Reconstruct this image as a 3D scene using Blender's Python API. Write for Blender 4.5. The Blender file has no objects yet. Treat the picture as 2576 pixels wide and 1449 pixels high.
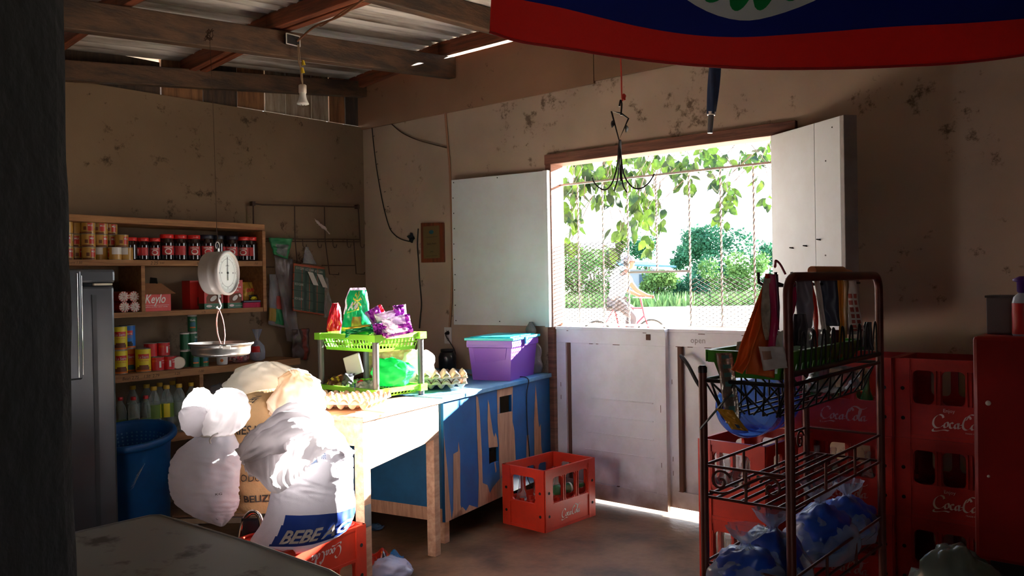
import bpy, math, random
from mathutils import Vector, Matrix, noise
V = Vector
random.seed(7)
sc = bpy.context.scene
COL = sc.collection
PI = math.pi

# ------------------------------------------------------------------ camera (calibrated from the room's own edges)
F = 2131.0; CX, CY = 1288.0, 724.5; EYE = V((0, 0, 1.4))
yw, pt, rl = math.radians(40.4), math.radians(-0.43), math.radians(0.97)
FW = V((-math.sin(yw) * math.cos(pt), math.cos(yw) * math.cos(pt), math.sin(pt)))
R0 = FW.cross(V((0, 0, 1))).normalized(); U0 = R0.cross(FW)
RT = R0 * math.cos(rl) - U0 * math.sin(rl)
UP = U0 * math.cos(rl) + R0 * math.sin(rl)
SR = V((math.cos(yw), math.sin(yw), 0))       # sideways in the room, as seen from the shop counter
ST = V((math.sin(yw), -math.cos(yw), 0))      # towards the shop counter
DY, LX = 4.4, -5.28                           # window wall, shelf wall


def ray(x, y):
    return FW + RT * ((x - CX) / F) - UP * ((y - CY) / F)


def P(x, y, X=None, Y=None, Z=None, d=None):
    v = ray(x, y)
    if X is not None: t = (X - EYE.x) / v.x
    elif Y is not None: t = (Y - EYE.y) / v.y
    elif Z is not None: t = (Z - EYE.z) / v.z
    else: t = d
    return EYE + v * t


def W(x, y, d):
    return P(x, y, d=d)


cam_d = bpy.data.cameras.new('camera')
cam = bpy.data.objects.new('camera', cam_d); COL.objects.link(cam)
cam_d.sensor_width = 36.0; cam_d.sensor_fit = 'HORIZONTAL'
cam_d.lens = F / 2576.0 * 36.0
cam_d.clip_start = 0.02; cam_d.clip_end = 500
cam.matrix_world = Matrix(((RT.x, UP.x, -FW.x, EYE.x), (RT.y, UP.y, -FW.y, EYE.y), (RT.z, UP.z, -FW.z, EYE.z), (0, 0, 0, 1)))
sc.camera = cam


# ------------------------------------------------------------------ materials
def lin(c):
    return tuple(((v / 255.0) / 12.92 if v / 255.0 <= 0.04045 else ((v / 255.0 + 0.055) / 1.055) ** 2.4) for v in c)


MATS = {}


def M(name, rgb, rough=0.6, metal=0.0, var=0.0, vscale=6.0, bump=0.0, bscale=40.0, trans=0.0, transl=0.0, alpha=1.0, spec=0.5, stretch=(1, 1, 1), rgb2=None, thr=None):
    if name in MATS: return MATS[name]
    m = bpy.data.materials.new(name); m.use_nodes = True
    nt = m.node_tree; N = nt.nodes; L = nt.links
    b = N['Principled BSDF']; out = N['Material Output']
    c = lin(rgb) + (1,)
    b.inputs['Base Color'].default_value = c
    b.inputs['Roughness'].default_value = rough
    b.inputs['Metallic'].default_value = metal
    b.inputs['Specular IOR Level'].default_value = spec
    b.inputs['Transmission Weight'].default_value = trans
    if alpha < 1: b.inputs['Alpha'].default_value = alpha
    mp = None
    if var or bump or rgb2:
        tc = N.new('ShaderNodeTexCoord'); mp = N.new('ShaderNodeMapping')
        mp.inputs['Scale'].default_value = stretch
        L.new(tc.outputs['Object'], mp.inputs['Vector'])
    colsock = None
    if var or rgb2:
        n = N.new('ShaderNodeTexNoise'); n.inputs['Scale'].default_value = vscale; n.inputs['Detail'].default_value = 6; n.inputs['Roughness'].default_value = 0.65
        L.new(mp.outputs[0], n.inputs['Vector'])
        r = N.new('ShaderNodeValToRGB')
        c2 = lin(rgb2) if rgb2 else tuple(x * (1 - var) for x in lin(rgb))
        c1 = lin(rgb) if rgb2 else tuple(min(1, x * (1 + var * 0.5)) for x in lin(rgb))
        lo, hi = thr or (0.35, 0.65)
        r.color_ramp.elements[0].position = lo; r.color_ramp.elements[1].position = hi
        r.color_ramp.elements[0].color = c2 + (1,); r.color_ramp.elements[1].color = c1 + (1,)
        L.new(n.outputs['Fac'], r.inputs[0]); L.new(r.outputs[0], b.inputs['Base Color']); colsock = r.outputs[0]
    if bump:
        n2 = N.new('ShaderNodeTexNoise'); n2.inputs['Scale'].default_value = bscale; n2.inputs['Detail'].default_value = 4
        L.new(mp.outputs[0], n2.inputs['Vector'])
        bp = N.new('ShaderNodeBump'); bp.inputs['Strength'].default_value = bump; bp.inputs['Distance'].default_value = 0.01
        L.new(n2.outputs['Fac'], bp.inputs['Height']); L.new(bp.outputs[0], b.inputs['Normal'])
    if transl:
        t = N.new('ShaderNodeBsdfTranslucent'); t.inputs[0].default_value = c
        if colsock: L.new(colsock, t.inputs[0])
        mx = N.new('ShaderNodeMixShader'); mx.inputs[0].default_value = transl
        L.new(b.outputs[0], mx.inputs[1]); L.new(t.outputs[0], mx.inputs[2]); L.new(mx.outputs[0], out.inputs[0])
    MATS[name] = m
    return m


def clear_plastic(name, rgb, amount=0.3, rough=0.15, tint=None):
    """thin clear film: mostly see-through, with gloss and a little body"""
    if name in MATS: return MATS[name]
    m = bpy.data.materials.new(name); m.use_nodes = True
    N = m.node_tree.nodes; L = m.node_tree.links; out = N['Material Output']
    b = N['Principled BSDF']; b.inputs['Base Color'].default_value = lin(rgb) + (1,); b.inputs['Roughness'].default_value = rough
    tr = N.new('ShaderNodeBsdfTransparent')
    if tint: tr.inputs[0].default_value = tint + (1,)
    mx = N.new('ShaderNodeMixShader')
    lw = N.new('ShaderNodeLayerWeight'); lw.inputs[0].default_value = 0.35
    ma = N.new('ShaderNodeMath'); ma.operation = 'MULTIPLY_ADD'; ma.inputs[1].default_value = 0.5; ma.inputs[2].default_value = amount; ma.use_clamp = True
    L.new(lw.outputs['Facing'], ma.inputs[0]); L.new(ma.outputs[0], mx.inputs[0])
    L.new(tr.outputs[0], mx.inputs[1]); L.new(b.outputs[0], mx.inputs[2]); L.new(mx.outputs[0], out.inputs[0])
    MATS[name] = m
    return m


def wall_mat(name, rgb, spot=0.62, seedoff=0.0, dirt=0.35):
    m = bpy.data.materials.new(name); m.use_nodes = True
    N = m.node_tree.nodes; L = m.node_tree.links; b = N['Principled BSDF']
    tc = N.new('ShaderNodeTexCoord'); mp = N.new('ShaderNodeMapping'); mp.inputs['Location'].default_value = (seedoff, seedoff, seedoff)
    L.new(tc.outputs['Object'], mp.inputs[0])
    big = N.new('ShaderNodeTexNoise'); big.inputs['Scale'].default_value = 1.1; big.inputs['Detail'].default_value = 5
    mid = N.new('ShaderNodeTexNoise'); mid.inputs['Scale'].default_value = 7.5; mid.inputs['Detail'].default_value = 8; mid.inputs['Roughness'].default_value = 0.75
    clus = N.new('ShaderNodeTexNoise'); clus.inputs['Scale'].default_value = 1.7; clus.inputs['Detail'].default_value = 2
    for n in (big, mid, clus): L.new(mp.outputs[0], n.inputs['Vector'])
    r1 = N.new('ShaderNodeValToRGB'); c = lin(rgb)
    r1.color_ramp.elements[0].position = .3; r1.color_ramp.elements[1].position = .7
    r1.color_ramp.elements[0].color = tuple(x * (1 - dirt) for x in c) + (1,); r1.color_ramp.elements[1].color = c + (1,)
    L.new(big.outputs['Fac'], r1.inputs[0])
    ad = N.new('ShaderNodeMath'); ad.operation = 'MULTIPLY_ADD'; ad.inputs[1].default_value = .35; L.new(clus.outputs['Fac'], ad.inputs[0]); L.new(mid.outputs['Fac'], ad.inputs[2])
    r2 = N.new('ShaderNodeValToRGB'); r2.color_ramp.elements[0].position = spot + .17; r2.color_ramp.elements[1].position = spot + .25
    L.new(ad.outputs[0], r2.inputs[0])
    mx = N.new('ShaderNodeMixRGB'); mx.inputs[2].default_value = (c[0] * .26, c[1] * .24, c[2] * .22, 1)
    L.new(r2.outputs[0], mx.inputs[0]); L.new(r1.outputs[0], mx.inputs[1]); L.new(mx.outputs[0], b.inputs['Base Color'])
    b.inputs['Roughness'].default_value = .85; b.inputs['Specular IOR Level'].default_value = .2
    bp = N.new('ShaderNodeBump'); bp.inputs['Strength'].default_value = .25; bp.inputs['Distance'].default_value = .01
    L.new(mid.outputs['Fac'], bp.inputs['Height']); L.new(bp.outputs[0], b.inputs['Normal'])
    return m


def wood(name, rgb, rgb2, stretch=(1, 1, 12), rough=.7, scale=3.0):
    return M(name, rgb, rough=rough, rgb2=rgb2, vscale=scale, stretch=stretch, bump=.25, bscale=18, thr=(.38, .62))


# ------------------------------------------------------------------ mesh builder
_TXT = {}


def text_geo(s, shear=0.0, bold=0.0):
    k = (s, shear, bold)
    if k in _TXT: return _TXT[k]
    cu = bpy.data.curves.new('letters', 'FONT'); cu.body = s; cu.size = 1.0; cu.resolution_u = 2; cu.shear = shear; cu.offset = bold
    ob = bpy.data.objects.new('letters', cu); COL.objects.link(ob)
    dg = bpy.context.evaluated_depsgraph_get(); dg.update()
    me = bpy.data.meshes.new_from_object(ob.evaluated_get(dg))
    vs = [v.co.copy() for v in me.vertices]; fs = [tuple(p.vertices) for p in me.polygons]
    bpy.data.objects.remove(ob); bpy.data.curves.remove(cu); bpy.data.meshes.remove(me)
    if vs:
        x0 = min(v.x for v in vs); x1 = max(v.x for v in vs)
        for v in vs: v.x -= x0
        w = x1 - x0
    else: w = 0
    _TXT[k] = (vs, fs, w)
    return _TXT[k]


def catmull(pts, n=6, closed=False):
    out = []; k = len(pts)
    if k < 3: return [V(p) for p in pts]
    rng = range(k if closed else k - 1)
    for i in rng:
        if closed: p0, p1, p2, p3 = (V(pts[(i + j) % k]) for j in (-1, 0, 1, 2))
        else: p0, p1, p2, p3 = V(pts[max(i - 1, 0)]), V(pts[i]), V(pts[i + 1]), V(pts[min(i + 2, k - 1)])
        for j in range(n):
            t = j / n
            out.append(.5 * ((2 * p1) + (p2 - p0) * t + (2 * p0 - 5 * p1 + 4 * p2 - p3) * t * t + (3 * p1 - p0 - 3 * p2 + p3) * t ** 3))
    if not closed: out.append(V(pts[-1]))
    return out


SCRIPT = []


def _ell(cx, cy, rx, ry, sl=.25):
    return [(cx + rx * math.cos(a) + sl * ry * math.sin(a), cy + ry * math.sin(a), 0) for a in [i * PI / 5 for i in range(11)]]


SCRIPT += [[(.78, .78, 0), (.72, .95, 0), (.5, .98, 0), (.2, .7, 0), (.12, .3, 0), (.3, .06, 0), (.6, .12, 0), (.78, .3, 0)],
           [(.3, .06, 0), (.1, -.06, 0), (.12, -.2, 0), (.45, -.16, 0), (.8, -.06, 0), (1.1, -.1, 0)],
           _ell(.95, .3, .12, .2), [(1.38, .42, 0), (1.28, .5, 0), (1.18, .35, 0), (1.2, .14, 0), (1.33, .1, 0), (1.45, .22, 0)],
           _ell(1.6, .28, .11, .18), [(1.76, .48, 0), (1.7, .2, 0), (1.76, .1, 0), (1.86, .2, 0)], [(1.84, .36, 0), (1.98, .38, 0)],
           [(2.5, .82, 0), (2.42, .98, 0), (2.22, .95, 0), (2.03, .55, 0), (2.02, .2, 0), (2.2, .06, 0), (2.4, .14, 0), (2.52, .3, 0)],
           [(2.2, .72, 0), (2.32, .9, 0), (2.45, 1.12, 0), (2.75, 1.12, 0), (3.0, .98, 0), (3.3, 1.0, 0), (3.45, 1.12, 0)],
           _ell(2.66, .3, .12, .2), [(2.84, .25, 0), (3.02, .7, 0), (3.04, .98, 0), (2.94, .9, 0), (2.88, .5, 0), (2.9, .16, 0), (3.0, .1, 0)],
           _ell(3.16, .28, .11, .18), [(3.34, .48, 0), (3.27, .2, 0), (3.33, .1, 0), (3.45, .22, 0)]]


class MB:
    def __init__(s):
        s.v = []; s.f = []; s.m = []; s.sm = []

    def add(s, vs, fs, mi=0, smooth=False):
        b = len(s.v); s.v.extend(V(v) for v in vs)
        for k, f in enumerate(fs):
            s.f.append(tuple(b + i for i in f)); s.m.append(mi[k] if isinstance(mi, list) else mi); s.sm.append(smooth)
        return s

    def obox(s, o, a, b, c, mi=0):
        o, a, b, c = V(o), V(a), V(b), V(c)
        vs = [o, o + a, o + a + b, o + b, o + c, o + a + c, o + a + b + c, o + b + c]
        fs = [(0, 3, 2, 1), (4, 5, 6, 7), (0, 1, 5, 4), (1, 2, 6, 5), (2, 3, 7, 6), (3, 0, 4, 7)]
        if a.cross(b).dot(c) < 0: fs = [tuple(reversed(f)) for f in fs]
        return s.add(vs, fs, mi)

    def bb(s, x0, y0, z0, x1, y1, z1, mi=0):
        x0, x1 = min(x0, x1), max(x0, x1); y0, y1 = min(y0, y1), max(y0, y1); z0, z1 = min(z0, z1), max(z0, z1)
        return s.obox((x0, y0, z0), (x1 - x0, 0, 0), (0, y1 - y0, 0), (0, 0, z1 - z0), mi)

    def bar(s, p0, p1, w, h, mi=0, up=(0, 0, 1)):
        p0, p1 = V(p0), V(p1); t = (p1 - p0); n = t.normalized()
        side = n.cross(V(up))
        if side.length < 1e-4: side = n.cross(V((1, 0, 0)))
        side.normalize(); u = side.cross(n)
        return s.obox(p0 - side * w / 2 - u * h / 2, t, side * w, u * h, mi)

    def cyl(s, p0, p1, r0, r1=None, n=12, mi=0, caps=True, smooth=True):
        r1 = r0 if r1 is None else r1
        p0, p1 = V(p0), V(p1); t = (p1 - p0).normalized()
        a = t.cross(V((0, 0, 1)) if abs(t.z) < .9 else V((1, 0, 0))).normalized(); b = t.cross(a)
        vs = []
        for p, r in ((p0, r0), (p1, r1)):
            for i in range(n):
                q = 2 * PI * i / n; vs.append(p + a * r * math.cos(q) + b * r * math.sin(q))
        s.add(vs, [(i, (i + 1) % n, n + (i + 1) % n, n + i) for i in range(n)], mi, smooth)
        if caps:
            s.add(vs[:n], [tuple(reversed(range(n)))], mi); s.add(vs[n:], [tuple(range(n))], mi)
        return s

    def tube(s, pts, r, n=6, mi=0, closed=False, caps=True):
        pts = [V(p) for p in pts]; k = len(pts)
        R = r if isinstance(r, (list, tuple)) else [r] * k
        vs = []; prev = None
        for i, p in enumerate(pts):
            if closed: t = pts[(i + 1) % k] - pts[i - 1]
            else: t = pts[min(i + 1, k - 1)] - pts[max(i - 1, 0)]
            if t.length < 1e-9: t = V((0, 0, 1))
            t.normalize()
            if prev is None:
                a = t.cross(V((0, 0, 1)) if abs(t.z) < .9 else V((1, 0, 0))).normalized()
            else:
                a = prev - t * prev.dot(t)
                if a.length < 1e-6: a = t.cross(V((0.3, 0.5, .8)))
                a.normalize()
            prev = a; b = t.cross(a)
            for j in range(n):
                q = 2 * PI * j / n; vs.append(p + a * R[i] * math.cos(q) + b * R[i] * math.sin(q))
        fs = []
        for i in range(k if closed else k - 1):
            for j in range(n):
                fs.append((i * n + j, i * n + (j + 1) % n, ((i + 1) % k) * n + (j + 1) % n, ((i + 1) % k) * n + j))
        s.add(vs, fs, mi, True)
        if caps and not closed:
            s.add(vs[:n], [tuple(reversed(range(n)))], mi); s.add(vs[-n:], [tuple(range(n))], mi)
        return s

    def lathe(s, c, prof, n=24, mi=0, ax=None, smooth=True, capb=True, capt=True):
        """prof [(r, z)] bottom to top; mi number or f(angle, z) -> index; ax 3x3 matrix turns local to world"""
        c = V(c); ax = ax or Matrix.Identity(3); vs = []; fs = []; ms = []
        for r, z in prof:
            for i in range(n):
                q = 2 * PI * i / n; vs.append(c + ax @ V((r * math.cos(q), r * math.sin(q), z)))
        for k in range(len(prof) - 1):
            for i in range(n):
                fs.append((k * n + i, k * n + (i + 1) % n, (k + 1) * n + (i + 1) % n, (k + 1) * n + i))
                ms.append(mi((i + .5) / n * 2 * PI, (prof[k][1] + prof[k + 1][1]) / 2) if callable(mi) else mi)
        s.add(vs, fs, ms, smooth)
        g = (lambda z: mi(0, z)) if callable(mi) else (lambda z: mi)
        if capb and prof[0][0] > 1e-5: s.add(vs[:n], [tuple(reversed(range(n)))], g(prof[0][1]))
        if capt and prof[-1][0] > 1e-5: s.add(vs[-n:], [tuple(range(n))], g(prof[-1][1]))
        return s

    def poly(s, pts, mi=0):
        return s.add(pts, [tuple(range(len(pts)))], mi)

    def prism(s, pts, vec, mi=0):
        pts = [V(p) for p in pts]; vec = V(vec); n = len(pts)
        nn = sum(((pts[i] - pts[0]).cross(pts[(i + 1) % n] - pts[0]) for i in range(n)), V((0, 0, 0)))
        if nn.dot(vec) > 0: pts.reverse()
        return s.add(pts + [p + vec for p in pts], [tuple(range(n)), tuple(reversed(range(n, 2 * n)))] + [((i + 1) % n, i, n + i, n + (i + 1) % n) for i in range(n)], mi)

    def surf(s, fn, nu, nv, mi=0, closeu=False, smooth=True, flip=False):
        vs = []; fs = []; ms = []; mu = nu if closeu else nu + 1
        for j in range(nv + 1):
            for i in range(mu): vs.append(fn(i / nu, j / nv))
        for j in range(nv):
            for i in range(nu):
                i2 = (i + 1) % mu
                f = (j * mu + i, j * mu + i2, (j + 1) * mu + i2, (j + 1) * mu + i)
                fs.append(tuple(reversed(f)) if flip else f)
                ms.append(mi((i + .5) / nu, (j + .5) / nv) if callable(mi) else mi)
        return s.add(vs, fs, ms, smooth)

    def text(s, t, fn, height, mi=0, width=None, shear=0., bold=0.):
        """letters through fn(x, y) -> point; x and y in metres from the lower left corner"""
        vs, fs, w = text_geo(t, shear, bold)
        if not vs: return s
        kx = (width / w) if width else height / .72
        ky = height / .72
        return s.add([fn(v.x * kx, v.y * ky) for v in vs], fs, mi)

    def script(s, fn, width, mi=0, nib=.07, soft=5):
        """the flowing two word soda script, drawn with a slanted broad pen"""
        k = width / 3.55; nx, ny = nib * .95, nib * .55
        for st in SCRIPT:
            p = catmull(st, soft); vs = []; fs = []
            for q in p:
                vs += [fn((q.x - nx) * k, (q.y - ny) * k), fn((q.x + nx) * k, (q.y + ny) * k)]
            for i in range(len(p) - 1): fs.append((2 * i, 2 * i + 1, 2 * i + 3, 2 * i + 2))
            s.add(vs, fs, mi)
            b = len(p)
        return s

    def build(s, name, mats, parent=None, world=True, bevel=0., solid=0., sub=0, fixn=False):
        me = bpy.data.meshes.new(name)
        me.from_pydata([tuple(v) for v in s.v], [], s.f)
        for m in (mats if isinstance(mats, (list, tuple)) else [mats]): me.materials.append(m)
        me.polygons.foreach_set('material_index', s.m); me.polygons.foreach_set('use_smooth', s.sm)
        me.update()
        o = bpy.data.objects.new(name, me); COL.objects.link(o)
        if parent is not None:
            o.parent = parent
            if world: o.matrix_parent_inverse = wm(parent).inverted()
        if solid:
            md = o.modifiers.new('thickness', 'SOLIDIFY'); md.thickness = solid; md.offset = 0
        if bevel:
            md = o.modifiers.new('soft_edge', 'BEVEL'); md.width = bevel; md.segments = 2; md.limit_method = 'ANGLE'; md.angle_limit = 0.9
        if sub:
            md = o.modifiers.new('smooth', 'SUBSURF'); md.levels = sub; md.render_levels = sub
        return o


def wm(o):
    m = Matrix.LocRotScale(o.location, o.rotation_euler, o.scale)
    return wm(o.parent) @ o.matrix_parent_inverse @ m if o.parent else m


def tag(o, label, cat, group=None, kind=None):
    if label: o['label'] = label
    if cat: o['category'] = cat
    if group: o['group'] = group
    if kind: o['kind'] = kind
    return o


def thing(name, label, cat, loc=(0, 0, 0), rz=0., group=None, rot=None):
    o = bpy.data.objects.new(name, None); COL.objects.link(o); o.empty_display_size = .05
    o.location = loc; o.rotation_euler = rot or (0, 0, rz)
    return tag(o, label, cat, group)


def struct(o, label=None):
    o['kind'] = 'structure'
    if label: o['label'] = label
    return o


def dup(root, loc, rz=0., label=None, group=None, rot=None):
    r = root.copy(); COL.objects.link(r); r.location = loc; r.rotation_euler = rot or (0, 0, rz)
    if label: r['label'] = label
    if group: r['group'] = group
    for ch in root.children:
        c = ch.copy(); COL.objects.link(c); c.parent = r
        for g in ch.children:
            d = g.copy(); COL.objects.link(d); d.parent = c
    return r


def nz(x, y=0., z=0.):
    return noise.noise(V((x, y, z)))


def lerp(a, b, t): return a + (b - a) * t


def interp(vals, t):
    """smooth interpolation of a list of floats or Vectors"""
    k = len(vals) - 1; x = min(max(t, 0), 1) * k; i = min(int(x), k - 1); f = x - i
    p0, p1, p2, p3 = vals[max(i - 1, 0)], vals[i], vals[i + 1], vals[min(i + 2, k)]
    return .5 * ((2 * p1) + (p2 - p0) * f + (2 * p0 - 5 * p1 + 4 * p2 - p3) * f * f + (3 * p1 - p0 - 3 * p2 + p3) * f ** 3)


def bag_surf(rings, d, depth=.8, amp=.01, fold=0., seed=0., perp=False, sq=1.0, ridge=0., rf=1.2, foldv=(.15, .75)):
    """a stuffed bag: rings (px, py, half width px) at distance d give centre and width; returns f(u, v). u=0 right, .25 to the viewer, .5 left"""
    cs = [W(x, y, r[3] if len(r) > 3 else d) for r in rings for x, y in [r[:2]]]
    rs = [r[2] * (r[3] if len(r) > 3 else d) / F for r in rings]

    def fn(u, v):
        c = interp(cs, v); r = max(interp(rs, v), .001); a = 2 * PI * u
        ca, sa = math.cos(a), math.sin(a)
        if sq != 1.0:
            ca = math.copysign(abs(ca) ** sq, ca); sa = math.copysign(abs(sa) ** sq, sa)
        if perp:
            t = (interp(cs, min(v + .02, 1)) - interp(cs, max(v - .02, 0))).normalized()
            a1 = t.cross(ST).normalized(); b1 = ST
        else:
            a1, b1 = SR, ST
        dr = 1 + amp / max(r, .03) * (nz(ca * 2.2 + seed, sa * 2.2, v * 5 + seed) + .5 * nz(ca * 6 + seed, sa * 6, v * 13))
        p = c + a1 * (ca * r * dr) + b1 * (sa * r * depth * dr)
        dirv = a1 * ca + b1 * sa
        if fold:
            wv = max(0, 1 - ((v - (foldv[0] + foldv[1]) / 2) / ((foldv[1] - foldv[0]) / 2)) ** 2)
            p = p - dirv * fold * wv * max(0, 1 - abs(nz(ca * 1.1 + seed, sa * 1.1 + seed, v * 22 + ca * 1.5)) * 5)
        if ridge:
            p = p + dirv * ridge * (1.6 * abs(nz(ca * 3.2 + seed, sa * 3.2, v * rf)) - .35 + .7 * abs(nz(ca * 7 + seed, sa * 7, v * rf * 2)))
        return p
    return fn


def bag(mb, rings, d, nu=40, nv=40, mi=0, **k):
    fn = bag_surf(rings, d, **k); mb.surf(fn, nu, nv, mi, closeu=True)
    mb.poly([fn(i / nu, 0) for i in range(nu)][::-1], mi if not callable(mi) else 0); mb.poly([fn(i / nu, 1) for i in range(nu)], mi if not callable(mi) else 0)
    return fn


def pillow(mb, c, ax, up, nrm, w, h, t, seed=0., crimp=.06, mi=0, amp=.006, nu=22, nv=26, bot=None, taper=0.):
    """a sealed packet: flat crimped top and bottom, puffed middle, on both faces"""
    c, ax, up, nrm = V(c), V(ax).normalized(), V(up).normalized(), V(nrm).normalized()

    def side(sg):
        def fn(u, v):
            x = u * 2 - 1; y = v * 2 - 1
            yy = max(0., 1 - (abs(y) / (1 - crimp)) ** 2.6) if abs(y) < 1 - crimp else 0
            th = t * .5 * (max(0, 1 - abs(x) ** 2.4) ** .6) * yy ** .55
            n = nz(x * 2.3 + seed, y * 2.3, seed) + .6 * nz(x * 6 + seed, y * 6, 3.3)
            edge = (1 - .06 * (1 - y * y)) * (1 - taper * max(0, v) ** 2.2)
            wig = amp * 2 * nz(x * 3, y * 3 + seed, 7.7)
            return c + ax * (x * w / 2 * edge) + up * (y * h / 2 + .25 * amp * nz(x * 9 + seed, 1)) + nrm * (sg * th + (amp * n * sg if th > .001 else 0) + wig)
        return fn
    f0 = side(1)
    mb.surf(f0, nu, nv, mi); mb.surf(side(-1), nu, nv, bot if bot is not None else mi, flip=True)
    return f0


def blob(mb, c, r3, seed=0., amp=.25, freq=1.6, nu=36, nv=24, mi=0, ax=None, flat=None):
    """crumpled bag standing on its base; flat = floor level relative to centre"""
    c = V(c); ax = ax or Matrix.Identity(3)

    def fn(u, v):
        a = 2 * PI * u; b = PI * (v - .5)
        n = V((math.cos(a) * math.cos(b), math.sin(a) * math.cos(b), math.sin(b)))
        k = 1 + amp * (noise.noise(n * freq + V((seed, seed, seed))) + .55 * noise.noise(n * freq * 2.6 + V((seed, 0, 0))) + .35 * (abs(noise.noise(n * freq * 4.5 + V((0, seed, 0)))) - .2))
        p = V((n.x * r3[0], n.y * r3[1], n.z * r3[2])) * k
        if flat is not None and p.z < flat: p.z = flat + (p.z - flat) * .05
        return c + ax @ p
    mb.surf(fn, nu, nv, mi, closeu=True)
    return fn
SKY, SUN, EXPO, SUNDIR = 2.2, 40.0, 1.7, (.30, 1, .345)
# ================================================================== materials used in many places
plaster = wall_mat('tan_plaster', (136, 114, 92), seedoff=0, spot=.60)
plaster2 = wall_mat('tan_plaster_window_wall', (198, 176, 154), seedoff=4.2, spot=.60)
ply = wall_mat('brown_plywood', (158, 122, 96), seedoff=9, spot=.64)
white_paint = M('white_door_paint', (222, 224, 234), rough=.45, rgb2=(202, 203, 210), vscale=3, thr=(.3, .6), bump=.06, bscale=9)
shutter_paint = M('white_shutter_paint', (210, 216, 218), rough=.5, rgb2=(198, 200, 198), vscale=2.5, thr=(.3, .6))
old_wood = wood('old_beam_wood', (96, 68, 48), (54, 40, 30), (7, 1.5, 7), scale=2.2)
red_wood = wood('reddish_rafter_wood', (140, 74, 44), (96, 50, 32), (1, 14, 14))
frame_wood = wood('window_frame_wood', (134, 88, 68), (92, 58, 46), (1, 1, 14))
shelf_wood = wood('shelf_pine', (162, 114, 70), (132, 88, 52), (14, 1, 14))
table_wood = wood('table_wood', (206, 164, 132), (178, 132, 102), (10, 1.2, 10))
dark = M('near_black', (14, 13, 13), .8)
black_iron = M('black_iron', (24, 22, 22), .5, metal=.4)
steel = M('worn_steel', (150, 148, 145), .32, metal=.9, var=.25, vscale=12)
chrome = M('chrome', (200, 200, 200), .15, metal=1.)
white_plastic = M('white_plastic', (225, 225, 220), .4)
cream = M('cream_enamel', (216, 214, 210), .35, var=.1, vscale=5)
crate_red = M('crate_red', (204, 54, 32), .38, var=.18, vscale=5, bump=.05, bscale=30)
crate_dark = M('crate_red_faded', (178, 40, 34), .45, var=.3, vscale=4)
logo_white = M('logo_white', (226, 220, 214), .5)
logo_worn = M('logo_worn', (190, 150, 145), .6, rgb2=(176, 50, 44), vscale=40, thr=(.36, .46))
glass_clear = clear_plastic('bottle_glass', (205, 215, 212), .16, .05)
glass_green = clear_plastic('green_bottle_glass', (30, 110, 60), .55, .05)
film = clear_plastic('clear_film', (205, 205, 205), .13, .18)
film_grey = clear_plastic('grey_film', (150, 150, 155), .35, .2)
rope_m = M('brown_cord', (70, 48, 34), .9)
cable_m = M('black_cable', (22, 20, 20), .6)

# ================================================================== the room
mb = MB(); mb.bb(-5.4, -2.6, -.08, 3.7, 4.5, 0)
flo = M('brown_concrete', (128, 98, 74), .38, rgb2=(66, 50, 38), vscale=2.6, thr=(.36, .62), bump=.2, bscale=25)
struct(mb.build('floor', flo), 'brown worn concrete floor')
mb = MB(); mb.bb(LX - .12, -2.6, 0, LX, 4.52, 2.65)
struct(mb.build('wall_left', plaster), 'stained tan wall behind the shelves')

# window wall with the double doorway opening
DX0, DX1 = -3.385, -1.865
mb = MB(); t = .12
mb.bb(LX, DY, 0, DX0, DY + t, 2.65); mb.bb(DX1, DY, 0, 3.7, DY + t, 2.65); mb.bb(DX0, DY, 2.165, DX1, DY + t, 2.65)
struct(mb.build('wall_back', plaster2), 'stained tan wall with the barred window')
mb = MB()
mb.bb(LX - .03, DY - .022, 2.63, -4.75, DY + .1, 3.012); mb.bb(-4.75, DY - .022, 2.63, -3.03, DY + .1, 3.018); mb.bb(-3.6, DY + .02, 3.03, 3.7, DY + .04, 3.2)
mb.bb(-3.025, DY - .02, 2.645, 3.7, DY + .1, 3.1)
struct(mb.build('wall_back_upper', ply), 'plywood strip above the window wall')
mb = MB(); mb.bb(1.4, -1.35, 0, 1.5, DY, 3.12); mb.bb(3.6, -2.7, 0, 3.7, DY, 3.0)  # near partition is unseen, added to shade the right side; outer wall beyond
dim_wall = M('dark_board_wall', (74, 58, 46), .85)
struct(mb.build('wall_right_and_light_blocker', dim_wall))
mb = MB(); mb.bb(LX, -2.7, 0, 1.75, -2.6, 2.7); mb.bb(1.75, -2.7, 2.55, 3.4, -2.6, 2.7); mb.bb(3.4, -2.7, 0, 3.6, -2.6, 2.7)  # gap is an unseen opening, added to bring sky fill from behind
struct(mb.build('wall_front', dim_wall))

def roof_z(y, x=-3.0): return 3.045 + .09 * min(max(x + 5.28, 0), 1.0) + .086 * (y - DY)


# boards closing the wedge between shelf wall and roof
pale_b = wood('pale_board', (172, 158, 140), (130, 112, 92), (10, 10, 1)); tan_b = wood('tan_board', (150, 104, 66), (110, 74, 46), (10, 10, 1)); dk_b = wood('dark_board', (78, 58, 44), (52, 40, 32), (10, 10, 1))
mb = MB(); y = 1.0
ys = [(-2.6, .2, 2), (.205, 1.2, 2), (1.205, 2.1, 2), (2.105, 2.74, 2), (2.75, 3.04, 1), (3.045, 3.30, 2), (3.305, 3.52, 1), (3.53, 3.70, 0), (3.705, 3.93, 0), (3.935, 4.09, 0), (4.1, 4.25, 1), (4.255, 4.5, 2)]
for a, b, k in ys:
    z0 = 2.655 if b < 3.5 else 2.664
    mb.bb(LX - .06 - (.004 * (k % 2)), a, z0, LX - .035, b, roof_z(a, LX) + .02, k)
struct(mb.build('wall_left_upper', [pale_b, tan_b, dk_b]), 'short vertical boards under the roof edge')

# corrugated roof
def roof_z(y, x=-3.0): return 3.045 + .09 * min(max(x + 5.28, 0), 1.0) + .086 * (y - DY)


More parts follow.
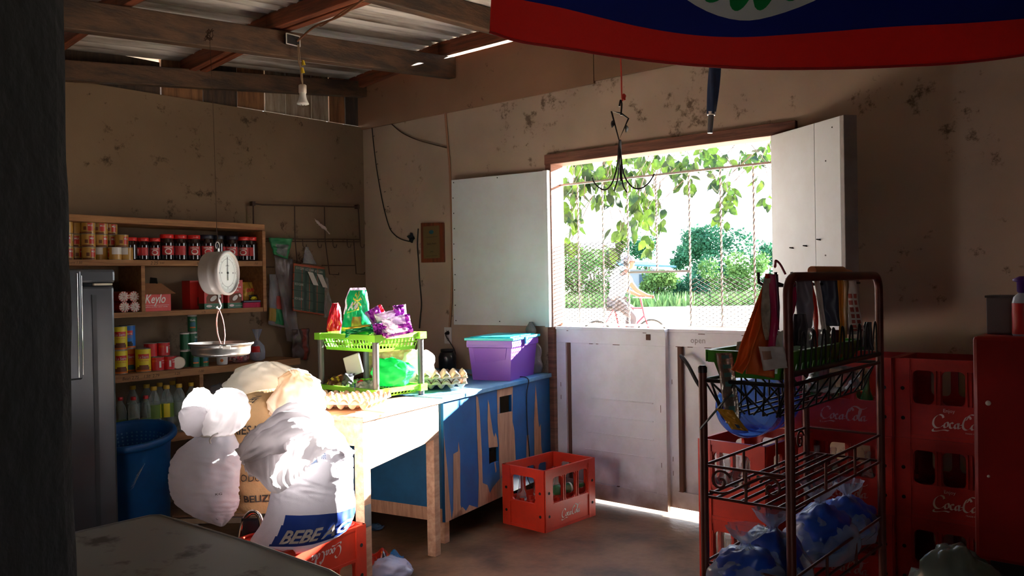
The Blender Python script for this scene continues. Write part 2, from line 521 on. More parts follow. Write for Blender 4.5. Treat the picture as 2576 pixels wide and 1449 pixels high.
zinc = M('weathered_zinc', (206, 202, 198), .5, metal=.15, rgb2=(104, 88, 74), vscale=1.1, stretch=(9, .55, 1), thr=(.36, .6))
mb = MB(); nx = 824
mb.surf(lambda u, v: V((-5.75 + 9.6 * u, -2.9 + 7.75 * v, roof_z(-2.9 + 7.75 * v, -5.75 + 9.6 * u) + .017 * math.sin(u * nx / 8 * 2 * PI))), nx, 4)
struct(mb.build('ceiling', zinc), 'corrugated metal roof seen from below')


def beam(x, z_end, slope, h, w=.07, y0=-2.5, y1=DY - .03, lbl=''):
    mb = MB()
    a = V((x - w / 2, y0, z_end + slope * (y0 - DY))); b = V((x - w / 2, y1, z_end + slope * (y1 - DY)))
    mb.obox(a, (w, 0, 0), b - a, (0, 0, h))
    o = mb.build('roof_beam', old_wood, bevel=.006); struct(o, lbl); return o


beam(-4.245, 2.862, .083, .15, lbl='heavy rough roof beam ending above the corner')
beam(LX + .06, 2.88, .112, .12, lbl='roof beam lying along the shelf wall')
p3 = [P(1000, 21, Z=2.9), P(1225, 80, Z=2.93)]
mb = MB(); d3 = p3[1] - p3[0]; mb.bar(p3[0] - d3 * 2.2 + V((0, 0, .07)), p3[1] + d3 * .45 + V((0, 0, .07)), .07, .14)
struct(mb.build('roof_beam', old_wood, bevel=.006), 'roof beam running behind the left edge of the flag')
for (px, py, lab) in ((490, 140, 'reddish rafter over the shelf corner'), (760, 28, 'reddish rafter above the bulb'), (1230, 118, 'reddish rafter beside the window wall'), (190, 55, 'reddish rafter stub beside the dark post')):
    q = P(px, py, Z=2.84)
    for _ in range(6): q = P(px, py, Z=roof_z(q.y) - .06)
    mb = MB(); y = min(q.y, DY - .09); x0, x1 = (-5.3, 3.5)
    zl_, zr_ = roof_z(y, x0) - .108, roof_z(y) - .108
    mb.obox((x0, y - .025, zl_), (1.0, 0, zr_ - zl_), (0, .05, 0), (0, 0, .095)); mb.obox((x0 + 1.0, y - .025, zr_), (x1 - x0 - 1.0, 0, 0), (0, .05, 0), (0, 0, .095))
    struct(mb.build('roof_rafter', red_wood, bevel=.004), lab)

# dark post beside the counter
post_m = M('sooty_post', (20, 14, 12), .95, var=.5, vscale=9, bump=.8, bscale=20)
q = P(190, 724, d=1.13); mb = MB()
prof = []
hx = SR
for k in range(41):
    z = k / 40 * 2.62; e = .006 * nz(z * 9, 3) + .004 * nz(z * 24, 8)
    prof.append((e, z))
fn = lambda u, v: V((q.x, q.y, 0)) - SR * (.11 - ((.11 + interp([p[0] for p in prof], v)) * math.copysign(min(1, abs(math.cos(2 * PI * u)) * 1.35), math.cos(2 * PI * u)))) - ST * (-.17 + .11 * math.copysign(min(1, abs(math.sin(2 * PI * u)) * 1.35), math.sin(2 * PI * u)) + .06) + V((0, 0, v * 2.62))
mb.surf(fn, 24, 60, closeu=True, smooth=False)
struct(mb.build('trim_1', post_m), 'dark rough post at the left of the view')

# ---- doorway frame, half doors, shutters, grille
mb = MB()
mb.bb(DX0 - .04, DY - .03, 2.158, DX1 + .12, DY + .125, 2.225); mb.bb(DX0 - .035, DY - .03, 0, DX0 + .012, DY + .1, 2.165); mb.bb(DX1 - .012, DY - .03, 0, DX1 + .04, DY + .1, 2.165)
struct(mb.build('window_1', frame_wood, bevel=.004), 'reddish wooden frame of the doorway window')

stain = white_paint.copy(); stain.name = 'white_paint_dirty_foot'
nt = stain.node_tree; N = nt.nodes; L = nt.links; b = N['Principled BSDF']
src = b.inputs['Base Color'].links[0].from_socket
geo = N.new('ShaderNodeNewGeometry'); sx = N.new('ShaderNodeSeparateXYZ'); L.new(geo.outputs['Position'], sx.inputs[0])
nn = N.new('ShaderNodeTexNoise'); nn.inputs['Scale'].default_value = 5; nn.inputs['Detail'].default_value = 7; L.new(geo.outputs['Position'], nn.inputs['Vector'])
a1 = N.new('ShaderNodeMath'); a1.operation = 'MULTIPLY_ADD'; a1.inputs[1].default_value = .62; L.new(nn.outputs['Fac'], a1.inputs[0]); a1.inputs[2].default_value = 0
a2 = N.new('ShaderNodeMath'); a2.operation = 'SUBTRACT'; L.new(a1.outputs[0], a2.inputs[0]); L.new(sx.outputs[2], a2.inputs[1])
rr = N.new('ShaderNodeValToRGB'); rr.color_ramp.elements[0].position = .05; rr.color_ramp.elements[1].position = .4; L.new(a2.outputs[0], rr.inputs[0])
mx = N.new('ShaderNodeMixRGB'); mx.inputs[2].default_value = lin((112, 86, 70)) + (1,); L.new(rr.outputs[0], mx.inputs[0]); L.new(src, mx.inputs[1]); L.new(mx.outputs[0], b.inputs['Base Color'])
crack_and_shade = M('paint_crack_and_shade_brown', (92, 62, 50), .8)
pencil = M('faint_pencil', (140, 138, 140), .8)


def half_door(name, x0, x1, yf, z0, lab, right=False):
    mb = MB(); z1 = 1.085; th = .04
    mb.bb(x0, yf, z0, x1, yf + .018, z1)                                        # sheet
    mb.bb(x0, yf - .022, z1 - .085, x1, yf, z1); mb.bb(x0, yf - .022, z0, x1, yf, z0 + .10)     # rails
    mb.bb(x0, yf - .022, z0 + .10, x0 + .075, yf, z1 - .085); mb.bb(x1 - .075, yf - .022, z0 + .10, x1, yf, z1 - .085)
    mb.bb(x0, yf - .03, z1, x1, yf + .045, z1 + .018)                           # capping strip
    if not right:
        mb.bb(x0 + .075, yf - .006, z0 + .1, x0 + .1, yf, z1 - .085, 1)  # brown strip paints the shading along the inner stile edge
        for k in range(4): mb.bb(x0 + .2 + .02 * k, yf - .006 - .002 * k, .32 + .11 * k, x1 - .1, yf, .326 + .11 * k)
        mb.bb(x1 - .13, yf - .027, z1 - .05, x1 - .10, yf - .02, z1 - .015, 1)  # catch
    else:
        mb.bb(x0 + .075, yf - .03, z0 + .1, x0 + .1, yf, z1 - .085, 1)
        mb.text('open', lambda x, y: V((x0 + .16 + x, yf - .0235, z1 - .06 + y)), .035, 2)
    for k in range(9):
        xx = random.uniform(x0 + .02, x1 - .05); zz = random.choice([z1 - .085 - .003, z1 - .01, z0 + .1])
        mb.bb(xx, yf - .0235, zz, xx + random.uniform(.01, .05), yf - .01, zz + .004, 1)
    for k in range(6):
        xx = x0 + .03 if k % 2 else x1 - .04; zz = random.uniform(.2, .95); mb.bb(xx, yf - .0232, zz, xx + .004, yf - .015, zz + .03, 1)
    return struct(mb.build(name, [stain, crack_and_shade, pencil], bevel=.003), lab)


d1 = half_door('door_1', DX0 + .014, -2.560, DY + .02, .018, 'left white half door with dirty foot')
d2 = half_door('door_2', -2.575, DX1 - .014, DY + .062, .04, 'right white half door with iron handle', True)
mb = MB(); a = V((-2.44, DY + .002, .9))
mb.tube(catmull([a + V((-.02, .01, .04)), a + V((0, -.03, .05)), a + V((.05, -.04, 0)), a + V((.1, -.035, -.09)), a + V((.14, -.01, -.16))], 5), .011, 8)
h = mb.build('door_handle', black_iron, d2)


def shutter(name, h0, h1, zt0, zt1, zb0, zb1, lab, boards, extra=None):
    """a board leaf from hinge point h0 to free point h1"""
    h0, h1 = V(h0), V(h1); dx = h1 - h0; nrm = V((dx.y, -dx.x, 0)).normalized()
    if nrm.y > 0: nrm = -nrm
    root = thing(name, lab, 'window shutter', (h0.x, h0.y, zb0))
    k = len(boards) - 1
    for i in range(k):
        u0, u1 = boards[i], boards[i + 1] - .004
        mb = MB(); q = [h0 + dx * u0, h0 + dx * u1]
        pts = [V((q[0].x, q[0].y, lerp(zb0, zb1, u0))), V((q[1].x, q[1].y, lerp(zb0, zb1, u1))), V((q[1].x, q[1].y, lerp(zt0, zt1, u1))), V((q[0].x, q[0].y, lerp(zt0, zt1, u0)))]
        mb.prism(pts, -nrm * .022)
        mb.build('board', shutter_paint, root, bevel=.002)
    return root, h0, dx, nrm


# left leaf lies back almost flat on the wall
rt, h0, dx, nrm = shutter('window_shutter', (-3.39, DY - .035, 0), (-4.235, DY - .075, 0), 2.12, 2.13, 1.105, 1.10, 'white left shutter folded back against the tan wall', [0, 1.0])
nails = MB()
for k in range(10):
    for u in (.02, .5, .97):
        if u == .5 and k % 9: continue
        p = h0 + dx * (u + .004 * (k % 3)) + nrm * .0005; z = 1.13 + .98 * k / 9
        nails.cyl(p + V((0, 0, z)), p + nrm * .002 + V((0, 0, z)), .0045, n=6)
nails.build('nail_heads', dark, rt)
mb = MB(); p = h0 + dx * .03 - nrm * .022; mb.obox(p + V((0, 0, 1.1)), -dx.normalized() * .035, nrm * .05, (0, 0, 1.02)); mb.build('hinge_post', shutter_paint, rt, bevel=.002)
# right leaf swings into the room
he = P(2113, 291, d=3.92)
rt, h0, dx, nrm = shutter('window_shutter', (DX1 - .01, DY - .045, 0), (he.x, he.y, 0), 2.155, 2.142, 1.10, 1.13, 'white right shutter swung open into the room beside the dark wall', [0, .66, 1.0])
mb = MB(); e = h0 + dx; mb.obox(V((e.x, e.y, 1.13)) + nrm * .002, dx.normalized() * .03, -nrm * .07, (0, 0, 1.012)); mb.build('edge_batten', M('grey_batten', (150, 142, 138), .7, var=.2), rt, bevel=.003)
mb = MB()
for u, z in ((.33, 1.55), (.53, 1.555), (.72, 1.58)):
    p = h0 + dx * u + V((0, 0, z)); mb.tube([p, p + nrm * .012 - SR * .008, p + nrm * .03 + SR * .05 - V((0, 0, .008))], .003, 5)
for u, z in ((.9, 2.1), (.8, 1.2), (.81, 1.95), (.79, 1.5)):
    p = h0 + dx * u + V((0, 0, z)); mb.cyl(p, p + nrm * .002, .004, n=6)
mb.build('nails', black_iron, rt)

# ---- window grille
bar_m = M('white_iron_bar', (222, 214, 206), .5, var=.15, vscale=14)
rust_m = M('rusty_mesh', (46, 32, 26), .85)
root = thing('window_grille', 'white twisted iron bars with diamond mesh across the open window', 'window grille', (-2.6, DY + .075, 1.11))
gy = DY + .075
zt = P(1560, 450, Y=gy).z
for px in (1456, 1518, 1581, 1653, 1736, 1815, 1898):
    x = P(px, 640, Y=gy).x; mb = MB(); w = .007
    z0 = 1.11 if px != 1653 else 1.445; n = 60
    mb.surf(lambda u, v: V((x + w * math.cos(2 * PI * u + v * 40), gy + w * math.sin(2 * PI * u + v * 40), lerp(z0, zt, v))), 4, n, closeu=True, smooth=False)
    mb.build('bar', bar_m, root)
for (xa, xb, z) in ((DX0 + .012, DX1 - .012, zt), (DX0 + .012, DX1 - .012, 1.118), (P(1581, 690, Y=gy).x, P(1736, 690, Y=gy).x, 1.445)):
    mb = MB(); mb.bar((xa, gy, z), (xb, gy, z), .014, .012); mb.build('cross_bar', bar_m, root)


def mesh_panel(x0, x1, z0, z1):
    mb = MB(); pw, ph = .044, .0122; nxx = int((x1 - x0) / pw); nzz = int((z1 - z0) / ph)
    for i in range(nxx):
        for j in range(nzz):
            xc = x0 + (i + .5) * pw + (pw / 2 if j % 2 else 0); zc = z0 + (j + .5) * ph
            if xc + pw / 2 > x1: continue
            for sx_, sz_ in ((-1, 1), (1, 1)):
                a = V((xc + sx_ * pw / 2, gy + .012, zc)); b_ = V((xc, gy + .012, zc + ph)) if sz_ > 0 else None
                mb.bar(a, b_, 0.003, .0034, up=(0, 1, 0))
    return mb


mesh_panel(DX0 + .015, P(1579, 640, Y=gy).x, 1.115, 1.64).build('diamond_mesh', rust_m, root)
mesh_panel(P(1738, 640, Y=gy).x, DX1 - .014, 1.115, 1.40).build('diamond_mesh', rust_m, root)
# ================================================================== outside
dirt_road = M('pale_gravel', (214, 196, 172), .95, var=.15, vscale=2)
mb = MB(); mb.poly([(-60, DY + .11, -.01), (40, DY + .11, -.01), (40, 46, -.01), (-90, 46, -.01)])
mb.poly([(-60, -20, -.09), (-60, DY + .2, -.09), (40, DY + .2, -.09), (40, -20, -.09)][::-1])
struct(mb.build('ground_road', dirt_road), 'pale sunlit road outside the window')
lawn = M('roadside_grass', (80, 110, 56), .95, var=.35, vscale=.6)
mb = MB(); mb.poly([(-140, 44, 0), (40, 44, 0), (40, 140, 0), (-140, 140, 0)])
struct(mb.build('lawn', lawn), 'green verge beyond the road')

leaf_g = M('tree_leaf', (64, 94, 26), .6, rgb2=(16, 36, 18), vscale=5, transl=.14, spec=.2, thr=(.42, .6))
bush_a = M('bush_leaf_blue_green', (58, 108, 80), .8, rgb2=(30, 72, 56), vscale=.5, transl=.1, spec=.1)
bush_b = M('bush_leaf_yellow_green', (98, 128, 70), .8, rgb2=(54, 92, 52), vscale=.6, transl=.1, spec=.1)
bark = M('bark', (70, 56, 44), .9, bump=.6)


def leaf_quad(mb, p, d, nrm, L, w, mi=0, fold=.15):
    """a pointed oval leaf, folded along its midrib"""
    d = V(d).normalized(); s = d.cross(V(nrm))
    if s.length < 1e-3: s = d.cross(V((1, 0, 0)))
    s.normalize(); n = s.cross(d)
    ks = ((.0, .04), (.22, .42), (.5, .5), (.78, .3), (1., .0))
    vs = []; fs = []
    for k, (a, b) in enumerate(ks):
        c = p + d * L * a + n * (-.12 * L * a * a)
        vs += [c + s * w * b + n * fold * w * b, c, c - s * w * b + n * fold * w * b]
    for k in range(len(ks) - 1):
        o = k * 3; fs += [(o, o + 1, o + 4, o + 3), (o + 1, o + 2, o + 5, o + 4)]
    mb.add(vs, fs, mi, True)


# overhanging tree: clusters of drooping leaves, laid out around real branches 2-3 m outside the window
rnd = random.Random(3)
root = thing('tree', 'leafy tree hanging down into the top of the window view', 'tree', (-8.6, 8.0, 0))
fol = MB(); br = MB()
clusters = []
for (px, py, w, h, n) in ((1445, 470, 30, 60, 30), (1440, 560, 22, 60, 26), (1438, 610, 14, 18, 10), (1500, 440, 40, 40, 34), (1510, 490, 24, 24, 16), (1560, 430, 40, 40, 34), (1600, 440, 34, 50, 42), (1605, 500, 30, 44, 36), (1625, 540, 24, 30, 20), (1590, 560, 20, 30, 14), (1560, 590, 24, 28, 18), (1548, 625, 18, 20, 12), (1620, 610, 20, 20, 12), (1650, 500, 20, 26, 12), (1655, 560, 16, 16, 8),
                          (1690, 405, 40, 26, 22), (1720, 430, 24, 40, 20), (1735, 470, 12, 26, 10), (1760, 400, 40, 24, 18), (1800, 395, 24, 24, 10), (1830, 490, 26, 44, 26), (1812, 530, 16, 26, 10), (1795, 455, 22, 24, 10), (1880, 395, 44, 26, 26), (1925, 380, 24, 26, 18), (1912, 460, 10, 22, 8), (1935, 500, 10, 20, 6), (1480, 410, 50, 24, 24), (1640, 400, 40, 24, 24), (1580, 385, 60, 20, 20)):
    d = 7.4 + rnd.uniform(-.5, .9) + (0 if px < 1680 else .9)
    c = W(px, py, d); clusters.append((c, w * d / F))
    for k in range(int(n * 1.0)):
        p = W(px + rnd.gauss(0, .55) * w, py + rnd.gauss(0, .5) * h, d + rnd.gauss(0, .16))
        dirv = V((rnd.gauss(0, .55), rnd.gauss(0, .55), -1 + rnd.gauss(0, .45)))
        L = rnd.uniform(.09, .15); leaf_quad(fol, p, dirv, V((rnd.gauss(0, 1), rnd.gauss(0, 1), rnd.gauss(0, .6))), L, L * .58)
    for k in range(3):
        br.tube([c + V((0, 0, .02)), c + V((rnd.uniform(-.1, .1), .1, .18)), c + V((rnd.uniform(-.2, .2), .2, .4))], [.002, .003, .004], 5)
crown = V((-6.2, 10.2, 3.9))
for c, r in clusters[::7]:
    br.tube(catmull([c + V((0, .3, .45)), c.lerp(crown, .4) + V((0, 0, .5)), crown + V((0, 0, .1))], 5), [.003, .003, .004, .005, .006, .007, .008, .01, .012, .014, .016], 5)
br.tube([(-8.6, 8.0, 0), (-8.5, 8.1, 1.5), (-8.0, 8.6, 3.0), (-7.0, 9.6, 3.8), crown], [.2, .17, .14, .1, .08], 10)
for k in range(500):
    p = crown + V((rnd.gauss(0, 1.1), rnd.gauss(0, .8), abs(rnd.gauss(.6, .5)))); L = rnd.uniform(.1, .16)
    if p.z < 3.5: continue
    leaf_quad(fol, p, V((rnd.gauss(0, 1), rnd.gauss(0, 1), -.6)), V((rnd.gauss(0, 1), rnd.gauss(0, 1), 1)), L, L * .6)
fol.build('foliage', leaf_g, root); br.build('branches', bark, root)


def bush(name, lab, px, py_top, d, wpx, mat, n, leaf, seed, cat='bush', base=0.):
    r_ = random.Random(seed); top = W(px, py_top, d); g = V((top.x, top.y, base)); w = wpx * d / F / 2; h = top.z - base
    root = thing(name, lab, cat, g, group='greenery across the road')
    f = MB(); clumps = [(V((r_.uniform(-.75, .75) * w, r_.uniform(-.35, .35) * w, h * r_.uniform(.2, .86))), r_.uniform(.26, .42) * min(w, h)) for _ in range(11)] + [(V((0, 0, h * .8)), h * .22)]
    for k in range(n):
        c, r = clumps[k % len(clumps)]
        q = V((r_.gauss(0, 1), r_.gauss(0, 1), r_.gauss(0, 1))).normalized() * r * r_.uniform(.6, 1.05)
        p = g + c + q
        if p.z < base + .05: p.z = base + .05 + r_.uniform(0, .3)
        dv = V((r_.gauss(0, 1), r_.gauss(0, 1), r_.gauss(-.2, .7))).normalized(); s = dv.cross(V((r_.gauss(0, 1), r_.gauss(0, 1), r_.gauss(0, 1)))).normalized()
        if p.z > top.z * 1.01: continue
        L = leaf * r_.uniform(.6, 1.3)
        f.add([p, p + dv * L * .5 + s * L * .3, p + dv * L, p + dv * L * .5 - s * L * .3], [(0, 1, 2, 3)], 0)
    f.build('foliage', mat, root)
    t = MB()
    for k in range(4): t.tube([g + V((.1 * k - .15, 0, 0)), g + V((r_.uniform(-.4, .4) * w, r_.uniform(-.2, .2) * w, h * .55))], [.09, .04], 6)
    t.build('stems', bark, root)
    return root


bl = [('tree', 'tallest rounded blue green tree across the road, right of window centre', 1800, 562, 52, 190, bush_a, 2600, .34, 'tree'),
      ('tree', 'dark blue green tree standing behind the pale blue roof', 1620, 590, 74, 110, bush_a, 1300, .36, 'tree'),
      ('bush', 'broad blue green bush right of the pale blue roof', 1732, 606, 54, 110, bush_a, 1500, .32, 'bush'),
      ('bush', 'feathery yellow green bush at the right edge of the window view', 1850, 634, 48, 170, bush_b, 1700, .3, 'bush'),
      ('tree', 'dark tree behind the right shutter edge across the road', 1930, 606, 56, 110, bush_a, 1100, .34, 'tree'),
      ('bush', 'yellow green bush behind the cyclist at the left of the window', 1450, 615, 48, 190, bush_b, 1800, .3, 'bush'),
      ('bush', 'yellow green bush directly behind the cyclist', 1500, 622, 52, 130, bush_b, 1300, .3, 'bush'),
      ('bush', 'light bush growing in front of the blue roofed house', 1650, 684, 46.5, 120, bush_b, 1500, .28, 'bush'),
      ('bush', 'low blue green bush below the tallest tree', 1740, 690, 47, 110, bush_a, 1200, .28, 'bush')]
for i, (nm, lab, px, py, d, w, mt, n, lf, cat) in enumerate(bl): bush(nm, lab, px, py, d, w, mt, int(n * 2.2), lf * .66, 20 + i, cat)
g = MB(); r_ = random.Random(5)
for k in range(5200):
    a = W(r_.uniform(1395, 1975), 740, r_.uniform(43, 51)); p = V((a.x, a.y, 0)); h = r_.uniform(.25, .8)
    s = V((r_.gauss(0, 1), r_.gauss(0, 1), 0)).normalized() * .09; l = V((r_.gauss(0, .15), r_.gauss(0, .15), h))
    g.add([p - s, p + s, p + l], [(0, 1, 2)])
o = g.build('grass', M('grass_blade', (118, 146, 92), .9, rgb2=(84, 116, 72), vscale=.8, spec=.1)); tag(o, 'tall roadside grass along the far edge of the road', 'grass', kind='stuff')

# blue roofed house far behind
hc = W(1612, 690, 49.5); ex = SR; ey = -ST
root = thing('house', 'distant small house with a pale blue metal roof', 'house', (hc.x, hc.y, 0))
mb = MB(); o_ = V((hc.x, hc.y, 0)) - ex * 1.6; mb.obox(o_ + ex * .7, ex * 2.3, ey * 2.6, (0, 0, 1.98)); mb.build('walls', M('whitewash', (130, 140, 150), .9), root)
mb = MB(); a = o_ + ex * .3 - ey * .4 + V((0, 0, 2.22)); mb.prism([a, a + ex * 3.3 + V((0, 0, -.16)), a + ex * 3.2 + ey * 3.6 + V((0, 0, -.02)), a + ey * 3.6 + V((0, 0, .62))], (0, 0, .1)); mb.build('roof', M('pale_blue_roof', (64, 112, 146), .6), root)
mb = MB(); q = o_ + ex * 1.5 - ey * .01; mb.obox(q + V((0, 0, 1.2)), ex * .7, ey * .02 * -1, (0, 0, .5)); mb.build('window', M('house_window', (60, 80, 100), .2), root)

# ---------------------------------------------------------------- cyclist
D_R = 15.7
hip_w = W(1545, 758, D_R); B0 = V((hip_w.x, hip_w.y, 0)); fx = V((SR.x, SR.y, 0)).normalized(); fx = (fx * .9 - ST * .25).normalized(); fy = V((-fx.y, fx.x, 0)); 


def Q(x, y, z): return B0 + fx * x + fy * y + V((0, 0, z))


def skin(name, verts, edges, radii, mat, parent=None, root=0, sub=2):
    me = bpy.data.meshes.new(name); me.from_pydata([tuple(v) for v in verts], edges, []); me.materials.append(mat)
    o = bpy.data.objects.new(name, me); COL.objects.link(o)
    o.modifiers.new('body_skin', 'SKIN'); ly = me.skin_vertices[0].data if me.skin_vertices else None
    if ly is None:
        bpy.context.view_layer.objects.active = o; bpy.ops.mesh.customdata_skin_add(); ly = me.skin_vertices[0].data
    for i, r in enumerate(radii): ly[i].radius = r if isinstance(r, tuple) else (r, r); ly[i].use_root = (i == root)
    md = o.modifiers.new('smooth', 'SUBSURF'); md.levels = sub; md.render_levels = sub
    o.modifiers['body_skin'].use_smooth_shade = True
    if parent is not None:
        o.parent = parent; o.matrix_parent_inverse = wm(parent).inverted()
    return o


skin_m = M('brown_skin', (118, 72, 52), .6); shirt_m = M('white_shirt', (232, 232, 236), .8, bump=.2, bscale=12); trou_m = M('dark_trousers', (70, 62, 66), .8); hair_m = M('dark_hair', (40, 34, 32), .9); cap_m = M('grey_cap', (84, 80, 84), .8); shoe_m = M('dark_shoe', (40, 38, 38), .6)
person = thing('person', 'person in a white shirt and grey cap riding a bicycle past the window', 'person', B0)
pv = [(0, 0, 1.0), (.05, 0, 1.14), (.13, 0, 1.3), (.2, 0, 1.44), (.245, 0, 1.53), (.28, 0, 1.6),
      (.19, .17, 1.42), (.36, .21, 1.2), (.60, .2, 1.09), (.66, .2, 1.085), (.19, -.17, 1.42), (.36, -.21, 1.2), (.60, -.2, 1.09), (.66, -.2, 1.085),
      (.06, .1, .96), (.42, .12, .86), (.30, .12, .48), (.28, .12, .36), (.40, .12, .33), (.06, -.1, .96), (.36, -.12, .68), (.16, -.12, .30), (.14, -.12, .18), (.26, -.12, .15)]
pe = [(0, 1), (1, 2), (2, 3), (3, 4), (4, 5), (3, 6), (6, 7), (7, 8), (8, 9), (3, 10), (10, 11), (11, 12), (12, 13), (0, 14), (14, 15), (15, 16), (16, 17), (17, 18), (0, 19), (19, 20), (20, 21), (21, 22), (22, 23)]
pr_ = [(.15, .13), (.14, .12), (.15, .13), (.14, .12), .06, .055, .065, .045, .033, .03, .065, .045, .033, .03, .095, .065, .045, .04, .035, .095, .065, .045, .04, .035]
body = skin('body', [Q(*p) for p in pv], pe, pr_, skin_m, person)
skin('shirt', [Q(*p) for p in ((0, 0, 1.0), (.05, 0, 1.14), (.13, 0, 1.3), (.2, 0, 1.45), (.19, .17, 1.43), (.28, .2, 1.31), (.19, -.17, 1.43), (.28, -.2, 1.31))], [(0, 1), (1, 2), (2, 3), (3, 4), (4, 5), (3, 6), (6, 7)], [(.175, .15), (.17, .15), (.175, .155), (.155, .13), .085, .07, .085, .07], shirt_m, person)
skin('trousers', [Q(*pv[i]) for i in (0, 14, 15, 16, 19, 20, 21)], [(0, 1), (1, 2), (2, 3), (0, 4), (4, 5), (5, 6)], [(.165, .14), .11, .085, .06, .11, .085, .06], trou_m, person)
# head with face
mb = MB(); hc = Q(.32, 0, 1.71)
def headf(u, v):
    a = 2 * PI * u; b = PI * (v - .5); x, y, z = math.cos(a) * math.cos(b), math.sin(a) * math.cos(b), math.sin(b)
    k = 1.0
    if z < 0: x, y = x * (1 + .12 * z), y * (1 + .3 * z)
    px = .1 * x + (.016 * math.exp(-((z + .12) / .16) ** 2 - (y / .2) ** 2) if x > 0 else 0) - (.006 * math.exp(-((z - .12) / .12) ** 2) if x > 0 else 0)
    return hc + fx * px + fy * y * .078 + V((0, 0, z * .122))
mb.surf(headf, 28, 20, closeu=True)
for s in (-1, 1):
    e = hc + fx * .088 + fy * .032 * s + V((0, 0, .014)); mb.lathe(e, [(.001, -.009), (.009, -.003), (.009, .003), (.001, .009)], 8, 1)
    e = hc + fy * .08 * s - fx * .01; mb.surf(lambda u, v: e + fx * .022 * math.cos(2 * PI * u) * math.sin(PI * v) + V((0, 0, .034 * math.sin(2 * PI * u) * math.sin(PI * v))) + fy * s * .012 * math.cos(PI * v), 10, 6, closeu=True)
mb.surf(lambda u, v: hc + fx * (.09 + .006 * math.cos(PI * (v - .5))) + fy * (u - .5) * .05 + V((0, 0, -.055 + .012 * (v - .5))), 6, 3, 2)
hd = mb.build('head', [skin_m, dark, M('lips', (120, 66, 60), .5)], person)
mb = MB(); mb.surf(lambda u, v: hc + V((0, 0, .012)) + fx * (-.012 + .112 * math.cos(2 * PI * u) * math.cos(v * PI / 2)) + fy * .09 * math.sin(2 * PI * u) * math.cos(v * PI / 2) + V((0, 0, .02 + .112 * math.sin(v * PI / 2))), 24, 8, 0, closeu=True)
mb.surf(lambda u, v: hc + fx * (.09 + .09 * v * (1 - (2 * u - 1) ** 2 * .6)) + fy * (u - .5) * .16 + V((0, 0, .045 - .02 * v)), 10, 4, 0)
mb.build('cap', cap_m, person, solid=.004)
mb = MB(); mb.surf(lambda u, v: hc + fx * (-.02 - .09 * math.cos((u - .5) * 2.6)) + fy * .088 * math.sin((u - .5) * 2.6) + V((0, 0, .03 - .085 * v)), 12, 4); mb.build('hair', hair_m, person, solid=.01)
# hands closed round the grips
for s in (.2, -.2):
    vs = [Q(.60, s, 1.09), Q(.645, s, 1.092)]; es = [(0, 1)]; rs = [.032, (.036, .024)]
    for k in range(4):
        b_ = len(vs); yy = s - .03 + .02 * k; ln = (.9, 1, .96, .8)[k]
        vs += [Q(.66, yy, 1.10), Q(.66 + .035 * ln, yy, 1.098), Q(.66 + .042 * ln, yy, 1.066), Q(.66 + .015, yy, 1.05)]; es += [(1, b_), (b_, b_ + 1), (b_ + 1, b_ + 2), (b_ + 2, b_ + 3)]; rs += [.0105, .0095, .009, .008]
    b_ = len(vs); sd = -1 if s > 0 else 1
    vs += [Q(.635, s + sd * .03, 1.08), Q(.66, s + sd * .045, 1.062), Q(.685, s + sd * .04, 1.052)]; es += [(1, b_), (b_, b_ + 1), (b_ + 1, b_ + 2)]; rs += [.012, .0105, .009]
    skin('hand', vs, es, rs, skin_m, person, 0, 1)
for (i, j) in ((17, 18), (22, 23)):
    a = Q(*pv[i]); b_ = Q(*pv[j]); mb = MB()
    mb.surf(lambda u, v: a.lerp(b_, -.3 + 1.7 * v) + fy * math.cos(2 * PI * u) * (.045 * math.sin(PI * min(max(v, .12), .93)) + .004) + V((0, 0, math.sin(2 * PI * u) * .042 * math.sin(PI * min(max(v, .1), .95)) - .03)), 14, 10, closeu=True); mb.build('shoe', shoe_m, person)

bike_red = M('bicycle_red', (190, 30, 50), .35); tyre = M('tyre_rubber', (40, 38, 36), .8)
bk = thing('bicycle', 'red bicycle ridden past the window', 'bicycle', B0)
cb = {k: Q(*v) for k, v in dict(rw=(-.36, 0, .33), fw=(.74, 0, .33), bb=(.14, 0, .3), st=(.0, 0, .88), ht=(.56, 0, .86), hb=(.6, 0, .72), stem=(.53, 0, 1.04)).items()}
mb = MB()
for a, b_, r in (('bb', 'st', .017), ('st', 'ht', .015), ('bb', 'hb', .019), ('st', 'rw', .01), ('bb', 'rw', .011), ('hb', 'stem', .017)): mb.tube([cb[a], cb[b_]], r, 8)
mb.build('frame', bike_red, bk)
mb = MB(); mb.tube([cb['hb'], cb['fw'] + fy * .05], .012, 8); mb.tube([cb['hb'], cb['fw'] - fy * .05], .012, 8); mb.build('fork', bike_red, bk)
mb = MB(); mb.tube(catmull([Q(.5, .29, 1.06), Q(.66, .21, 1.065), Q(.56, .1, 1.06), Q(.53, 0, 1.05), Q(.56, -.1, 1.06), Q(.66, -.21, 1.065), Q(.5, -.29, 1.06)], 5), .011, 8); mb.build('handlebar', steel, bk)
mb = MB(); mb.surf(lambda u, v: Q(-.16 + .3 * v, 0, .9) + fy * math.cos(2 * PI * u) * (.08 - .055 * v) * math.sin(PI * min(max(v, .05), .95)) ** .5 + V((0, 0, .03 * math.sin(2 * PI * u))), 14, 8, closeu=True); mb.build('saddle', tyre, bk)
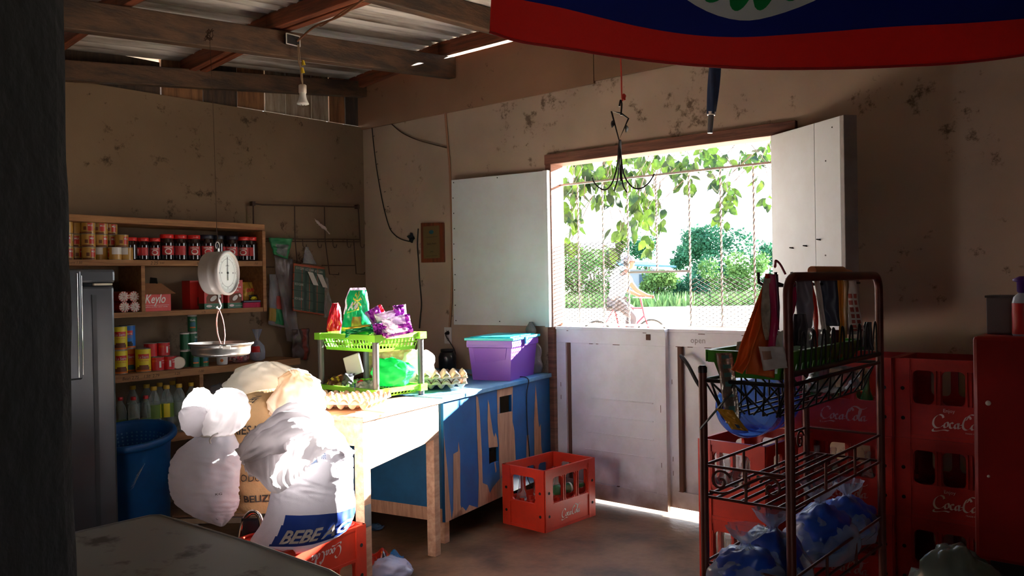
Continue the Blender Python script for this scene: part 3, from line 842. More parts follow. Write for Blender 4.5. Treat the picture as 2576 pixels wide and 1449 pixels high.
for k in ('rw', 'fw'):
    c = cb[k]; mb = MB(); ring = [c + fx * .31 * math.cos(a) + V((0, 0, .31 * math.sin(a))) for a in [i * 2 * PI / 36 for i in range(36)]]
    mb.tube(ring, .02, 8, closed=True); w_ = mb.build('wheel', tyre, bk)
    mb = MB()
    for i in range(18):
        a = i * 2 * PI / 18; mb.tube([c + fy * .03 * (1 if i % 2 else -1), c + fx * .3 * math.cos(a) + V((0, 0, .3 * math.sin(a)))], .0016, 4)
    mb.cyl(c - fy * .05, c + fy * .05, .02, n=10); mb.build('spokes', steel, w_)
mb = MB(); c = cb['bb']; mb.cyl(c - fy * .06, c - fy * .055, .09, n=24); mb.tube([c - fy * .06, Q(.24, -.1, .16), Q(.24, -.17, .16)], .01, 6); mb.tube([c + fy * .06, Q(.34, .1, .33), Q(.34, .17, .33)], .01, 6); mb.build('pedals', steel, bk)
# ================================================================== shelf wall
XF = -4.98
root = thing('wall_shelf', 'wooden wall shelf unit of cans and coffee jars beside the wire rack', 'shelf', (LX + .15, 2.5, 1.225))
ya, yb = 1.05, 3.285
def sb(name, x0, y0, z0, x1, y1, z1):
    mb = MB(); mb.bb(x0, y0, z0, x1, y1, z1); return mb.build(name, [shelf_wood], root, bevel=.003)
mb = MB(); mb.prism([(LX + .003, ya, 1.79), (XF, ya, 1.79), (XF, yb, 1.775), (LX + .003, yb, 1.775)], (0, 0, .04)); mb.build('top_board', shelf_wood, root, bevel=.003)
ink = M('marker_ink', (40, 28, 20), .8)
def shelf_board(z0, z1, y1, marks, parent):
    mb = MB(); mb.bb(LX + .003, ya, z0, XF, y1, z1)
    for yy, s, h in marks: mb.text(s, lambda x, y: V((XF + .001, yy + x, (z0 + z1) / 2 - h / 2 + y)), h, 1, shear=.2)
    return mb.build('shelf_board', [shelf_wood, ink], parent)
def sy(px, py=650, X=XF): return P(px, py, X=X).y
shelf_board(1.533, 1.567, 3.26, [(sy(172), 'corn 1.50', .014), (sy(378), '2.25', .02), (sy(402), '3.41', .012), (sy(495), '5.25', .014), (sy(640), '7.0', .014)], root)
shelf_board(1.226, 1.256, 3.26, [(sy(505), '1.75', .012)], root)
sb('side_panel', LX + .003, 3.262, 1.226, XF + .002, 3.288, 1.772)
yd = sy(361, 720); sb('divider', LX + .003, yd - .012, 1.2565, XF - .001, yd + .012, 1.532)
root2 = thing('low_wall_shelf', 'pair of low wooden shelf boards with tins above and bottles below', 'shelf', (LX + .15, 2.4, .45))
root_keep, root = root, root2
shelf_board(.845, .89, 3.55, [(sy(308, 955), 'Bean 2.75', .018), (sy(362, 950), '1.50  2.79', .018), (sy(440, 945), '1.25', .016), (sy(500, 940), '1.00', .016)], root2)
shelf_board(.45, .50, 3.3, [], root2)
yd2 = sy(508, 960); sb('divider', LX + .003, yd2 - .014, .5005, XF - .005, yd2 + .014, .8445)
sb('upright', LX + .003, 1.3, .0, LX + .05, 1.36, .4495); sb('upright', LX + .003, 3.2, .0, LX + .05, 3.26, .4495)

# ---------------------------------------------------------------- tins
can_y = M('tin_yellow', (178, 134, 58), .4); can_red = M('tin_red', (178, 40, 26), .4); can_white = M('tin_pale', (206, 202, 196), .35); tin = M('tin_bare', (176, 170, 160), .28, metal=.85); blk = M('print_black', (26, 22, 20), .6); brown_p = M('print_brown', (110, 60, 30), .6)
yel = M('label_bright_yellow', (226, 204, 40), .45); teal = M('label_teal', (30, 96, 110), .45); grn = M('label_green', (20, 96, 58), .45); blu = M('label_blue', (40, 110, 190), .45); org = M('label_orange', (210, 110, 30), .45); redl = M('label_red', (196, 30, 34), .45)
TOCAM = math.atan2(-2.2, 5.0)


def tin_body(r, h, fn, mats, name, lab, cat, n=40, texts=()):
    """drinks or food tin at the origin, label front along +X"""
    root = thing(name, lab, cat)
    mb = MB(); zs = [h * (.03 + .94 * k / 14) for k in range(15)]
    mb.lathe((0, 0, 0), [(r, z) for z in zs], n, fn, capb=False, capt=False)
    for t, z, hh, a0, w, mi in texts:
        mb.text(t, lambda x, y: V(((r + .0008) * math.cos(a0 + (x - w / 2) / r), (r + .0008) * math.sin(a0 + (x - w / 2) / r), z + y)), hh, mi, width=w, bold=.01)
    mb.build('label', mats, root)
    mb = MB(); mb.lathe((0, 0, 0), [(r * .93, .0), (r * 1.02, .001), (r * 1.02, h * .03), (r, h * .03)], n, capt=False); mb.build('rim', tin, root); mb = MB()
    mb.lathe((0, 0, 0), [(r, h * .97), (r * 1.02, h * .97), (r * 1.02, h), (r * .95, h), (r * .93, h - .003)], n, capb=False)
    mb.build('rim', tin, root)
    return root


def milk_fn(a, z):
    a = (a + PI) % (2 * PI) - PI; k = z / .075
    if .35 < a < 1.15 and .2 < k < .85: return 1
    if a > 1.5 or a < -2.4: return 2 if k > .45 else 0
    if -.25 < a < .12 and .3 < k < .6: return 3
    if k < .18: return 3 if abs(a) < 1 else 0
    return 0


milk = tin_body(.0375, .075, milk_fn, [can_y, can_red, can_white, brown_p], 'milk_tin', 'yellow and red tin', 'tin', texts=[('MILK', .044, .011, .75, .026, 2)])
top_z = 1.567
mk = []
cols = [(166, 3, 'first column by the post', -5.08), (190, 3, 'second column', -5.12), (206, 3, 'third column', -5.06), (235, 3, 'fourth column', -5.07)]
lv = ['bottom', 'middle', 'top']; kk = 0
for px, n, nm, X in cols:
    for k in range(n): mk.append((sy(px, 620, X), X, k, 'yellow and red tin, %s of the %s on the top shelf' % (lv[k], nm)))
mk += [(sy(263, 620, -5.10), -5.10, 0, 'yellow and red tin, bottom of the fifth column, behind the front pair'), (sy(262, 620, -5.10), -5.10, 1, 'yellow and red tin, middle of the fifth column, behind the front pair'), (sy(263, 620, -5.10), -5.10, 2, 'yellow and red tin, top of the fifth column'),
       (sy(249, 645, -5.015), -5.015, 0, 'single front tin with pale label at the shelf edge left of two stacked tins'), (sy(277, 645, -5.03), -5.03, 0, 'lower of the two stacked front tins beside the small jars'), (sy(277, 645, -5.03), -5.03, 1, 'upper of the two stacked front tins beside the small jars')]
placed = []
for i, (y, X, k, lb) in enumerate(mk):
    # keep neighbours in one layer from overlapping
    for (y2, X2, k2) in placed:
        if k2 == k and (y - y2) ** 2 + (X - X2) ** 2 < .0768 ** 2:
            dx_ = X - X2; y = y2 + math.sqrt(max(0, .0768 ** 2 - dx_ * dx_))
    placed.append((y, X, k))
    rz = TOCAM + [.1, -.1, 2.6, .3, -.2, 1.9, .0][i % 7] - (.3 if k else 0)
    if 'pale label' in lb: rz = TOCAM - 2.0
    if i == 0: milk.location = (X, y, top_z + .0755 * k); milk.rotation_euler = (0, 0, rz); milk['label'] = lb; milk['group'] = 'yellow tins on the top shelf'; o = milk
    else: dup(milk, (X, y, top_z + .0755 * k), rz, lb, 'yellow tins on the top shelf')

# ---------------------------------------------------------------- coffee jars
coffee = M('coffee_in_glass', (30, 16, 14), .12, var=.2, spec=.8); lid_red = M('jar_lid_red', (200, 30, 26), .4); lid_navy = M('jar_lid_navy', (22, 26, 44), .4); jar_lab = M('jar_label_red', (176, 34, 38), .5); cupw = M('jar_cup_white', (222, 214, 208), .5)


def jar(r, h, lid, name, lab):
    root = thing(name, lab, 'jar'); mb = MB(); hb = h * .86
    def fn(a, z):
        a = (a + PI) % (2 * PI) - PI; k = z / h
        return 1 if .22 < k < .58 and (abs(a) < .95 or abs(a) > 2.0) else 0
    prof = [(r * .86, 0), (r * .98, h * .03)] + [(r, h * (.06 + .62 * k / 16)) for k in range(17)] + [(r * .97, h * .73), (r * .86, h * .81), (r * .84, hb)]
    mb.lathe((0, 0, 0), prof, 40, fn)
    rr_ = r + .0008
    def onj(x, y, a0=0): return V((rr_ * math.cos(a0 + x / r), rr_ * math.sin(a0 + x / r), y))
    mb.text('NESCAFE', lambda x, y: onj(x - r * .6, h * .47 + y), h * .06, 2, width=r * 1.2, bold=.02)
    ring = [(.5 * r * math.cos(q), h * .11 * math.sin(q)) for q in [i * 2 * PI / 20 for i in range(20)]]
    ri = [(.36 * r * math.cos(q), h * .075 * math.sin(q) + h * .008) for q in [i * 2 * PI / 20 for i in range(20)]]
    vs = [onj(x, h * .345 + y) for x, y in ring] + [onj(x, h * .345 + y) for x, y in ri]
    mb.add(vs, [(i, (i + 1) % 20, 20 + (i + 1) % 20, 20 + i) for i in range(20)], 2)
    vs = [onj(x, y, PI * .78) for x, y in ((-.2 * r, h * .3), (.2 * r, h * .3), (.2 * r, h * .5), (-.2 * r, h * .5))]; mb.poly(vs, 2)
    mb.build('glass_body', [coffee, jar_lab, cupw], root)
    mb = MB(); mb.lathe((0, 0, 0), [(r * .9, hb - .002), (r * .94, hb), (r * .94, h * .985), (r * .9, h)], 32); mb.build('lid', lid, root)
    return root


js = jar(.036, .138, lid_red, 'coffee_jar', 'x'); jl = jar(.043, .163, lid_red, 'coffee_jar', 'x'); jn = jar(.046, .168, lid_navy, 'coffee_jar', 'x')
spec = [(js, 301, -5.12, 0.4, 'small red lidded coffee jar touching the tins'), (js, 319, -5.06, 2.2, 'second small red lidded coffee jar from the tins'), (js, 343, -5.06, 2.9, 'third small red lidded coffee jar from the tins'), (js, 367, -5.06, 0., 'fourth small red lidded coffee jar, next to the first tall jar'),
        (jl, 399, -5.06, .15, 'tall red lidded coffee jar beside the four small jars'), (jl, 424, -5.14, 2.5, 'tall red lidded coffee jar behind the first tall jar'), (jl, 449, -5.06, 2.8, 'third tall red lidded coffee jar from the left'), (jl, 480, -5.05, .05, 'tall red lidded coffee jar just left of the dark lidded jars'),
        (jn, 512, -5.05, .1, 'dark lidded coffee jar left of the scale hook'), (jn, 546, -5.07, 1.6, 'dark lidded coffee jar directly behind the scale hook'), (jn, 577, -5.06, -.1, 'dark lidded coffee jar right of the scale hook'),
        (jl, 604, -5.06, -.2, 'tall red lidded coffee jar second from the shelf side panel'), (jl, 632, -5.05, 2.3, 'tall red lidded coffee jar next to the shelf side panel')]
used = set(); lasty = {}
rad = {js: .036, jl: .043, jn: .046}
pj = []
for pr0, px, X, rz, lb in spec:
    y = sy(px, 640, X)
    for (y2, X2, r2) in pj:
        rr_ = rad[pr0] + r2 + .001
        if (y - y2) ** 2 + (X - X2) ** 2 < rr_ ** 2: y = y2 + math.sqrt(rr_ ** 2 - (X - X2) ** 2)
    y = min(y, 3.262 - rad[pr0] - .002); pj.append((y, X, rad[pr0]))
    if pr0 not in used:
        used.add(pr0); pr0.location = (X, y, top_z); pr0.rotation_euler = (0, 0, TOCAM + rz); pr0['label'] = lb; pr0['group'] = 'coffee jars on the top shelf'
    else: dup(pr0, (X, y, top_z), TOCAM + rz, lb, 'coffee jars on the top shelf')

# ---------------------------------------------------------------- second shelf: biscuit rolls, cartons, packets, brush
Z2 = 1.2565
frill = M('paper_frill', (222, 206, 200), .7, bump=.5, bscale=60); roll_red = M('wrapper_red', (190, 34, 24), .35)
def roll_make():
    r = thing('biscuit_roll', 'x', 'packet'); mb = MB(); R_ = .031
    mb.lathe((0, 0, 0), [(R_ * .97, -.1), (R_, -.095), (R_, .095), (R_ * .97, .1)], 28, lambda a, z: 1 if (1.2 < a < 2.2 and z > .02) else 0, ax=Matrix(((0, 0, 1), (0, 1, 0), (-1, 0, 0))))
    mb.build('wrapper', [roll_red, yel], r)
    mb = MB()
    mb.surf(lambda u, v: V((.1 + .004 * math.sin(u * 2 * PI * 11) * v + .008 * (1 - v), R_ * v * (1 + .04 * math.sin(u * 2 * PI * 17)) * math.cos(2 * PI * u), R_ * v * (1 + .04 * math.sin(u * 2 * PI * 17)) * math.sin(2 * PI * u))), 66, 5, lambda u, v: 1 if v < .28 and .1 < u % .5 < .3 else 0, closeu=True)
    mb.build('twisted_end', [frill, M('frill_ink', (150, 60, 70), .7)], r); return r
rl_ = None
for i, (px, py, z, X, lb) in enumerate(((313, 773, .0315, -5.10, 'red biscuit roll, lower left of the four beside the fridge'), (342, 773, .0315, -5.10, 'red biscuit roll, lower right of the four, against the divider'), (311, 745, .093, -5.11, 'red biscuit roll, upper left of the four beside the fridge'), (340, 747, .093, -5.11, 'red biscuit roll, upper right of the four, against the divider'))):
    y = sy(px, py, X + .1)
    if i % 2 and True: y = max(y, yl + .063)
    yl = y; y = min(y, yd - .012 - .033)
    if rl_ is None: rl_ = roll_make(); rl_.location = (X, y, Z2 + z); rl_['label'] = lb; rl_['group'] = 'biscuit rolls on the second shelf'
    else: dup(rl_, (X, y, Z2 + z), 0, lb, 'biscuit rolls on the second shelf', rot=(i * .9, 0, 0))

kraft = M('kraft_card', (140, 94, 62), .8, var=.2); box_red = M('carton_red', (196, 38, 30), .45)
y0, y1 = sy(367, 760), sy(434, 760)
root = thing('biscuit_carton', 'open red carton with brown flap beside the shelf divider', 'box', (-5.08, (y0 + y1) / 2, Z2))
mb = MB(); mb.bb(-5.2, y0, Z2, XF - .02, y1, Z2 + .115)
xf = XF - .0192
mb.text('Keylo', lambda x, y: V((xf, y0 + .004 + x, Z2 + .05 + y)), .055, 1, width=.13, shear=.3, bold=.01)
mb.bb(xf - .0005, y0 + .004, Z2 + .036, xf, y1 - .012, Z2 + .0375, 1); mb.text('galletas surtidas sabor vainilla', lambda x, y: V((xf, y0 + .006 + x, Z2 + .024 + y)), .006, 1, width=.14)
mb.build('carton', [box_red, cupw], root, bevel=0)
mb = MB(); a = V((XF - .018, y0 - .002, Z2 + .118)); mb.prism([a + V((-.06, 0, .052)), a + V((-.06, .14, .052)), a + V((.012, .195, -.012)), a + V((.012, 0, -.012))], (-.003, 0, -.003)); mb.prism([a + V((-.16, .01, .0)), a + V((-.16, .15, .0)), a + V((-.19, .15, .055)), a + V((-.19, .01, .055))], (.003, 0, .0)); mb.prism([a + V((-.1, .085, .05)), a + V((-.05, .11, .05)), a + V((-.08, .12, .085)), a + V((-.12, .1, .09))], (0, .004, 0), 1); mb.build('flap', [kraft, dark], root)

def coco(name, lab, pa, pb, X1, depth=.07, dimm=False):
    y0, y1 = sy(pa, 745, X1), sy(pb, 745, X1); h = .185
    root = thing(name, lab, 'box', (X1 - depth / 2, (y0 + y1) / 2, Z2), group='coconut milk cartons')
    mb = MB(); mb.bb(X1 - depth, y0, Z2, X1, y1, Z2 + h); w = y1 - y0; x = X1 + .0006
    if not dimm:
        mb.bb(X1 - depth + .001, y0 - .0004, Z2, X1 + .0004, y1 + .0004, Z2 + .036, 1); q = lambda a, b: V((x, y0 + a * w, Z2 + b * h))
        mb.poly([q(.1, .2), q(.92, .2), q(.92, .48), q(.8, .55), q(.2, .5), q(.1, .4)], 2)
        def el(cx, cz, rx, rz, s, mi, off):
            mb.poly([q(cx + rx * math.cos(t) * math.cos(s) - rz * math.sin(t) * math.sin(s) * 1.4, cz + (rx * math.cos(t) * math.sin(s) + rz * math.sin(t) * math.cos(s) * 1.4) * .7) + V((off, 0, 0)) for t in [i * PI / 9 for i in range(18)]], mi)
        el(.48, .36, .24, .1, .6, 4, .0004); el(.48, .365, .2, .08, .6, 3, .0008); el(.8, .44, .13, .06, -.7, 4, .0004); el(.8, .445, .1, .045, -.7, 3, .0008); el(.25, .1, .16, .045, 0, 3, .0006)
        mb.text('Coconut', lambda a, b: V((x + .0004, y0 + w * .28 + a, Z2 + h * .72 + b)), .014, 3, width=w * .6); mb.text('Milk', lambda a, b: V((x + .0004, y0 + w * .4 + a, Z2 + h * .6 + b)), .012, 3, width=w * .34)
        mb.text('Coconut Milk Powder', lambda a, b: V((x + .0004, y0 + w * .48 + a, Z2 + .013 + b)), .008, 3, width=w * .46); el(.62, .9, .16, .05, 0, 3, .0006)
    else:
        mb.poly([V((x, y0 + .05, Z2 + .02)), V((x, y1 - .01, Z2 + .02)), V((x, y1 - .01, Z2 + .08)), V((x, y0 + .05, Z2 + .075))], 2)
    mb.build('carton', [box_red, grn, brown_p, cupw, M('coconut_rim', (90, 50, 30), .7)], root)
coco('milk_powder_carton', 'red carton standing back in shade left of the coconut cartons', 478, 506, -5.13, .1, True)
coco('milk_powder_carton', 'red coconut milk powder carton partly behind the scale dial', 514, 561, -5.02)
coco('milk_powder_carton', 'red coconut milk powder carton right of the scale beside the yellow packet', 573, 611, -5.02)

gold = M('gold_foil', (196, 160, 58), .3, metal=.3, bump=.3, bscale=25)
r_ = thing('coffee_packet', 'gold coffee packet standing by the shelf side panel', 'packet', (-5.1, sy(629, 740, -5.08), Z2)); mb = MB(); yc = sy(629, 740, -5.09)
f = pillow(mb, (-5.11, yc, Z2 + .086), (0, 1, 0), (0, 0, 1), (1, 0, 0), .1, .17, .045, seed=3)
mb.text('CAFE', lambda x, y: V((-5.083, yc - .034 + x, Z2 + .105 + y)), .022, 1, bold=.04, width=.06); mb.build('foil', [gold, redl], r_)
r_ = thing('small_coffee_packet', 'small black and yellow packet leaning on the gold packet', 'packet', (-5.05, yc, Z2)); mb = MB(); pillow(mb, (-5.055, yc + .004, Z2 + .058), (0, 1, 0), (0, 0, 1), (1, 0, .1), .07, .05, .02, seed=5, mi=lambda u, v: 1 if ((u - .5) / .36) ** 2 + ((v - .5) / .3) ** 2 < 1 else 0); mb.build('wrapper', [blk, yel], r_)
r_ = thing('scrub_brush', 'pink bristled scrub brush at the right end of the second shelf', 'brush', (-5.02, sy(636, 770, -5.0), Z2)); y0, y1 = sy(613, 770, -5.0), sy(657, 770, -5.0)
mb = MB(); mb.bb(-5.055, y0, Z2 + .034, -5.0, y1, Z2 + .048); mb.build('back', M('brush_navy', (36, 36, 66), .4), r_, bevel=.004)
mb = MB(); 
for i in range(26):
    for j in range(5):
        p = V((-5.05 + j * .0115, y0 + .004 + (y1 - y0 - .008) * i / 25, Z2)); mb.cyl(p, p + V((0, 0, .034)), .0022, n=5)
mb.build('bristles', M('brush_pink', (200, 40, 90), .6), r_)

# ---------------------------------------------------------------- third shelf: tins, jar, bags
Z3 = .8905
def sierra(bg, top, band, name='bean_tin'):
    def fn(a, z):
        a = (a + PI) % (2 * PI) - PI; k = z / .142
        if abs(a) < .8 and .56 < k < .74: return 1
        if .12 < k < .34 and abs(a + .1) < .95 and k < .32 - .14 * a * a: return 2
        return 0 if k > .1 else 3
    return tin_body(.044, .142, fn, [bg, top, band, org, cupw], name, 'x', 'tin', texts=[('La Sierra', .142 * .59, .017, 0, .06, 4), ('frijoles refritos', .142 * .47, .008, 0, .055, 1)])
ta = sierra(yel, redl, brown_p); tb = sierra(blu, redl, blk); tc_ = sierra(org, redl, teal)
def smallred():
    def fn(a, z):
        a = (a + PI) % (2 * PI) - PI
        return 1 if -.45 < a < -.1 and .02 < z < .06 else 0
    return tin_body(.0385, .083, fn, [redl, cupw, org], 'tomato_tin', 'x', 'tin', texts=[('pasta de', .058, .009, .35, .03, 1), ('tomate', .044, .009, .35, .026, 1), ('salsa', .055, .014, -1.2, .03, 2)])
td = smallred()
def green_fn(a, z):
    a = (a + PI) % (2 * PI) - PI; k = z / .11
    if .2 < k < .55 and abs(a) < .7: return 1 if k < .32 else 2
    if k > .88: return 3
    return 0
te = tin_body(.029, .11, green_fn, [grn, org, teal, cupw], 'vegetable_tin', 'x', 'tin', texts=[('VEG-ALL', .07, .013, 0, .036, 3)])
def put(proto, px, X, z, lb, grp, rz=0., rot=None, y=None):
    y = sy(px, 900, X) if y is None else y
    loc = (X, y, z)
    if 'group' not in proto: proto.location = loc; proto.rotation_euler = rot or (0, 0, TOCAM + rz); proto['label'] = lb; proto['group'] = grp; return proto
    return dup(proto, loc, TOCAM + rz, lb, grp, rot)
G = 'food tins on the third shelf'
y1_ = sy(301, 900, -5.06)
put(ta, 300, -5.06, Z3, 'yellow bean tin standing on the shelf next to the fridge edge', G, .25, y=y1_); put(ta, 300, -5.06, Z3 + .1425, 'yellow bean tin stacked on top next to the fridge edge', G, .15, y=y1_)
put(tb, 322, -5.15, Z3 + .1425, 'blue and yellow bean tin stacked behind the upper yellow tin', G, -.1); put(tc_, 322, -5.15, Z3, 'dark orange bean tin standing behind the yellow tins', G, .2)
put(tc_, 343, -5.16, Z3, 'orange bean tin half hidden behind the front yellow tin', G, -1.2, y=sy(322, 900, -5.15) + .091); put(ta, 360, -5.055, Z3, 'front yellow bean tin beside the small red tins', G, .05)
yr = sy(396, 915, -5.05)
put(td, 395, -5.05, Z3, 'small red tin, lower left of the four stacked', G, .7, y=yr); put(td, 425, -5.05, Z3, 'small red tin, lower right of the four stacked', G, .3, y=yr + .0805)
put(td, 380, -5.16, Z3, 'small red tin hidden behind the lower left one', G, 1.5, y=yr - .03); put(td, 380, -5.16, Z3, 'small red tin hidden behind the lower right one', G, 1.5, y=yr + .052)
put(td, 378, -5.11, Z3 + .0835, 'small red tin, upper left of the four stacked', G, -1.5, y=yr - .012); put(td, 408, -5.11, Z3 + .0835, 'small red tin, upper right of the four stacked', G, .9, y=yr + .07)
put(td, 457, -5.08, Z3 + .0395, 'red tin lying on its side with its bare end showing', G, rot=(0, PI / 2, -.35), y=sy(455, 915, -5.03))
put(td, 468, -5.19, Z3 + .0395, 'red tin lying behind the other tipped tin', G, rot=(0, PI / 2, .5), y=sy(474, 915, -5.17))
yg = sy(491, 910, -5.03)
put(te, 491, -5.03, Z3, 'green tin at the shelf front below the scale pan', G, .1, y=yg); put(te, 515, -5.03, Z3, 'second green tin below the scale pan', G, .4, y=yg + .0605)
put(te, 483, -5.1, Z3, 'dark green tin standing behind the front green tin', G, 2.5, y=yg - .03); put(te, 483, -5.1, Z3 + .1105, 'green tin stacked just left of the scale pan rim', G, 2.4, y=yg - .03)
put(te, 505, -5.12, Z3, 'green tin at the base of the tallest green stack', G, 1, y=yg + .035); put(te, 505, -5.12, Z3 + .1105, 'green tin second up in the tallest green stack', G, 1, y=yg + .035); put(te, 505, -5.12, Z3 + .221, 'topmost green tin of the tallest stack above the scale pan', G, 0, y=yg + .035)
r_ = thing('sauce_jar', 'white plastic sauce jar under the scale pan', 'jar', (-5.04, sy(559, 910, -5.04), Z3)); mb = MB(); yc = sy(559, 910, -5.04)
ax = Matrix.Rotation(TOCAM, 3, 'Z')
mb.lathe((-5.04, yc, Z3), [(.03, 0), (.034, .006), (.036, .05), (.034, .075), (.028, .09)], 28, ax=ax); 
mb.text('KRAFT', lambda x, y: V((-5.04, yc, Z3)) + ax @ V((.0372 * math.cos((x - .017) / .036), .0372 * math.sin((x - .017) / .036), .062 + y)), .01, 1, width=.034, bold=.02)
mb.surf(lambda u, v: V((-5.04, yc, Z3)) + ax @ V((.0375 * math.cos(-.55 + .9 * u), .0375 * math.sin(-.55 + .9 * u), .014 + .03 * v)), 10, 6, lambda u, v: 2 if (u - .4) ** 2 + (v - .5) ** 2 < .1 else 0); mb.build('body', [cream, blk, org], r_)
mb = MB(); mb.lathe((-5.04, yc, Z3), [(.03, .088), (.032, .09), (.032, .11), (.03, .112)], 24); mb.build('lid', cupw, r_)
r_ = thing('candy_bag', 'clear bag of red and white sweets below the scale pan', 'bag', (-5.08, sy(605, 910, -5.08), Z3)); yc = sy(602, 910, -5.06)
mb = MB(); blob(mb, (-5.08, yc, Z3 + .05), (.08, .075, .062), 4.4, .2, flat=-.049); mb.build('film', clear_plastic('sweet_film', (190, 120, 125), .35), r_)
mb = MB(); r2 = random.Random(8)
for k in range(26):
    p = V((-5.08 + r2.uniform(-.05, .05), yc + r2.uniform(-.045, .045), Z3 + .014 + r2.uniform(0, .045))); mb.lathe(p, [(.002, -.009), (.009, -.005), (.01, .003), (.003, .009)], 8, k % 2)
mb.build('sweets', [redl, cupw], r_)
r_ = thing('tied_bag', 'small tied clear bag with a red mark at the shelf end', 'bag', (-5.07, sy(650, 890, -5.07), Z3)); yc = sy(650, 890, -5.07)
mb = MB(); mb.lathe((-5.08, yc, Z3), [(.03, 0), (.05, .012), (.052, .06), (.046, .1), (.02, .13), (.009, .142), (.012, .155), (.03, .2), (.034, .215)], 26, lambda a, z: 1 if (z > .06 and z < .1 and 4.9 < a < 6.1) else 0)
mb.build('film', [clear_plastic('ice_film', (170, 175, 195), .4), redl], r_)

# ---------------------------------------------------------------- bottom shelf bottles
Z4 = .5005
cap_y = M('cap_yellow', (206, 160, 40), .4); cap_r = M('cap_red', (196, 30, 34), .4); oil = clear_plastic('oil_bottle', (170, 178, 168), .3, .06); lab_g = M('oil_label_green', (98, 122, 44), .5); lab_w = M('oil_label_pale', (140, 150, 140), .5)
def bottle(r, h, cap, name, label_mats, lab_rng, grip=True):
    root = thing(name, 'x', 'bottle'); mb = MB()
    pr_ = [(r * .8, 0), (r, .008)]
    for k in range(20):
        z = .012 + (h * .62 - .012) * k / 19; pr_.append((r * (1 - (.06 * (math.sin(k * 1.9) > .3) if grip and not (lab_rng[0] < z < lab_rng[1]) else 0)), z))
    pr_ += [(r * .95, h * .68), (r * .78, h * .78), (r * .5, h * .86), (r * .36, h * .9), (r * .36, h * .93)]
    mb.lathe((0, 0, 0), pr_, 28); mb.build('body', oil, root)
    mb = MB(); mb.lathe((0, 0, 0), [(r + .0012, lab_rng[0]), (r + .0012, lab_rng[0] + (lab_rng[1] - lab_rng[0]) * .35), (r + .0012, lab_rng[1] - .012), (r + .0012, lab_rng[1])], 28, lambda a, z: (1 if (.6 < a < 1.6) else (2 if 2.6 < a < 3.4 and z < lab_rng[0] + .02 else 0)), capb=False, capt=False); mb.build('label', label_mats, root)
    mb = MB(); mb.lathe((0, 0, 0), [(r * .43, h * .92), (r * .45, h * .925), (r * .45, h * .99), (r * .4, h)], 20); mb.build('cap', cap, root)
    return root
ob = bottle(.04, .295, cap_y, 'oil_bottle', [lab_g, yel, brown_p], (.1, .185)); ob2 = bottle(.04, .295, cap_y, 'oil_bottle', [lab_w, lab_w, lab_w], (.1, .185)); rb_ = bottle(.034, .245, cap_r, 'vinegar_bottle', [lab_g, redl, cupw], (.04, .11), False)
bt = [(334, 988, ob2, 'yellow capped oil bottle behind the red capped bottles', 1.), (369, 982, ob2, 'yellow capped oil bottle in the back row, second from the fridge', 1.), (402, 979, ob2, 'yellow capped oil bottle in the back row, third from the fridge', .4), (434, 976, ob2, 'yellow capped oil bottle rearmost in the middle', .4), (452, 982, ob2, 'yellow capped oil bottle behind the front one with plain label', .4),
      (387, 992, ob, 'front yellow capped oil bottle with a green label', .35), (419, 987, ob, 'yellow capped oil bottle with a half turned yellow and green label', -1.2), (448, 992, ob2, 'front yellow capped oil bottle with a plain pale label', .2), (479, 987, ob2, 'yellow capped oil bottle beside the tied white sack', .2)]
pp = []
for px, py, pr0, lb, rz in bt:
    back = any(w in lb for w in ('back row', 'rearmost', 'behind')); X = -5.2 if back else -5.04
    if 'rearmost' in lb: X = -5.22
    y = sy(px, py, X)
    for (a, b_) in pp:
        if (y - a) ** 2 + (X - b_) ** 2 < .082 ** 2: y = a + math.sqrt(max(0, .082 ** 2 - (X - b_) ** 2))
    pp.append((y, X)); put(pr0, 0, X, Z4, lb, 'oil bottles on the bottom shelf', rz, y=y)
for px, py, lb, rz in ((303, 1008, 'red capped bottle half hidden by the fridge', .5), (322, 1009, 'red capped bottle with green label, middle of three', .6), (355, 1008, 'red capped bottle with red and green label, nearest the oil bottles', 1.2)):
    X = -5.045 if px > 310 else -5.1
    y = sy(px, py, X)
    for (a, b_) in pp:
        if (y - a) ** 2 + (X - b_) ** 2 < .076 ** 2: y = a + (math.sqrt(max(0, .076 ** 2 - (X - b_) ** 2)) * (1 if y > a else -1))
    pp.append((y, X)); put(rb_, 0, X, Z4, lb, 'red capped bottles on the bottom shelf', rz, y=y)
r_ = thing('folded_plastic', 'grey folded plastic lying on the bottom shelf behind the sacks', 'bag', (-5.1, sy(540, 980, -5.1), .5)); mb = MB(); blob(mb, (-5.1, sy(545, 985, -5.1) + .06, .62), (.1, .17, .13), 2.2, .25, flat=-.118); mb.build('film', film_grey, r_)

# ---------------------------------------------------------------- fridge
silver = M('fridge_silver', (84, 88, 94), .36, metal=.5, var=.08, vscale=2); fr_dark = M('fridge_groove', (52, 56, 62), .5); hinge_m = M('hinge_cream', (206, 200, 176), .5)
fy1 = P(297, 1000, X=-4.22).y; fz = P(288, 677, X=-4.22).z
root = thing('fridge', 'silver grey fridge behind the dark post beside the shelves', 'fridge', (-4.5, fy1 - .3, 0))
mb = MB(); mb.bb(-4.85, fy1 - .62, .03, -4.285, fy1 - .012, fz - .004); mb.build('body', silver, root, bevel=.012)
zs = P(288, 715, X=-4.22).z; yL = P(120, 800, X=-4.22).y
mb = MB(); mb.bb(-4.28, yL, zs + .006, -4.22, fy1, fz); mb.build('freezer_door', silver, root, bevel=.014)
yh = P(186, 800, X=-4.22).y; ygv = P(243, 900, X=-4.22).y
mb = MB(); mb.bb(-4.28, yL, .06, -4.225, fy1 - .004, zs - .006); dr = mb.build('door', silver, root, bevel=.014)
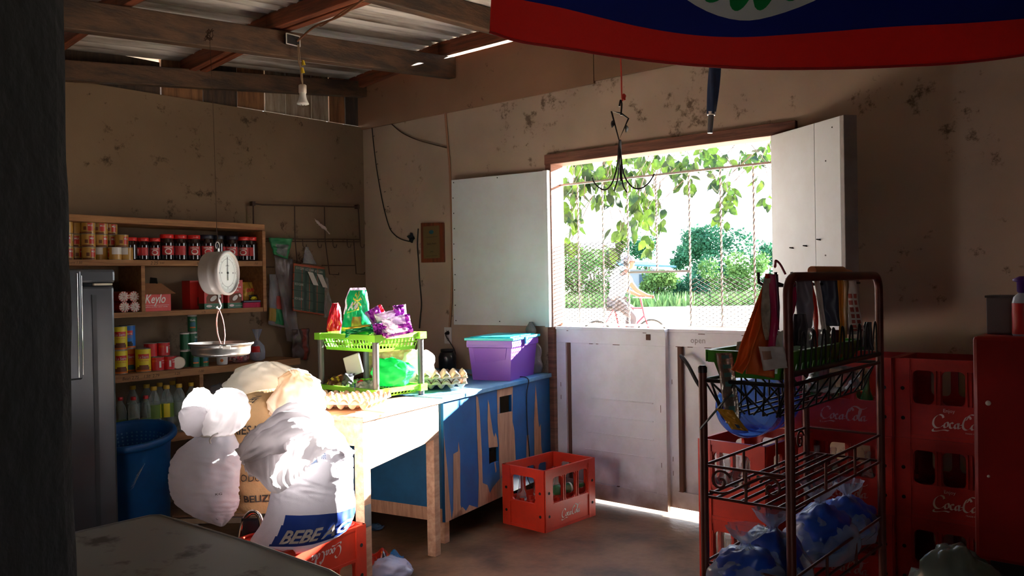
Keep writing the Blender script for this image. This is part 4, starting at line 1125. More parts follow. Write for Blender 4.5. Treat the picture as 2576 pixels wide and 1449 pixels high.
mb = MB(); mb.bb(-4.224, P(235, 900, X=-4.22).y, .1, -4.2205, P(246, 900, X=-4.22).y, zs - .05); mb.build('groove', fr_dark, dr)
z0h = P(200, 955, X=-4.2).z
mb = MB(); mb.bb(-4.222, P(168, 800, X=-4.2).y, z0h, -4.188, P(204, 800, X=-4.2).y, fz - .004); hh = mb.build('handle', silver, root, bevel=.009)
mb = MB(); mb.bb(-4.189, P(194, 800, X=-4.19).y, z0h + .01, -4.186, P(196.5, 800, X=-4.19).y, fz - .02); mb.bb(-4.222, P(205, 800, X=-4.2).y, z0h + .02, -4.2, P(208, 800, X=-4.2).y, fz - .03); mb.build('handle_trim', chrome, root, bevel=.002)
mb = MB(); mb.bb(-4.222, P(238, 712, X=-4.2).y, zs - .005, -4.205, P(284, 712, X=-4.2).y, zs + .005); mb.build('hinge', hinge_m, root)
mb = MB()
for a in (-4.82, -4.32):
    for b_ in (fy1 - .58, fy1 - .06): mb.cyl((a, b_, 0), (a, b_, .032), .02)
mb.build('feet', dark, root)

# ---------------------------------------------------------------- blue mesh bin
bin_b = M('bin_blue', (10, 78, 140), .45, var=.15)
bc = P(322, 1106, d=4.68); root = thing('laundry_bin', 'tall dark blue plastic bin with woven rim beside the fridge', 'bin', (bc.x, bc.y, 0))
tilt = Matrix.Rotation(math.radians(9), 3, SR)
base = V((bc.x, bc.y, 0)); Hb = bc.z / math.cos(math.radians(9))
def tl(p): return base + tilt @ V(p) + V((0, 0, .035)) - ST * .09
mb = MB(); Rt = .235
for k in range(3): pass
prof = [(.165, 0), (.175, .01), (.19, .2), (.208, Hb * .75), (Rt - .012, Hb - .04), (Rt + .012, Hb - .035), (Rt + .018, Hb - .02), (Rt + .012, Hb), (Rt - .008, Hb), (Rt - .022, Hb - .03), (.198, Hb * .7), (.178, .2), (.16, .02), (.001, .018)]
for i, (r0, z) in enumerate(prof): pass
vs = []; n = 64
mb.surf(lambda u, v: tl((interp([p[0] for p in prof], v) * math.cos(2 * PI * u), interp([p[0] for p in prof], v) * math.sin(2 * PI * u), interp([p[1] for p in prof], v))), n, 60, closeu=True); mb.build('body', bin_b, root)
mb = MB()
for row in range(5):
    for i in range(48):
        a = 2 * PI * i / 48; z = Hb - .06 - row * .02; r = Rt - .036 - row * .0055
        mb.bar(tl((r * math.cos(a - .02), r * math.sin(a - .02), z)), tl((r * math.cos(a + .02), r * math.sin(a + .02), z)), .004, .008)
mb.build('woven_slots', M('bin_slot', (70, 120, 170), .4), root)
mb = MB(); tq = tl((Rt * .92, 0, Hb * .6)); 
def binp(ang, z): 
    r = interp([.165, .175, .19, .208, Rt - .012], z / Hb) + .004; return tl((r * math.cos(ang), r * math.sin(ang), z))
for k in range(5):
    a0 = math.atan2(ST.y, ST.x) + .35 + .05 * k; mb.tube([binp(a0, Hb * .55 + .02 * k), binp(a0 + .1, Hb * .58 + .022 * k), binp(a0 + .22, Hb * .68 + .016 * k)], [.001, .004, .001], 5)
mb.build('tape_scrap', film, root)

# ---------------------------------------------------------------- hanging scale
SD = 3.95
c = W(550, 687, SD); root = thing('hanging_scale', 'white dial scale with metal pan hanging in front of the shelves', 'scale', c)
fn_ = (ST * .52 + SR * .86).normalized()  # dial faces right of the viewer
tc = (EYE - c); tc.z = 0; tc.normalize(); rc_ = V((-tc.y, tc.x, 0)); fn_ = tc * .5 + rc_ * .866; fn_.normalize(); fs = V((-fn_.y, fn_.x, 0)); fs = fs if fs.dot(SR) > 0 else -fs
AX = Matrix((fs, V((0, 0, 1)), fn_)).transposed()
R_ = .1
mb = MB(); mb.lathe(c, [(R_ * .8, -.052), (R_ * .96, -.05), (R_ * .99, -.044), (R_ * 1.0, -.004), (R_ * 1.015, 0), (R_ * 1.0, .004), (R_ * .99, .03), (R_ * 1.03, .034), (R_ * 1.04, .05), (R_ * .93, .054), (R_ * .91, .044)], 56, ax=AX); mb.build('housing', cream, root)
def dp(x, y, o=.0): return c + AX @ V((x, y, .0445 + o))
ink_g = M('dial_ink', (70, 80, 84), .6)
mb = MB(); mb.lathe(c, [(R_ * .92, .0442), (.0001, .0443)], 48, ax=AX, capb=False, capt=False)
for k in range(60):
    a = 2 * PI * k / 60; r0 = .072 if k % 5 == 0 else .077; mb.poly([dp(math.cos(a + s) * r, math.sin(a + s) * r, .0006) for r, s in ((r0, -.008), (.082, -.008), (.082, .008), (r0, .008))], 1)
ring = [2 * PI * k / 48 for k in range(48)]
for k in range(48): mb.poly([dp(math.cos(a) * r, math.sin(a) * r, .0005) for r, a in ((.064, ring[k]), (.0655, ring[k]), (.0655, ring[k] + 2 * PI / 48), (.064, ring[k] + 2 * PI / 48))], 1)
for s in (-1, 1): mb.poly([dp(s * .05 + .004 * math.cos(t), .004 * math.sin(t), .0006) for t in [i * PI / 5 for i in range(10)]], 1)
mb.text('LIBRAS', lambda x, y: dp(x - .016, .03 + y, .0006), .007, 1, width=.032)
for k, s in enumerate(('0', '5', '10', '15', '20', '25', '30', '35')):
    a = PI / 2 - k * PI / 4; mb.text(s, lambda x, y: dp(.07 * math.cos(a) - .004 + x, .07 * math.sin(a) - .004 + y, .0006), .008, 1)
mb.build('dial', [M('dial_white', (206, 216, 214), .35), ink_g], root)
mb = MB(); mb.prism([dp(-.0022, -.035, .002), dp(.0022, -.035, .002), dp(.0008, .075, .002), dp(-.0012, .075, .002)], fn_ * .001); mb.cyl(dp(0, 0, .001), dp(0, 0, .005), .005); mb.build('pointer', black_iron, root)
cc = c - fn_ * .005
mb = MB(); ringp = [cc + V((0, 0, .128)) + fs * .017 * math.cos(t) + V((0, 0, .017 * math.sin(t))) for t in [i * PI / 10 for i in range(20)]]; mb.tube(ringp, .0032, 8, closed=True); mb.obox(cc - fs * .008 - fn_ * .008 + V((0, 0, .095)), fs * .016, fn_ * .016, (0, 0, .02)); mb.build('top_ring', steel, root)
mb = MB(); b0 = cc + V((0, 0, -.1)); mb.tube(catmull([b0, b0 + V((0, 0, -.012)), b0 + fs * .008 + V((0, 0, -.03)), b0 + fs * .02 + V((0, 0, -.05)), b0 + fs * .012 + V((0, 0, -.066)), b0 - fs * .006 + V((0, 0, -.066)), b0 - fs * .018 + V((0, 0, -.055))], 5), .0042, 8); mb.build('hook', steel, root)
pc = W(556, 872, SD); tp = b0 + V((0, 0, -.066)) + fs * .002; prx, pry = .148, .115
zr = pc.z + .008
mb = MB()
for (u_, s_) in ((0, 1), (1, -1)):
    e = V((pc.x, pc.y, zr)) + SR * (-.03 if u_ == 0 else .04) + ST * (pry * .9 * (-1 if u_ == 0 else 1)) * .8
    mb.tube(catmull([tp, tp.lerp(e, .3) - SR * .012 * s_, tp.lerp(e, .7) - SR * .012 * s_, e], 6), .0032, 8)
mb.build('bail', M('pink_copper_wire', (196, 140, 130), .3, metal=.6), root)
mb = MB(); prof = [(.001, -.052), (.6, -.052), (.84, -.046), (.9, -.036), (.91, -.012), (.95, -.002), (1.0, .002), (1.01, .008), (.995, .011), (.97, .006), (.92, -.004), (.87, -.034), (.8, -.042), (.001, -.044)]
mb.surf(lambda u, v: V((pc.x, pc.y, zr)) + SR * math.cos(2 * PI * u) * prx * interp([p[0] for p in prof], v) + ST * math.sin(2 * PI * u) * pry * interp([p[0] for p in prof], v) + V((0, 0, interp([p[1] for p in prof], v))), 60, 52, closeu=True); pn = mb.build('pan', steel, root)
e = V((pc.x, pc.y, zr)) + ST * pry * .92 + SR * .035
mb = MB(); mb.cyl(e, e + ST * .012, .006); mb.obox(e + SR * .01 + ST * .004 - V((0, 0, .012)), SR * .036, ST * .002, (0, 0, .012)); mb.build('bail_clip', M('tape_white', (220, 216, 206), .6), root)
hk = W(528, 98, SD)
mb = MB(); tpz = cc + V((0, 0, .145)); mb.tube([tpz - fs * .002, tpz + V((0, 0, .02)) + fs * .006, tpz + V((0, 0, .05)) - fs * .003, tpz + V((0, 0, .1)), hk.lerp(tpz, .4) + SR * .004, hk], [.0022, .0022, .0018, .0012, .0012, .0012], 5)
for k in range(7):
    mb.tube(catmull([hk + V((0, 0, .02)) + SR * random.uniform(-.035, .02) + V((0, 0, random.uniform(-.03, .03))) for _ in range(4)] , 4), .002, 5)
mb.build('hanging_cord', rope_m, root)
# ================================================================== hanging bulb, wall things
XB = -4.245 + .04
jb = P(730, 103, X=XB); root = thing('light_bulb', 'small white lamp bulb hanging by its cord from a junction box on the beam', 'light bulb', jb)
mb = MB(); mb.obox(jb + V((0, -.045, -.028)), (.028, 0, 0), (0, .09, 0), (0, 0, .056)); mb.build('junction_box', M('box_black', (30, 28, 27), .6), root, bevel=.003)
mb = MB(); o_ = jb + V((.029, 0, 0)); 
for a, b_ in (((-.047, -.03), (.047, -.03)), ((.047, -.03), (.047, .03)), ((.047, .03), (-.047, .03)), ((-.047, .03), (-.047, -.03))): mb.bar(o_ + V((0, a[0], a[1])), o_ + V((0, b_[0], b_[1])), .005, .005)
mb.build('box_rim', cream, root)
bt_ = P(761, 213, X=XB + .03)
cord_y = M('yellowed_cord', (150, 128, 100), .6); nut = M('wire_nut_yellow', (206, 176, 40), .5)
mb = MB(); s0 = jb + V((.03, .03, -.02)); mb.tube(catmull([s0, P(750, 125, X=XB + .03), P(751, 155, X=XB + .03), P(758, 175, X=XB + .03), P(760, 195, X=XB + .03), bt_], 5), .0045, 6)
mb.tube(catmull([s0 + V((0, .01, 0)), P(753, 127, X=XB + .035), P(755, 158, X=XB + .035), P(756, 180, X=XB + .035), P(758, 200, X=XB + .035), bt_], 5), .0035, 6); mb.build('cord', cord_y, root)
mb = MB()
for px, py, qx, qy in ((762, 152, 764, 164), (760, 170, 762, 184)): mb.cyl(P(px, py, X=XB + .04), P(qx, qy, X=XB + .04), .007, .012, 8)
mb.build('wire_nuts', nut, root)
mb = MB(); k = .00225
mb.lathe(bt_ - V((0, 0, .05)), [(.02, 0), (.023, .002), (.023, .045), (.017, .05), (.006, .052)], 20); mb.build('socket', M('porcelain', (200, 190, 178), .4), root)
mb = MB(); mb.lathe(bt_ - V((0, 0, .118)), [(.001, .0), (.03, .001), (.036, .004), (.034, .01), (.024, .03), (.019, .055), (.02, .068)], 28); mb.build('bulb', white_plastic, root)
mb = MB(); q = bt_ - V((0, 0, .118)); mb.tube([q + V((0, -.012, 0)), q + V((0, .0, -.016)), q + V((0, .012, 0))], .0015, 5); mb.build('wire_loop', rope_m, root)
# wires strung along the rafters
mb = MB(); wa = jb + V((.03, .03, .0)); wb = P(910, 2, Z=2.86)
mb.tube(catmull([wa, wa.lerp(wb, .3) + V((0, 0, .02)), wa.lerp(wb, .7) + V((0, 0, -.01)), wb, wb + (wb - wa) * .2], 5), .006, 6)
mb.tube(catmull([P(805, 60, X=-4.0), wa.lerp(wb, .42), wa.lerp(wb, .75) + V((0, .02, .02)), wb + V((.02, 0, 0))], 5), .004, 6)
tag(mb.build('roof_wire', M('brown_wire', (120, 78, 50), .6)), 'brown twisted wire running from the junction box up to the roof', 'wire')

# plaque
g = DY - .001
root = thing('plaque', 'wooden plaque with a dull brass plate on the corner wall', 'plaque', P(1092, 612, Y=g))
a, b_, c_, d_ = [P(x, y, Y=g) for x, y in ((1063, 661), (1121, 660), (1119, 560), (1062, 561))]
mb = MB(); mb.prism([a, b_, c_, d_], (0, -.018, 0)); mb.build('board', wood('plaque_wood', (142, 70, 40), (100, 48, 30), (12, 1, 1), .4), root, bevel=.005)
w = b_.x - a.x; h = d_.z - a.z; pf = lambda u, v, o=.02: V((a.x + w * u, g - o, a.z + h * v))
mb = MB(); mb.prism([pf(.14, .1, .019), pf(.84, .1, .019), pf(.84, .9, .019), pf(.14, .9, .019)], (0, -.002, 0))
for t, y, hh, ww in (('Quality Award', .44, .016, .4), ('2005', .25, .009, .14), ('in recognition of service', .62, .007, .5), ('presented with thanks', .15, .006, .45)): mb.text(t, lambda x, yy: pf(.5 - ww / 2, y, .0215) + V((x, 0, yy)), hh * 1.0, 1, width=w * ww)
mb.poly([pf(.5 + .1 * math.cos(t), .75 + .05 * math.sin(t), .0215) for t in [i * PI / 8 for i in range(16)]][::-1], 2)
mb.build('brass_plate', [M('dull_brass', (128, 112, 76), .4, metal=.4), blk, teal], root)

# outlet with plug
q = P(1128, 844, Y=g); root = thing('power_outlet', 'white wall outlet with a black plug below the left shutter', 'outlet', q)
mb = MB(); mb.obox(q + V((-.036, -.008, -.06)), (.072, 0, 0), (0, .008, 0), (0, 0, .12)); mb.build('plate', cream, root, bevel=.003)
mb = MB()
for zz in (.028, -.028):
    for xx in (-.01, .008): mb.obox(q + V((xx, -.009, zz)), (.003, 0, 0), (0, .001, 0), (0, 0, .012))
    mb.cyl(q + V((0, -.009, zz - .008)), q + V((0, -.008, zz - .008)), .003)
mb.build('slots', dark, root)
root = thing('power_lead', 'black plug and cord hanging from the wall outlet behind the counter', 'cord', q + V((0, -.01, .02)))
mb = MB(); pq = q + V((.006, -.009, .02)); mb.cyl(pq, pq + V((.004, -.03, -.004)), .015, .009, 10); mb.build('plug', black_iron, root)
mb = MB(); e = P(1147, 935, Y=g - .03); e.z = .82; mb.tube(catmull([pq + V((.004, -.03, -.004)), pq + V((.03, -.045, -.03)), P(1143, 880, Y=g - .03), P(1147, 910, Y=g - .03), e], 6), .004, 6); mb.build('cord', cable_m, root)

# strings and cables on the window wall
def wire(pts, r, mat, name, lab, cat, Y=g - .012, extra=None):
    mb = MB(); mb.tube(catmull([P(x, y, Y=Y) for x, y in pts], 6), r, 6)
    if extra: extra(mb, Y)
    return tag(mb.build(name, mat), lab, cat)
def knots(mb, Y):
    for x, y in ((942, 342), (945, 383), (947, 413), (953, 452), (966, 483), (974, 520), (985, 575)):
        p = P(x, y, Y=Y); mb.tube([p, p + V((random.choice((-.022, .022)), -.004, 0))], .0025, 4)
wire([(929, 195), (934, 300), (944, 400), (955, 470), (965, 520), (978, 568), (990, 588), (1010, 602), (1038, 609)], .0042, cable_m, 'knotted_string', 'thin dark string of small knots curving down the corner of the wall', 'string', extra=knots)
wire([(1052, 575), (1050, 615), (1053, 660), (1055, 700), (1059, 745), (1060, 770), (1057, 800), (1055, 826)], .005, cable_m, 'black_cable', 'black cable hanging on the wall below the dark leaf shaped rag', 'cable')
wire([(985, 312), (1010, 333), (1045, 350), (1085, 362), (1124, 372)], .004, rope_m, 'brown_string', 'brown string sagging across the wall to the vertical conduit', 'string')
wire([(1115, 200), (1120, 280), (1126, 360), (1131, 420), (1135, 520), (1138, 620), (1137, 720), (1134, 780), (1131, 822)], .009, M('conduit_brown', (150, 108, 82), .6), 'conduit', 'thin brown conduit running down the wall beside the left shutter', 'pipe')
q = P(1038, 598, Y=g - .02); mb = MB()
for k in range(9):
    dv = V((random.uniform(-1, 1), -.4, random.uniform(-1, .6))); leaf_quad(mb, q, dv, V((0, -1, 0)), random.uniform(.03, .055), .03)
tag(mb.build('dark_rag', M('rag_dark', (26, 34, 38), .9), solid=.002), 'small dark crumpled rag stuck on the wall by the plaque', 'rag')
# red string, wire hanger and ropes in front of the window
HD = 4.15
mb = MB(); mb.tube(catmull([W(1560, 120, HD), W(1563, 190, HD), W(1564, 235, HD), W(1566, 255, HD)], 4), .0035, 6)
for k in range(4): mb.tube(catmull([W(1566 + random.uniform(-6, 8), 240 + random.uniform(-6, 14), HD) for _ in range(4)], 4), .0035, 5)
tag(mb.build('red_string', M('red_string', (206, 60, 40), .7)), 'red string hanging from behind the flag with the wire hanger on it', 'string')
root = thing('wire_hanger', 'bent black wire hanger with looped cords hanging before the window', 'hanger', W(1560, 300, HD))
hp = lambda x, y, o=0: W(x, y, HD + o)
mb = MB(); mb.tube(catmull([hp(1558, 268), hp(1561, 252), hp(1564, 262), hp(1562, 290)], 4), .0045, 6)
mb.tube([hp(1562, 285), hp(1538, 280), hp(1557, 352), hp(1581, 298), hp(1562, 285)], .0048, 6); mb.build('wire_frame', black_iron, root)
mb = MB()
for x, y in ((1541, 309), (1576, 321)): leaf_quad(mb, hp(x, y - 6, -.01), V((0, 0, -1)), V((1, 0, 0)), .035, .03)
mb.build('clips', cable_m, root, solid=.003)
mb = MB()
for pts in ([(1558, 352), (1556, 380), (1552, 420), (1540, 460), (1522, 478), (1500, 466), (1490, 448)], [(1560, 352), (1562, 390), (1570, 440), (1590, 470), (1612, 474), (1632, 460), (1646, 438)], [(1559, 352), (1558, 400), (1554, 450), (1545, 480)], [(1561, 352), (1562, 400), (1566, 460), (1577, 484)], [(1560, 352), (1559, 390), (1560, 430), (1562, 455)]):
    mb.tube(catmull([hp(x, y, random.uniform(-.03, .03)) for x, y in pts], 5), .0038, 6)
mb.build('cords', cable_m, root)
# umbrella
UD = 4.25; root = thing('umbrella', 'closed navy umbrella hanging handle down from behind the flag', 'umbrella', W(1795, 240, UD))
t0, t1, t2 = W(1808, 60, UD), W(1789, 288, UD), W(1786, 335, UD)
mb = MB(); dirv = (t1 - t0).normalized(); a1 = dirv.cross(ST).normalized(); b1 = dirv.cross(a1)
mb.surf(lambda u, v: t0.lerp(t1, v) + (a1 * math.cos(2 * PI * u) + b1 * math.sin(2 * PI * u)) * lerp(.038, .021, v) * (1 + .16 * math.sin(u * 2 * PI * 4 + v * 9)), 48, 24, closeu=True); mb.build('canopy', M('navy_cloth', (36, 56, 92), .7, var=.3, vscale=10), root)
mb = MB(); mb.cyl(t1 - dirv * .01, t2, .015, .013, 14); mb.cyl(t1 - dirv * .012, t1 + dirv * .004, .022, .02, 14, 1); mb.build('handle', [M('handle_grey', (96, 96, 100), .4), cream], root)
mb = MB(); mb.cyl(t0 - dirv * .35, t0, .004, n=6); mb.build('shaft', steel, root)
mb = MB(); q = W(1633, 152, 4.6); mb.obox(q, SR * .02, ST * .02, (0, 0, .06)); tag(mb.build('iron_bracket', black_iron), 'small dark bracket on the plywood strip below the flag', 'bracket')

# wire rack on the shelf wall
gx = LX + .05; G_ = lambda x, y, o=0: P(x, y, X=gx + o)
root = thing('wire_rack', 'rusty wire display rack with hooks hung on the shelf wall', 'rack', G_(770, 600)); rw = M('rusty_wire', (72, 52, 42), .7, metal=.3)
def wseg(name, *segs, r=.0045):
    mb = MB()
    for s in segs: mb.tube([G_(*p) for p in s], r, 6)
    return mb.build(name, rw, root)
wseg('outer_frame', [(637, 508), (638, 592)], [(637, 512), (660, 515), (902, 521)], [(901, 514), (906, 604)], r=.006)
wseg('upright', [(741, 518), (742, 600), (748, 662)]); wseg('upright', [(816, 520), (818, 604), (829, 690), (852, 691), (852, 686)]); wseg('upright', [(890, 604), (896, 689), (916, 690), (917, 685)])
wseg('rail', [(668, 601), (906, 602)], [(668, 607), (906, 608)]); wseg('rail', [(668, 672), (690, 672)], [(810, 668), (894, 668)])
for x in (761, 799, 837, 873, 906): wseg('hook', [(x, 602), (x + 1, 618), (x + 4, 623), (x + 9, 622), (x + 10, 615)], r=.0035)
mb = MB(); 
for x, y in ((638, 512), (901, 520)): q = G_(x, y); mb.obox(q - V((.03, .012, .015)), (.034, 0, 0), (0, .024, 0), (0, 0, .03))
mb.build('bracket', rw, root)
mb = MB(); q = G_(812, 570, .02)
mb.surf(lambda u, v: q + SR * ((u - .5) * .085 + (v - .5) * .03 + .015 * nz(v * 4, 3)) + V((0, 0, (.5 - v) * (.05 + .02 * nz(u * 5, 2)) - (u - .5) * .07)) + ST * (.025 * nz(u * 4, v * 4, 1) + .02), 10, 10); tag(mb.build('tissue_scrap', frill, solid=.002), 'scrap of white tissue caught on the wire rack', 'paper')
# things hanging on the rack
def sheet(name, lab, cat, pts, X, mats, mi=0, thick=.004, wob=.015, seed=0, nu=16, nv=24, group=None):
    """hanging sheet through four corner pixels tl tr br bl on the plane X"""
    tl_, tr_, br_, bl_ = [P(x, y, X=X) for x, y in pts]
    def fn(u, v): return tl_.lerp(tr_, u).lerp(bl_.lerp(br_, u), v) + V((wob * nz(u * 2.5 + seed, v * 3.5, seed) + wob * .5 * nz(u * 7 + seed, v * 8), 0, 0))
    mb = MB(); mb.surf(fn, nu, nv, mi); return tag(mb.build(name, mats, solid=thick), lab, cat, group), fn
greenp = M('green_header', (20, 110, 62), .5)
o, f = sheet('razor_packet', 'green headed packet of clear blister at the left end of the wire rack', 'packet', ((676, 598), (735, 600), (722, 652), (690, 640)), gx + .05, [greenp, M('blister_grey', (92, 100, 96), .25)], lambda u, v: 1 if .22 < u < .85 and .35 < v < .92 else 0, .01, seed=3)
o, f = sheet('plastic_sleeve', 'long crumpled clear sleeve hanging below the green packet', 'bag', ((688, 640), (735, 652), (752, 862), (722, 858)), gx + .035, [M('grey_sleeve', (112, 100, 100), .25, alpha=.62)], 0, .006, .03, 5)
o, f = sheet('toy_bag', 'bag with red and yellow and green bits hanging beside the shelf end', 'bag', ((678, 690), (712, 690), (722, 826), (676, 816)), gx + .015, [film_grey, M('toy_red', (150, 44, 36), .5), M('toy_yellow', (150, 120, 44), .5), greenp], lambda u, v: (1 if .45 < u < .85 and .4 < v < .65 else 2 if u < .4 and .68 < v < .92 else 3 if .4 < u < .8 and .66 < v < .97 else 0), .012, .02, 8)
batt = M('card_green', (52, 74, 60), .55); batt2 = M('card_dark', (22, 48, 38), .5); bo = M('card_orange', (150, 66, 34), .5); bw = M('card_print', (190, 186, 176), .6)
def card_fn(u, v):
    if v < .05 or v > .96: return 2
    cu = u * 4 % 1; cv = v * 5.5 % 1
    if cv < .12: return 1
    if u > .34 and u < .42 or .62 < u < .7: return 1
    if cu < .08: return 2
    return 0
o, f = sheet('sachet_card', 'green card of dark sachets with two pale tags on the wire rack', 'card', ((738, 662), (816, 672), (814, 794), (736, 782)), gx + .075, [batt, batt2, bo, bw], card_fn, .014, .006, 2, 60, 60)
root = o; mb = MB()
for u0, v0 in ((.42, .14), (.72, .16)):
    pts = [f(u0, v0), f(u0 + .17, v0 + .01), f(u0 + .36, v0 + .26), f(u0 + .2, v0 + .26)]; mb.prism([p + V((.012, 0, 0)) for p in pts], (.003, 0, 0))
mb.build('price_tag', bw, o, world=True)
mb = MB()
for r0 in range(3): mb.text('ECO CLEAN', lambda x, y: f(.06 + .3 * r0 + x * 3.3, .115 - y * 2.6 + .01 * r0) + V((.0095, 0, 0)), .018, 0, width=.078)
for r0 in range(2): mb.text('ECO CLEAN', lambda x, y: f(.04 + x * 3.3, .45 + .3 * r0 - y * 2.6) + V((.0095, 0, 0)), .018, 0, width=.078)
mb.build('printed_words', bw, o)
o, f = sheet('net_bag', 'narrow clear bag peeking up behind the sachet card', 'bag', ((768, 622), (774, 622), (796, 665), (762, 662)), gx + .045, [film_grey], 0, .01, .01, 4)
o, f = sheet('hanging_film', 'clear film bag hanging right of the sachet card', 'bag', ((808, 690), (822, 700), (846, 790), (812, 800)), gx + .06, [film], 0, .006, .03, 11)
o, f = sheet('dark_pouch', 'dim reddish brush packet hanging behind the green basket rack', 'packet', ((733, 830), (775, 826), (778, 905), (735, 905)), gx + .03, [M('pouch_brown', (70, 52, 46), .5), M('pouch_red', (120, 44, 36), .5)], lambda u, v: 1 if .62 < u < .9 else 0, .01, .02, 6)

# ================================================================== blue counter under the window wall
A = V((-3.414, 4.385, 0)); B = V((-3.175, 3.155, 0)); cu_ = (A - B).normalized(); cn = V((cu_.y, -cu_.x, 0)); Lc = (A - B).length
def on(px, py):
    v = ray(px, py); t = ((A - EYE).dot(cn)) / v.dot(cn); p = EYE + v * t; return ((p - B).dot(cu_), p.z)
def cp(s, z, o=0.): return B + cu_ * s + cn * o + V((0, 0, z))
blue_p = M('counter_blue', (4, 98, 164), .4, rgb2=(6, 78, 132), vscale=4, thr=(.3, .7)); bare = wood('bare_plywood', (192, 146, 114), (166, 120, 92), (9, 9, 1.0), scale=5)
root = thing('counter', 'wooden counter with peeling blue painted front under the corner', 'counter', cp(Lc / 2, 0, -.4))
holes = [(on(1257, 996), on(1286, 1036)), (on(1230, 1128), on(1254, 1160))]
mb = MB(); zb, zt_ = .135, .772; th = .016
xs = sorted([0, Lc] + [h[0][0] for h in holes] + [h[1][0] for h in holes]); zs_ = sorted([zb, zt_] + [h[0][1] for h in holes] + [h[1][1] for h in holes])
for i in range(len(xs) - 1):
    for j in range(len(zs_) - 1):
        mx_, mz_ = (xs[i] + xs[i + 1]) / 2, (zs_[j] + zs_[j + 1]) / 2
        if any(h[0][0] < mx_ < h[1][0] and min(h[0][1], h[1][1]) < mz_ < max(h[0][1], h[1][1]) for h in holes): continue
        mb.obox(cp(xs[i], zs_[j], -th), cu_ * (xs[i + 1] - xs[i]), cn * th, (0, 0, zs_[j + 1] - zs_[j]))
peel = [[(1088, 1338), (1098, 1060), (1112, 1062), (1117, 1100), (1126, 1190), (1131, 1260), (1136, 1325)], [(1140, 1282), (1140, 1142), (1152, 1135), (1153, 1110), (1157, 1140), (1158, 1270), (1165, 1300), (1136, 1322)],
        [(1197, 995), (1202, 1000), (1206, 1030), (1212, 1140), (1214, 1215), (1226, 1220), (1232, 1240), (1240, 1225), (1256, 1205), (1265, 1200), (1265, 1258), (1136, 1322), (1140, 1300), (1163, 1275), (1172, 1285), (1180, 1270), (1202, 1278), (1204, 1205), (1200, 1100)],
        [(1227, 1004), (1231, 1020), (1234, 1050), (1240, 1090), (1243, 1100), (1246, 1088), (1250, 1100), (1252, 1124), (1229, 1126), (1226, 1060)], [(1250, 976), (1290, 968), (1289, 992), (1250, 1000)], [(1250, 1000), (1256, 998), (1256, 1039), (1251, 1040)], [(1287, 993), (1289.5, 992), (1289, 1033), (1287, 1033)], [(1251, 1041), (1289, 1034), (1289, 1060), (1294, 1085), (1297, 1155), (1300, 1165), (1266, 1180), (1258, 1215), (1255, 1160), (1255, 1120), (1251, 1060)],
        [(1323, 1160), (1325, 1095), (1330, 1094), (1331, 1155)], [(1347, 966), (1350, 1000), (1354, 1060), (1356, 1075), (1360, 1066), (1361, 1120), (1366, 1150), (1344, 1158), (1343, 1060)], [(1385, 1150), (1387, 1118), (1389, 1116), (1390, 1148)],
        [(1243, 1162), (1246, 1162), (1249, 1185), (1246, 1190)]]
for pl in peel:
    pts = [on(*p) for p in pl]; mb.poly([cp(min(max(s, 0), Lc), max(zb, min(z, zt_)), .0012) for s, z in pts][::1], 1)
mb.build('front_panel', [blue_p, bare], root)
mb = MB(); ln = -cn
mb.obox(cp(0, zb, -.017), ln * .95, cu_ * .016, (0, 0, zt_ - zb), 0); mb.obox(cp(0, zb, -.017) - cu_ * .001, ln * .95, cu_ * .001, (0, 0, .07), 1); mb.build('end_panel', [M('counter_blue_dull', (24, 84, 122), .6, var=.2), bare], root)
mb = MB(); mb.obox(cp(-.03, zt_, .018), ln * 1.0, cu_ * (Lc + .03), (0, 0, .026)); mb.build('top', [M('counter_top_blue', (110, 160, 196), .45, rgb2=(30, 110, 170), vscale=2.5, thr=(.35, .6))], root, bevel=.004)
mb = MB(); mb.obox(cp(.02, zb, -.017), ln * .9, cu_ * (Lc - .03), (0, 0, .012)); mb.build('shelf', bare, root)
for s in (.06, Lc - .1):
    for o in (-.09, -.86): mb = MB(); mb.obox(cp(s, 0, o), cu_ * .045, cn * .045, (0, 0, zb)); mb.build('leg', table_wood, root)
mb = MB(); q = [cp(on(1320, 940)[0], .8, .021), cp(on(1323, 1000)[0], .70, .006), cp(on(1325, 1080)[0], .5, .005), cp(on(1330, 1150)[0], .3, .006), cp(on(1320, 1165)[0], .18, .02), cp(on(1322, 1165)[0] + .1, .02, .06)]
mb = MB(); mb.tube(catmull([cp(on(1320, 940)[0], .803, -.1)] + q, 5), .003, 6)
tag(mb.build('thin_cable', cable_m), 'thin black cable hanging over the blue counter front behind the bottle crate', 'cable')

# ================================================================== plain wooden table with sunlit side
Ct = V((-2.99, 2.46, 0)); tu = V((-.21, .98, 0)).normalized(); tv = V((-tu.y, tu.x, 0)); TL, TW = .64, .7; TZ = .8
root = thing('wooden_table', 'rough wooden table lit by the sun in front of the blue counter', 'table', Ct + tu * TL / 2 + tv * TW / 2)
mb = MB(); mb.obox(Ct - tu * .01 - tv * .01 + V((0, 0, TZ - .022)), tu * (TL + .02), tv * (TW + .02), (0, 0, .022)); mb.build('tabletop', table_wood, root, bevel=.004)
mb = MB(); a = Ct + V((0, 0, TZ - .2)); mb.prism([Ct + tu * .045 + V((0, 0, .555)), Ct + tu * (TL - .07) + V((0, 0, .60)), Ct + tu * (TL - .035) + V((0, 0, .655)), Ct + tu * (TL - .03) + V((0, 0, TZ - .023)), Ct + tu * .045 + V((0, 0, TZ - .023))], tv * .022); mb.build('side_apron', table_wood, root, bevel=.002)
mb = MB(); mb.obox(Ct + tv * .05 + tu * .006 + V((0, 0, .665)), tv * (TW - .1), tu * .022, (0, 0, TZ - .023 - .665)); mb.build('end_apron', table_wood, root, bevel=.002)
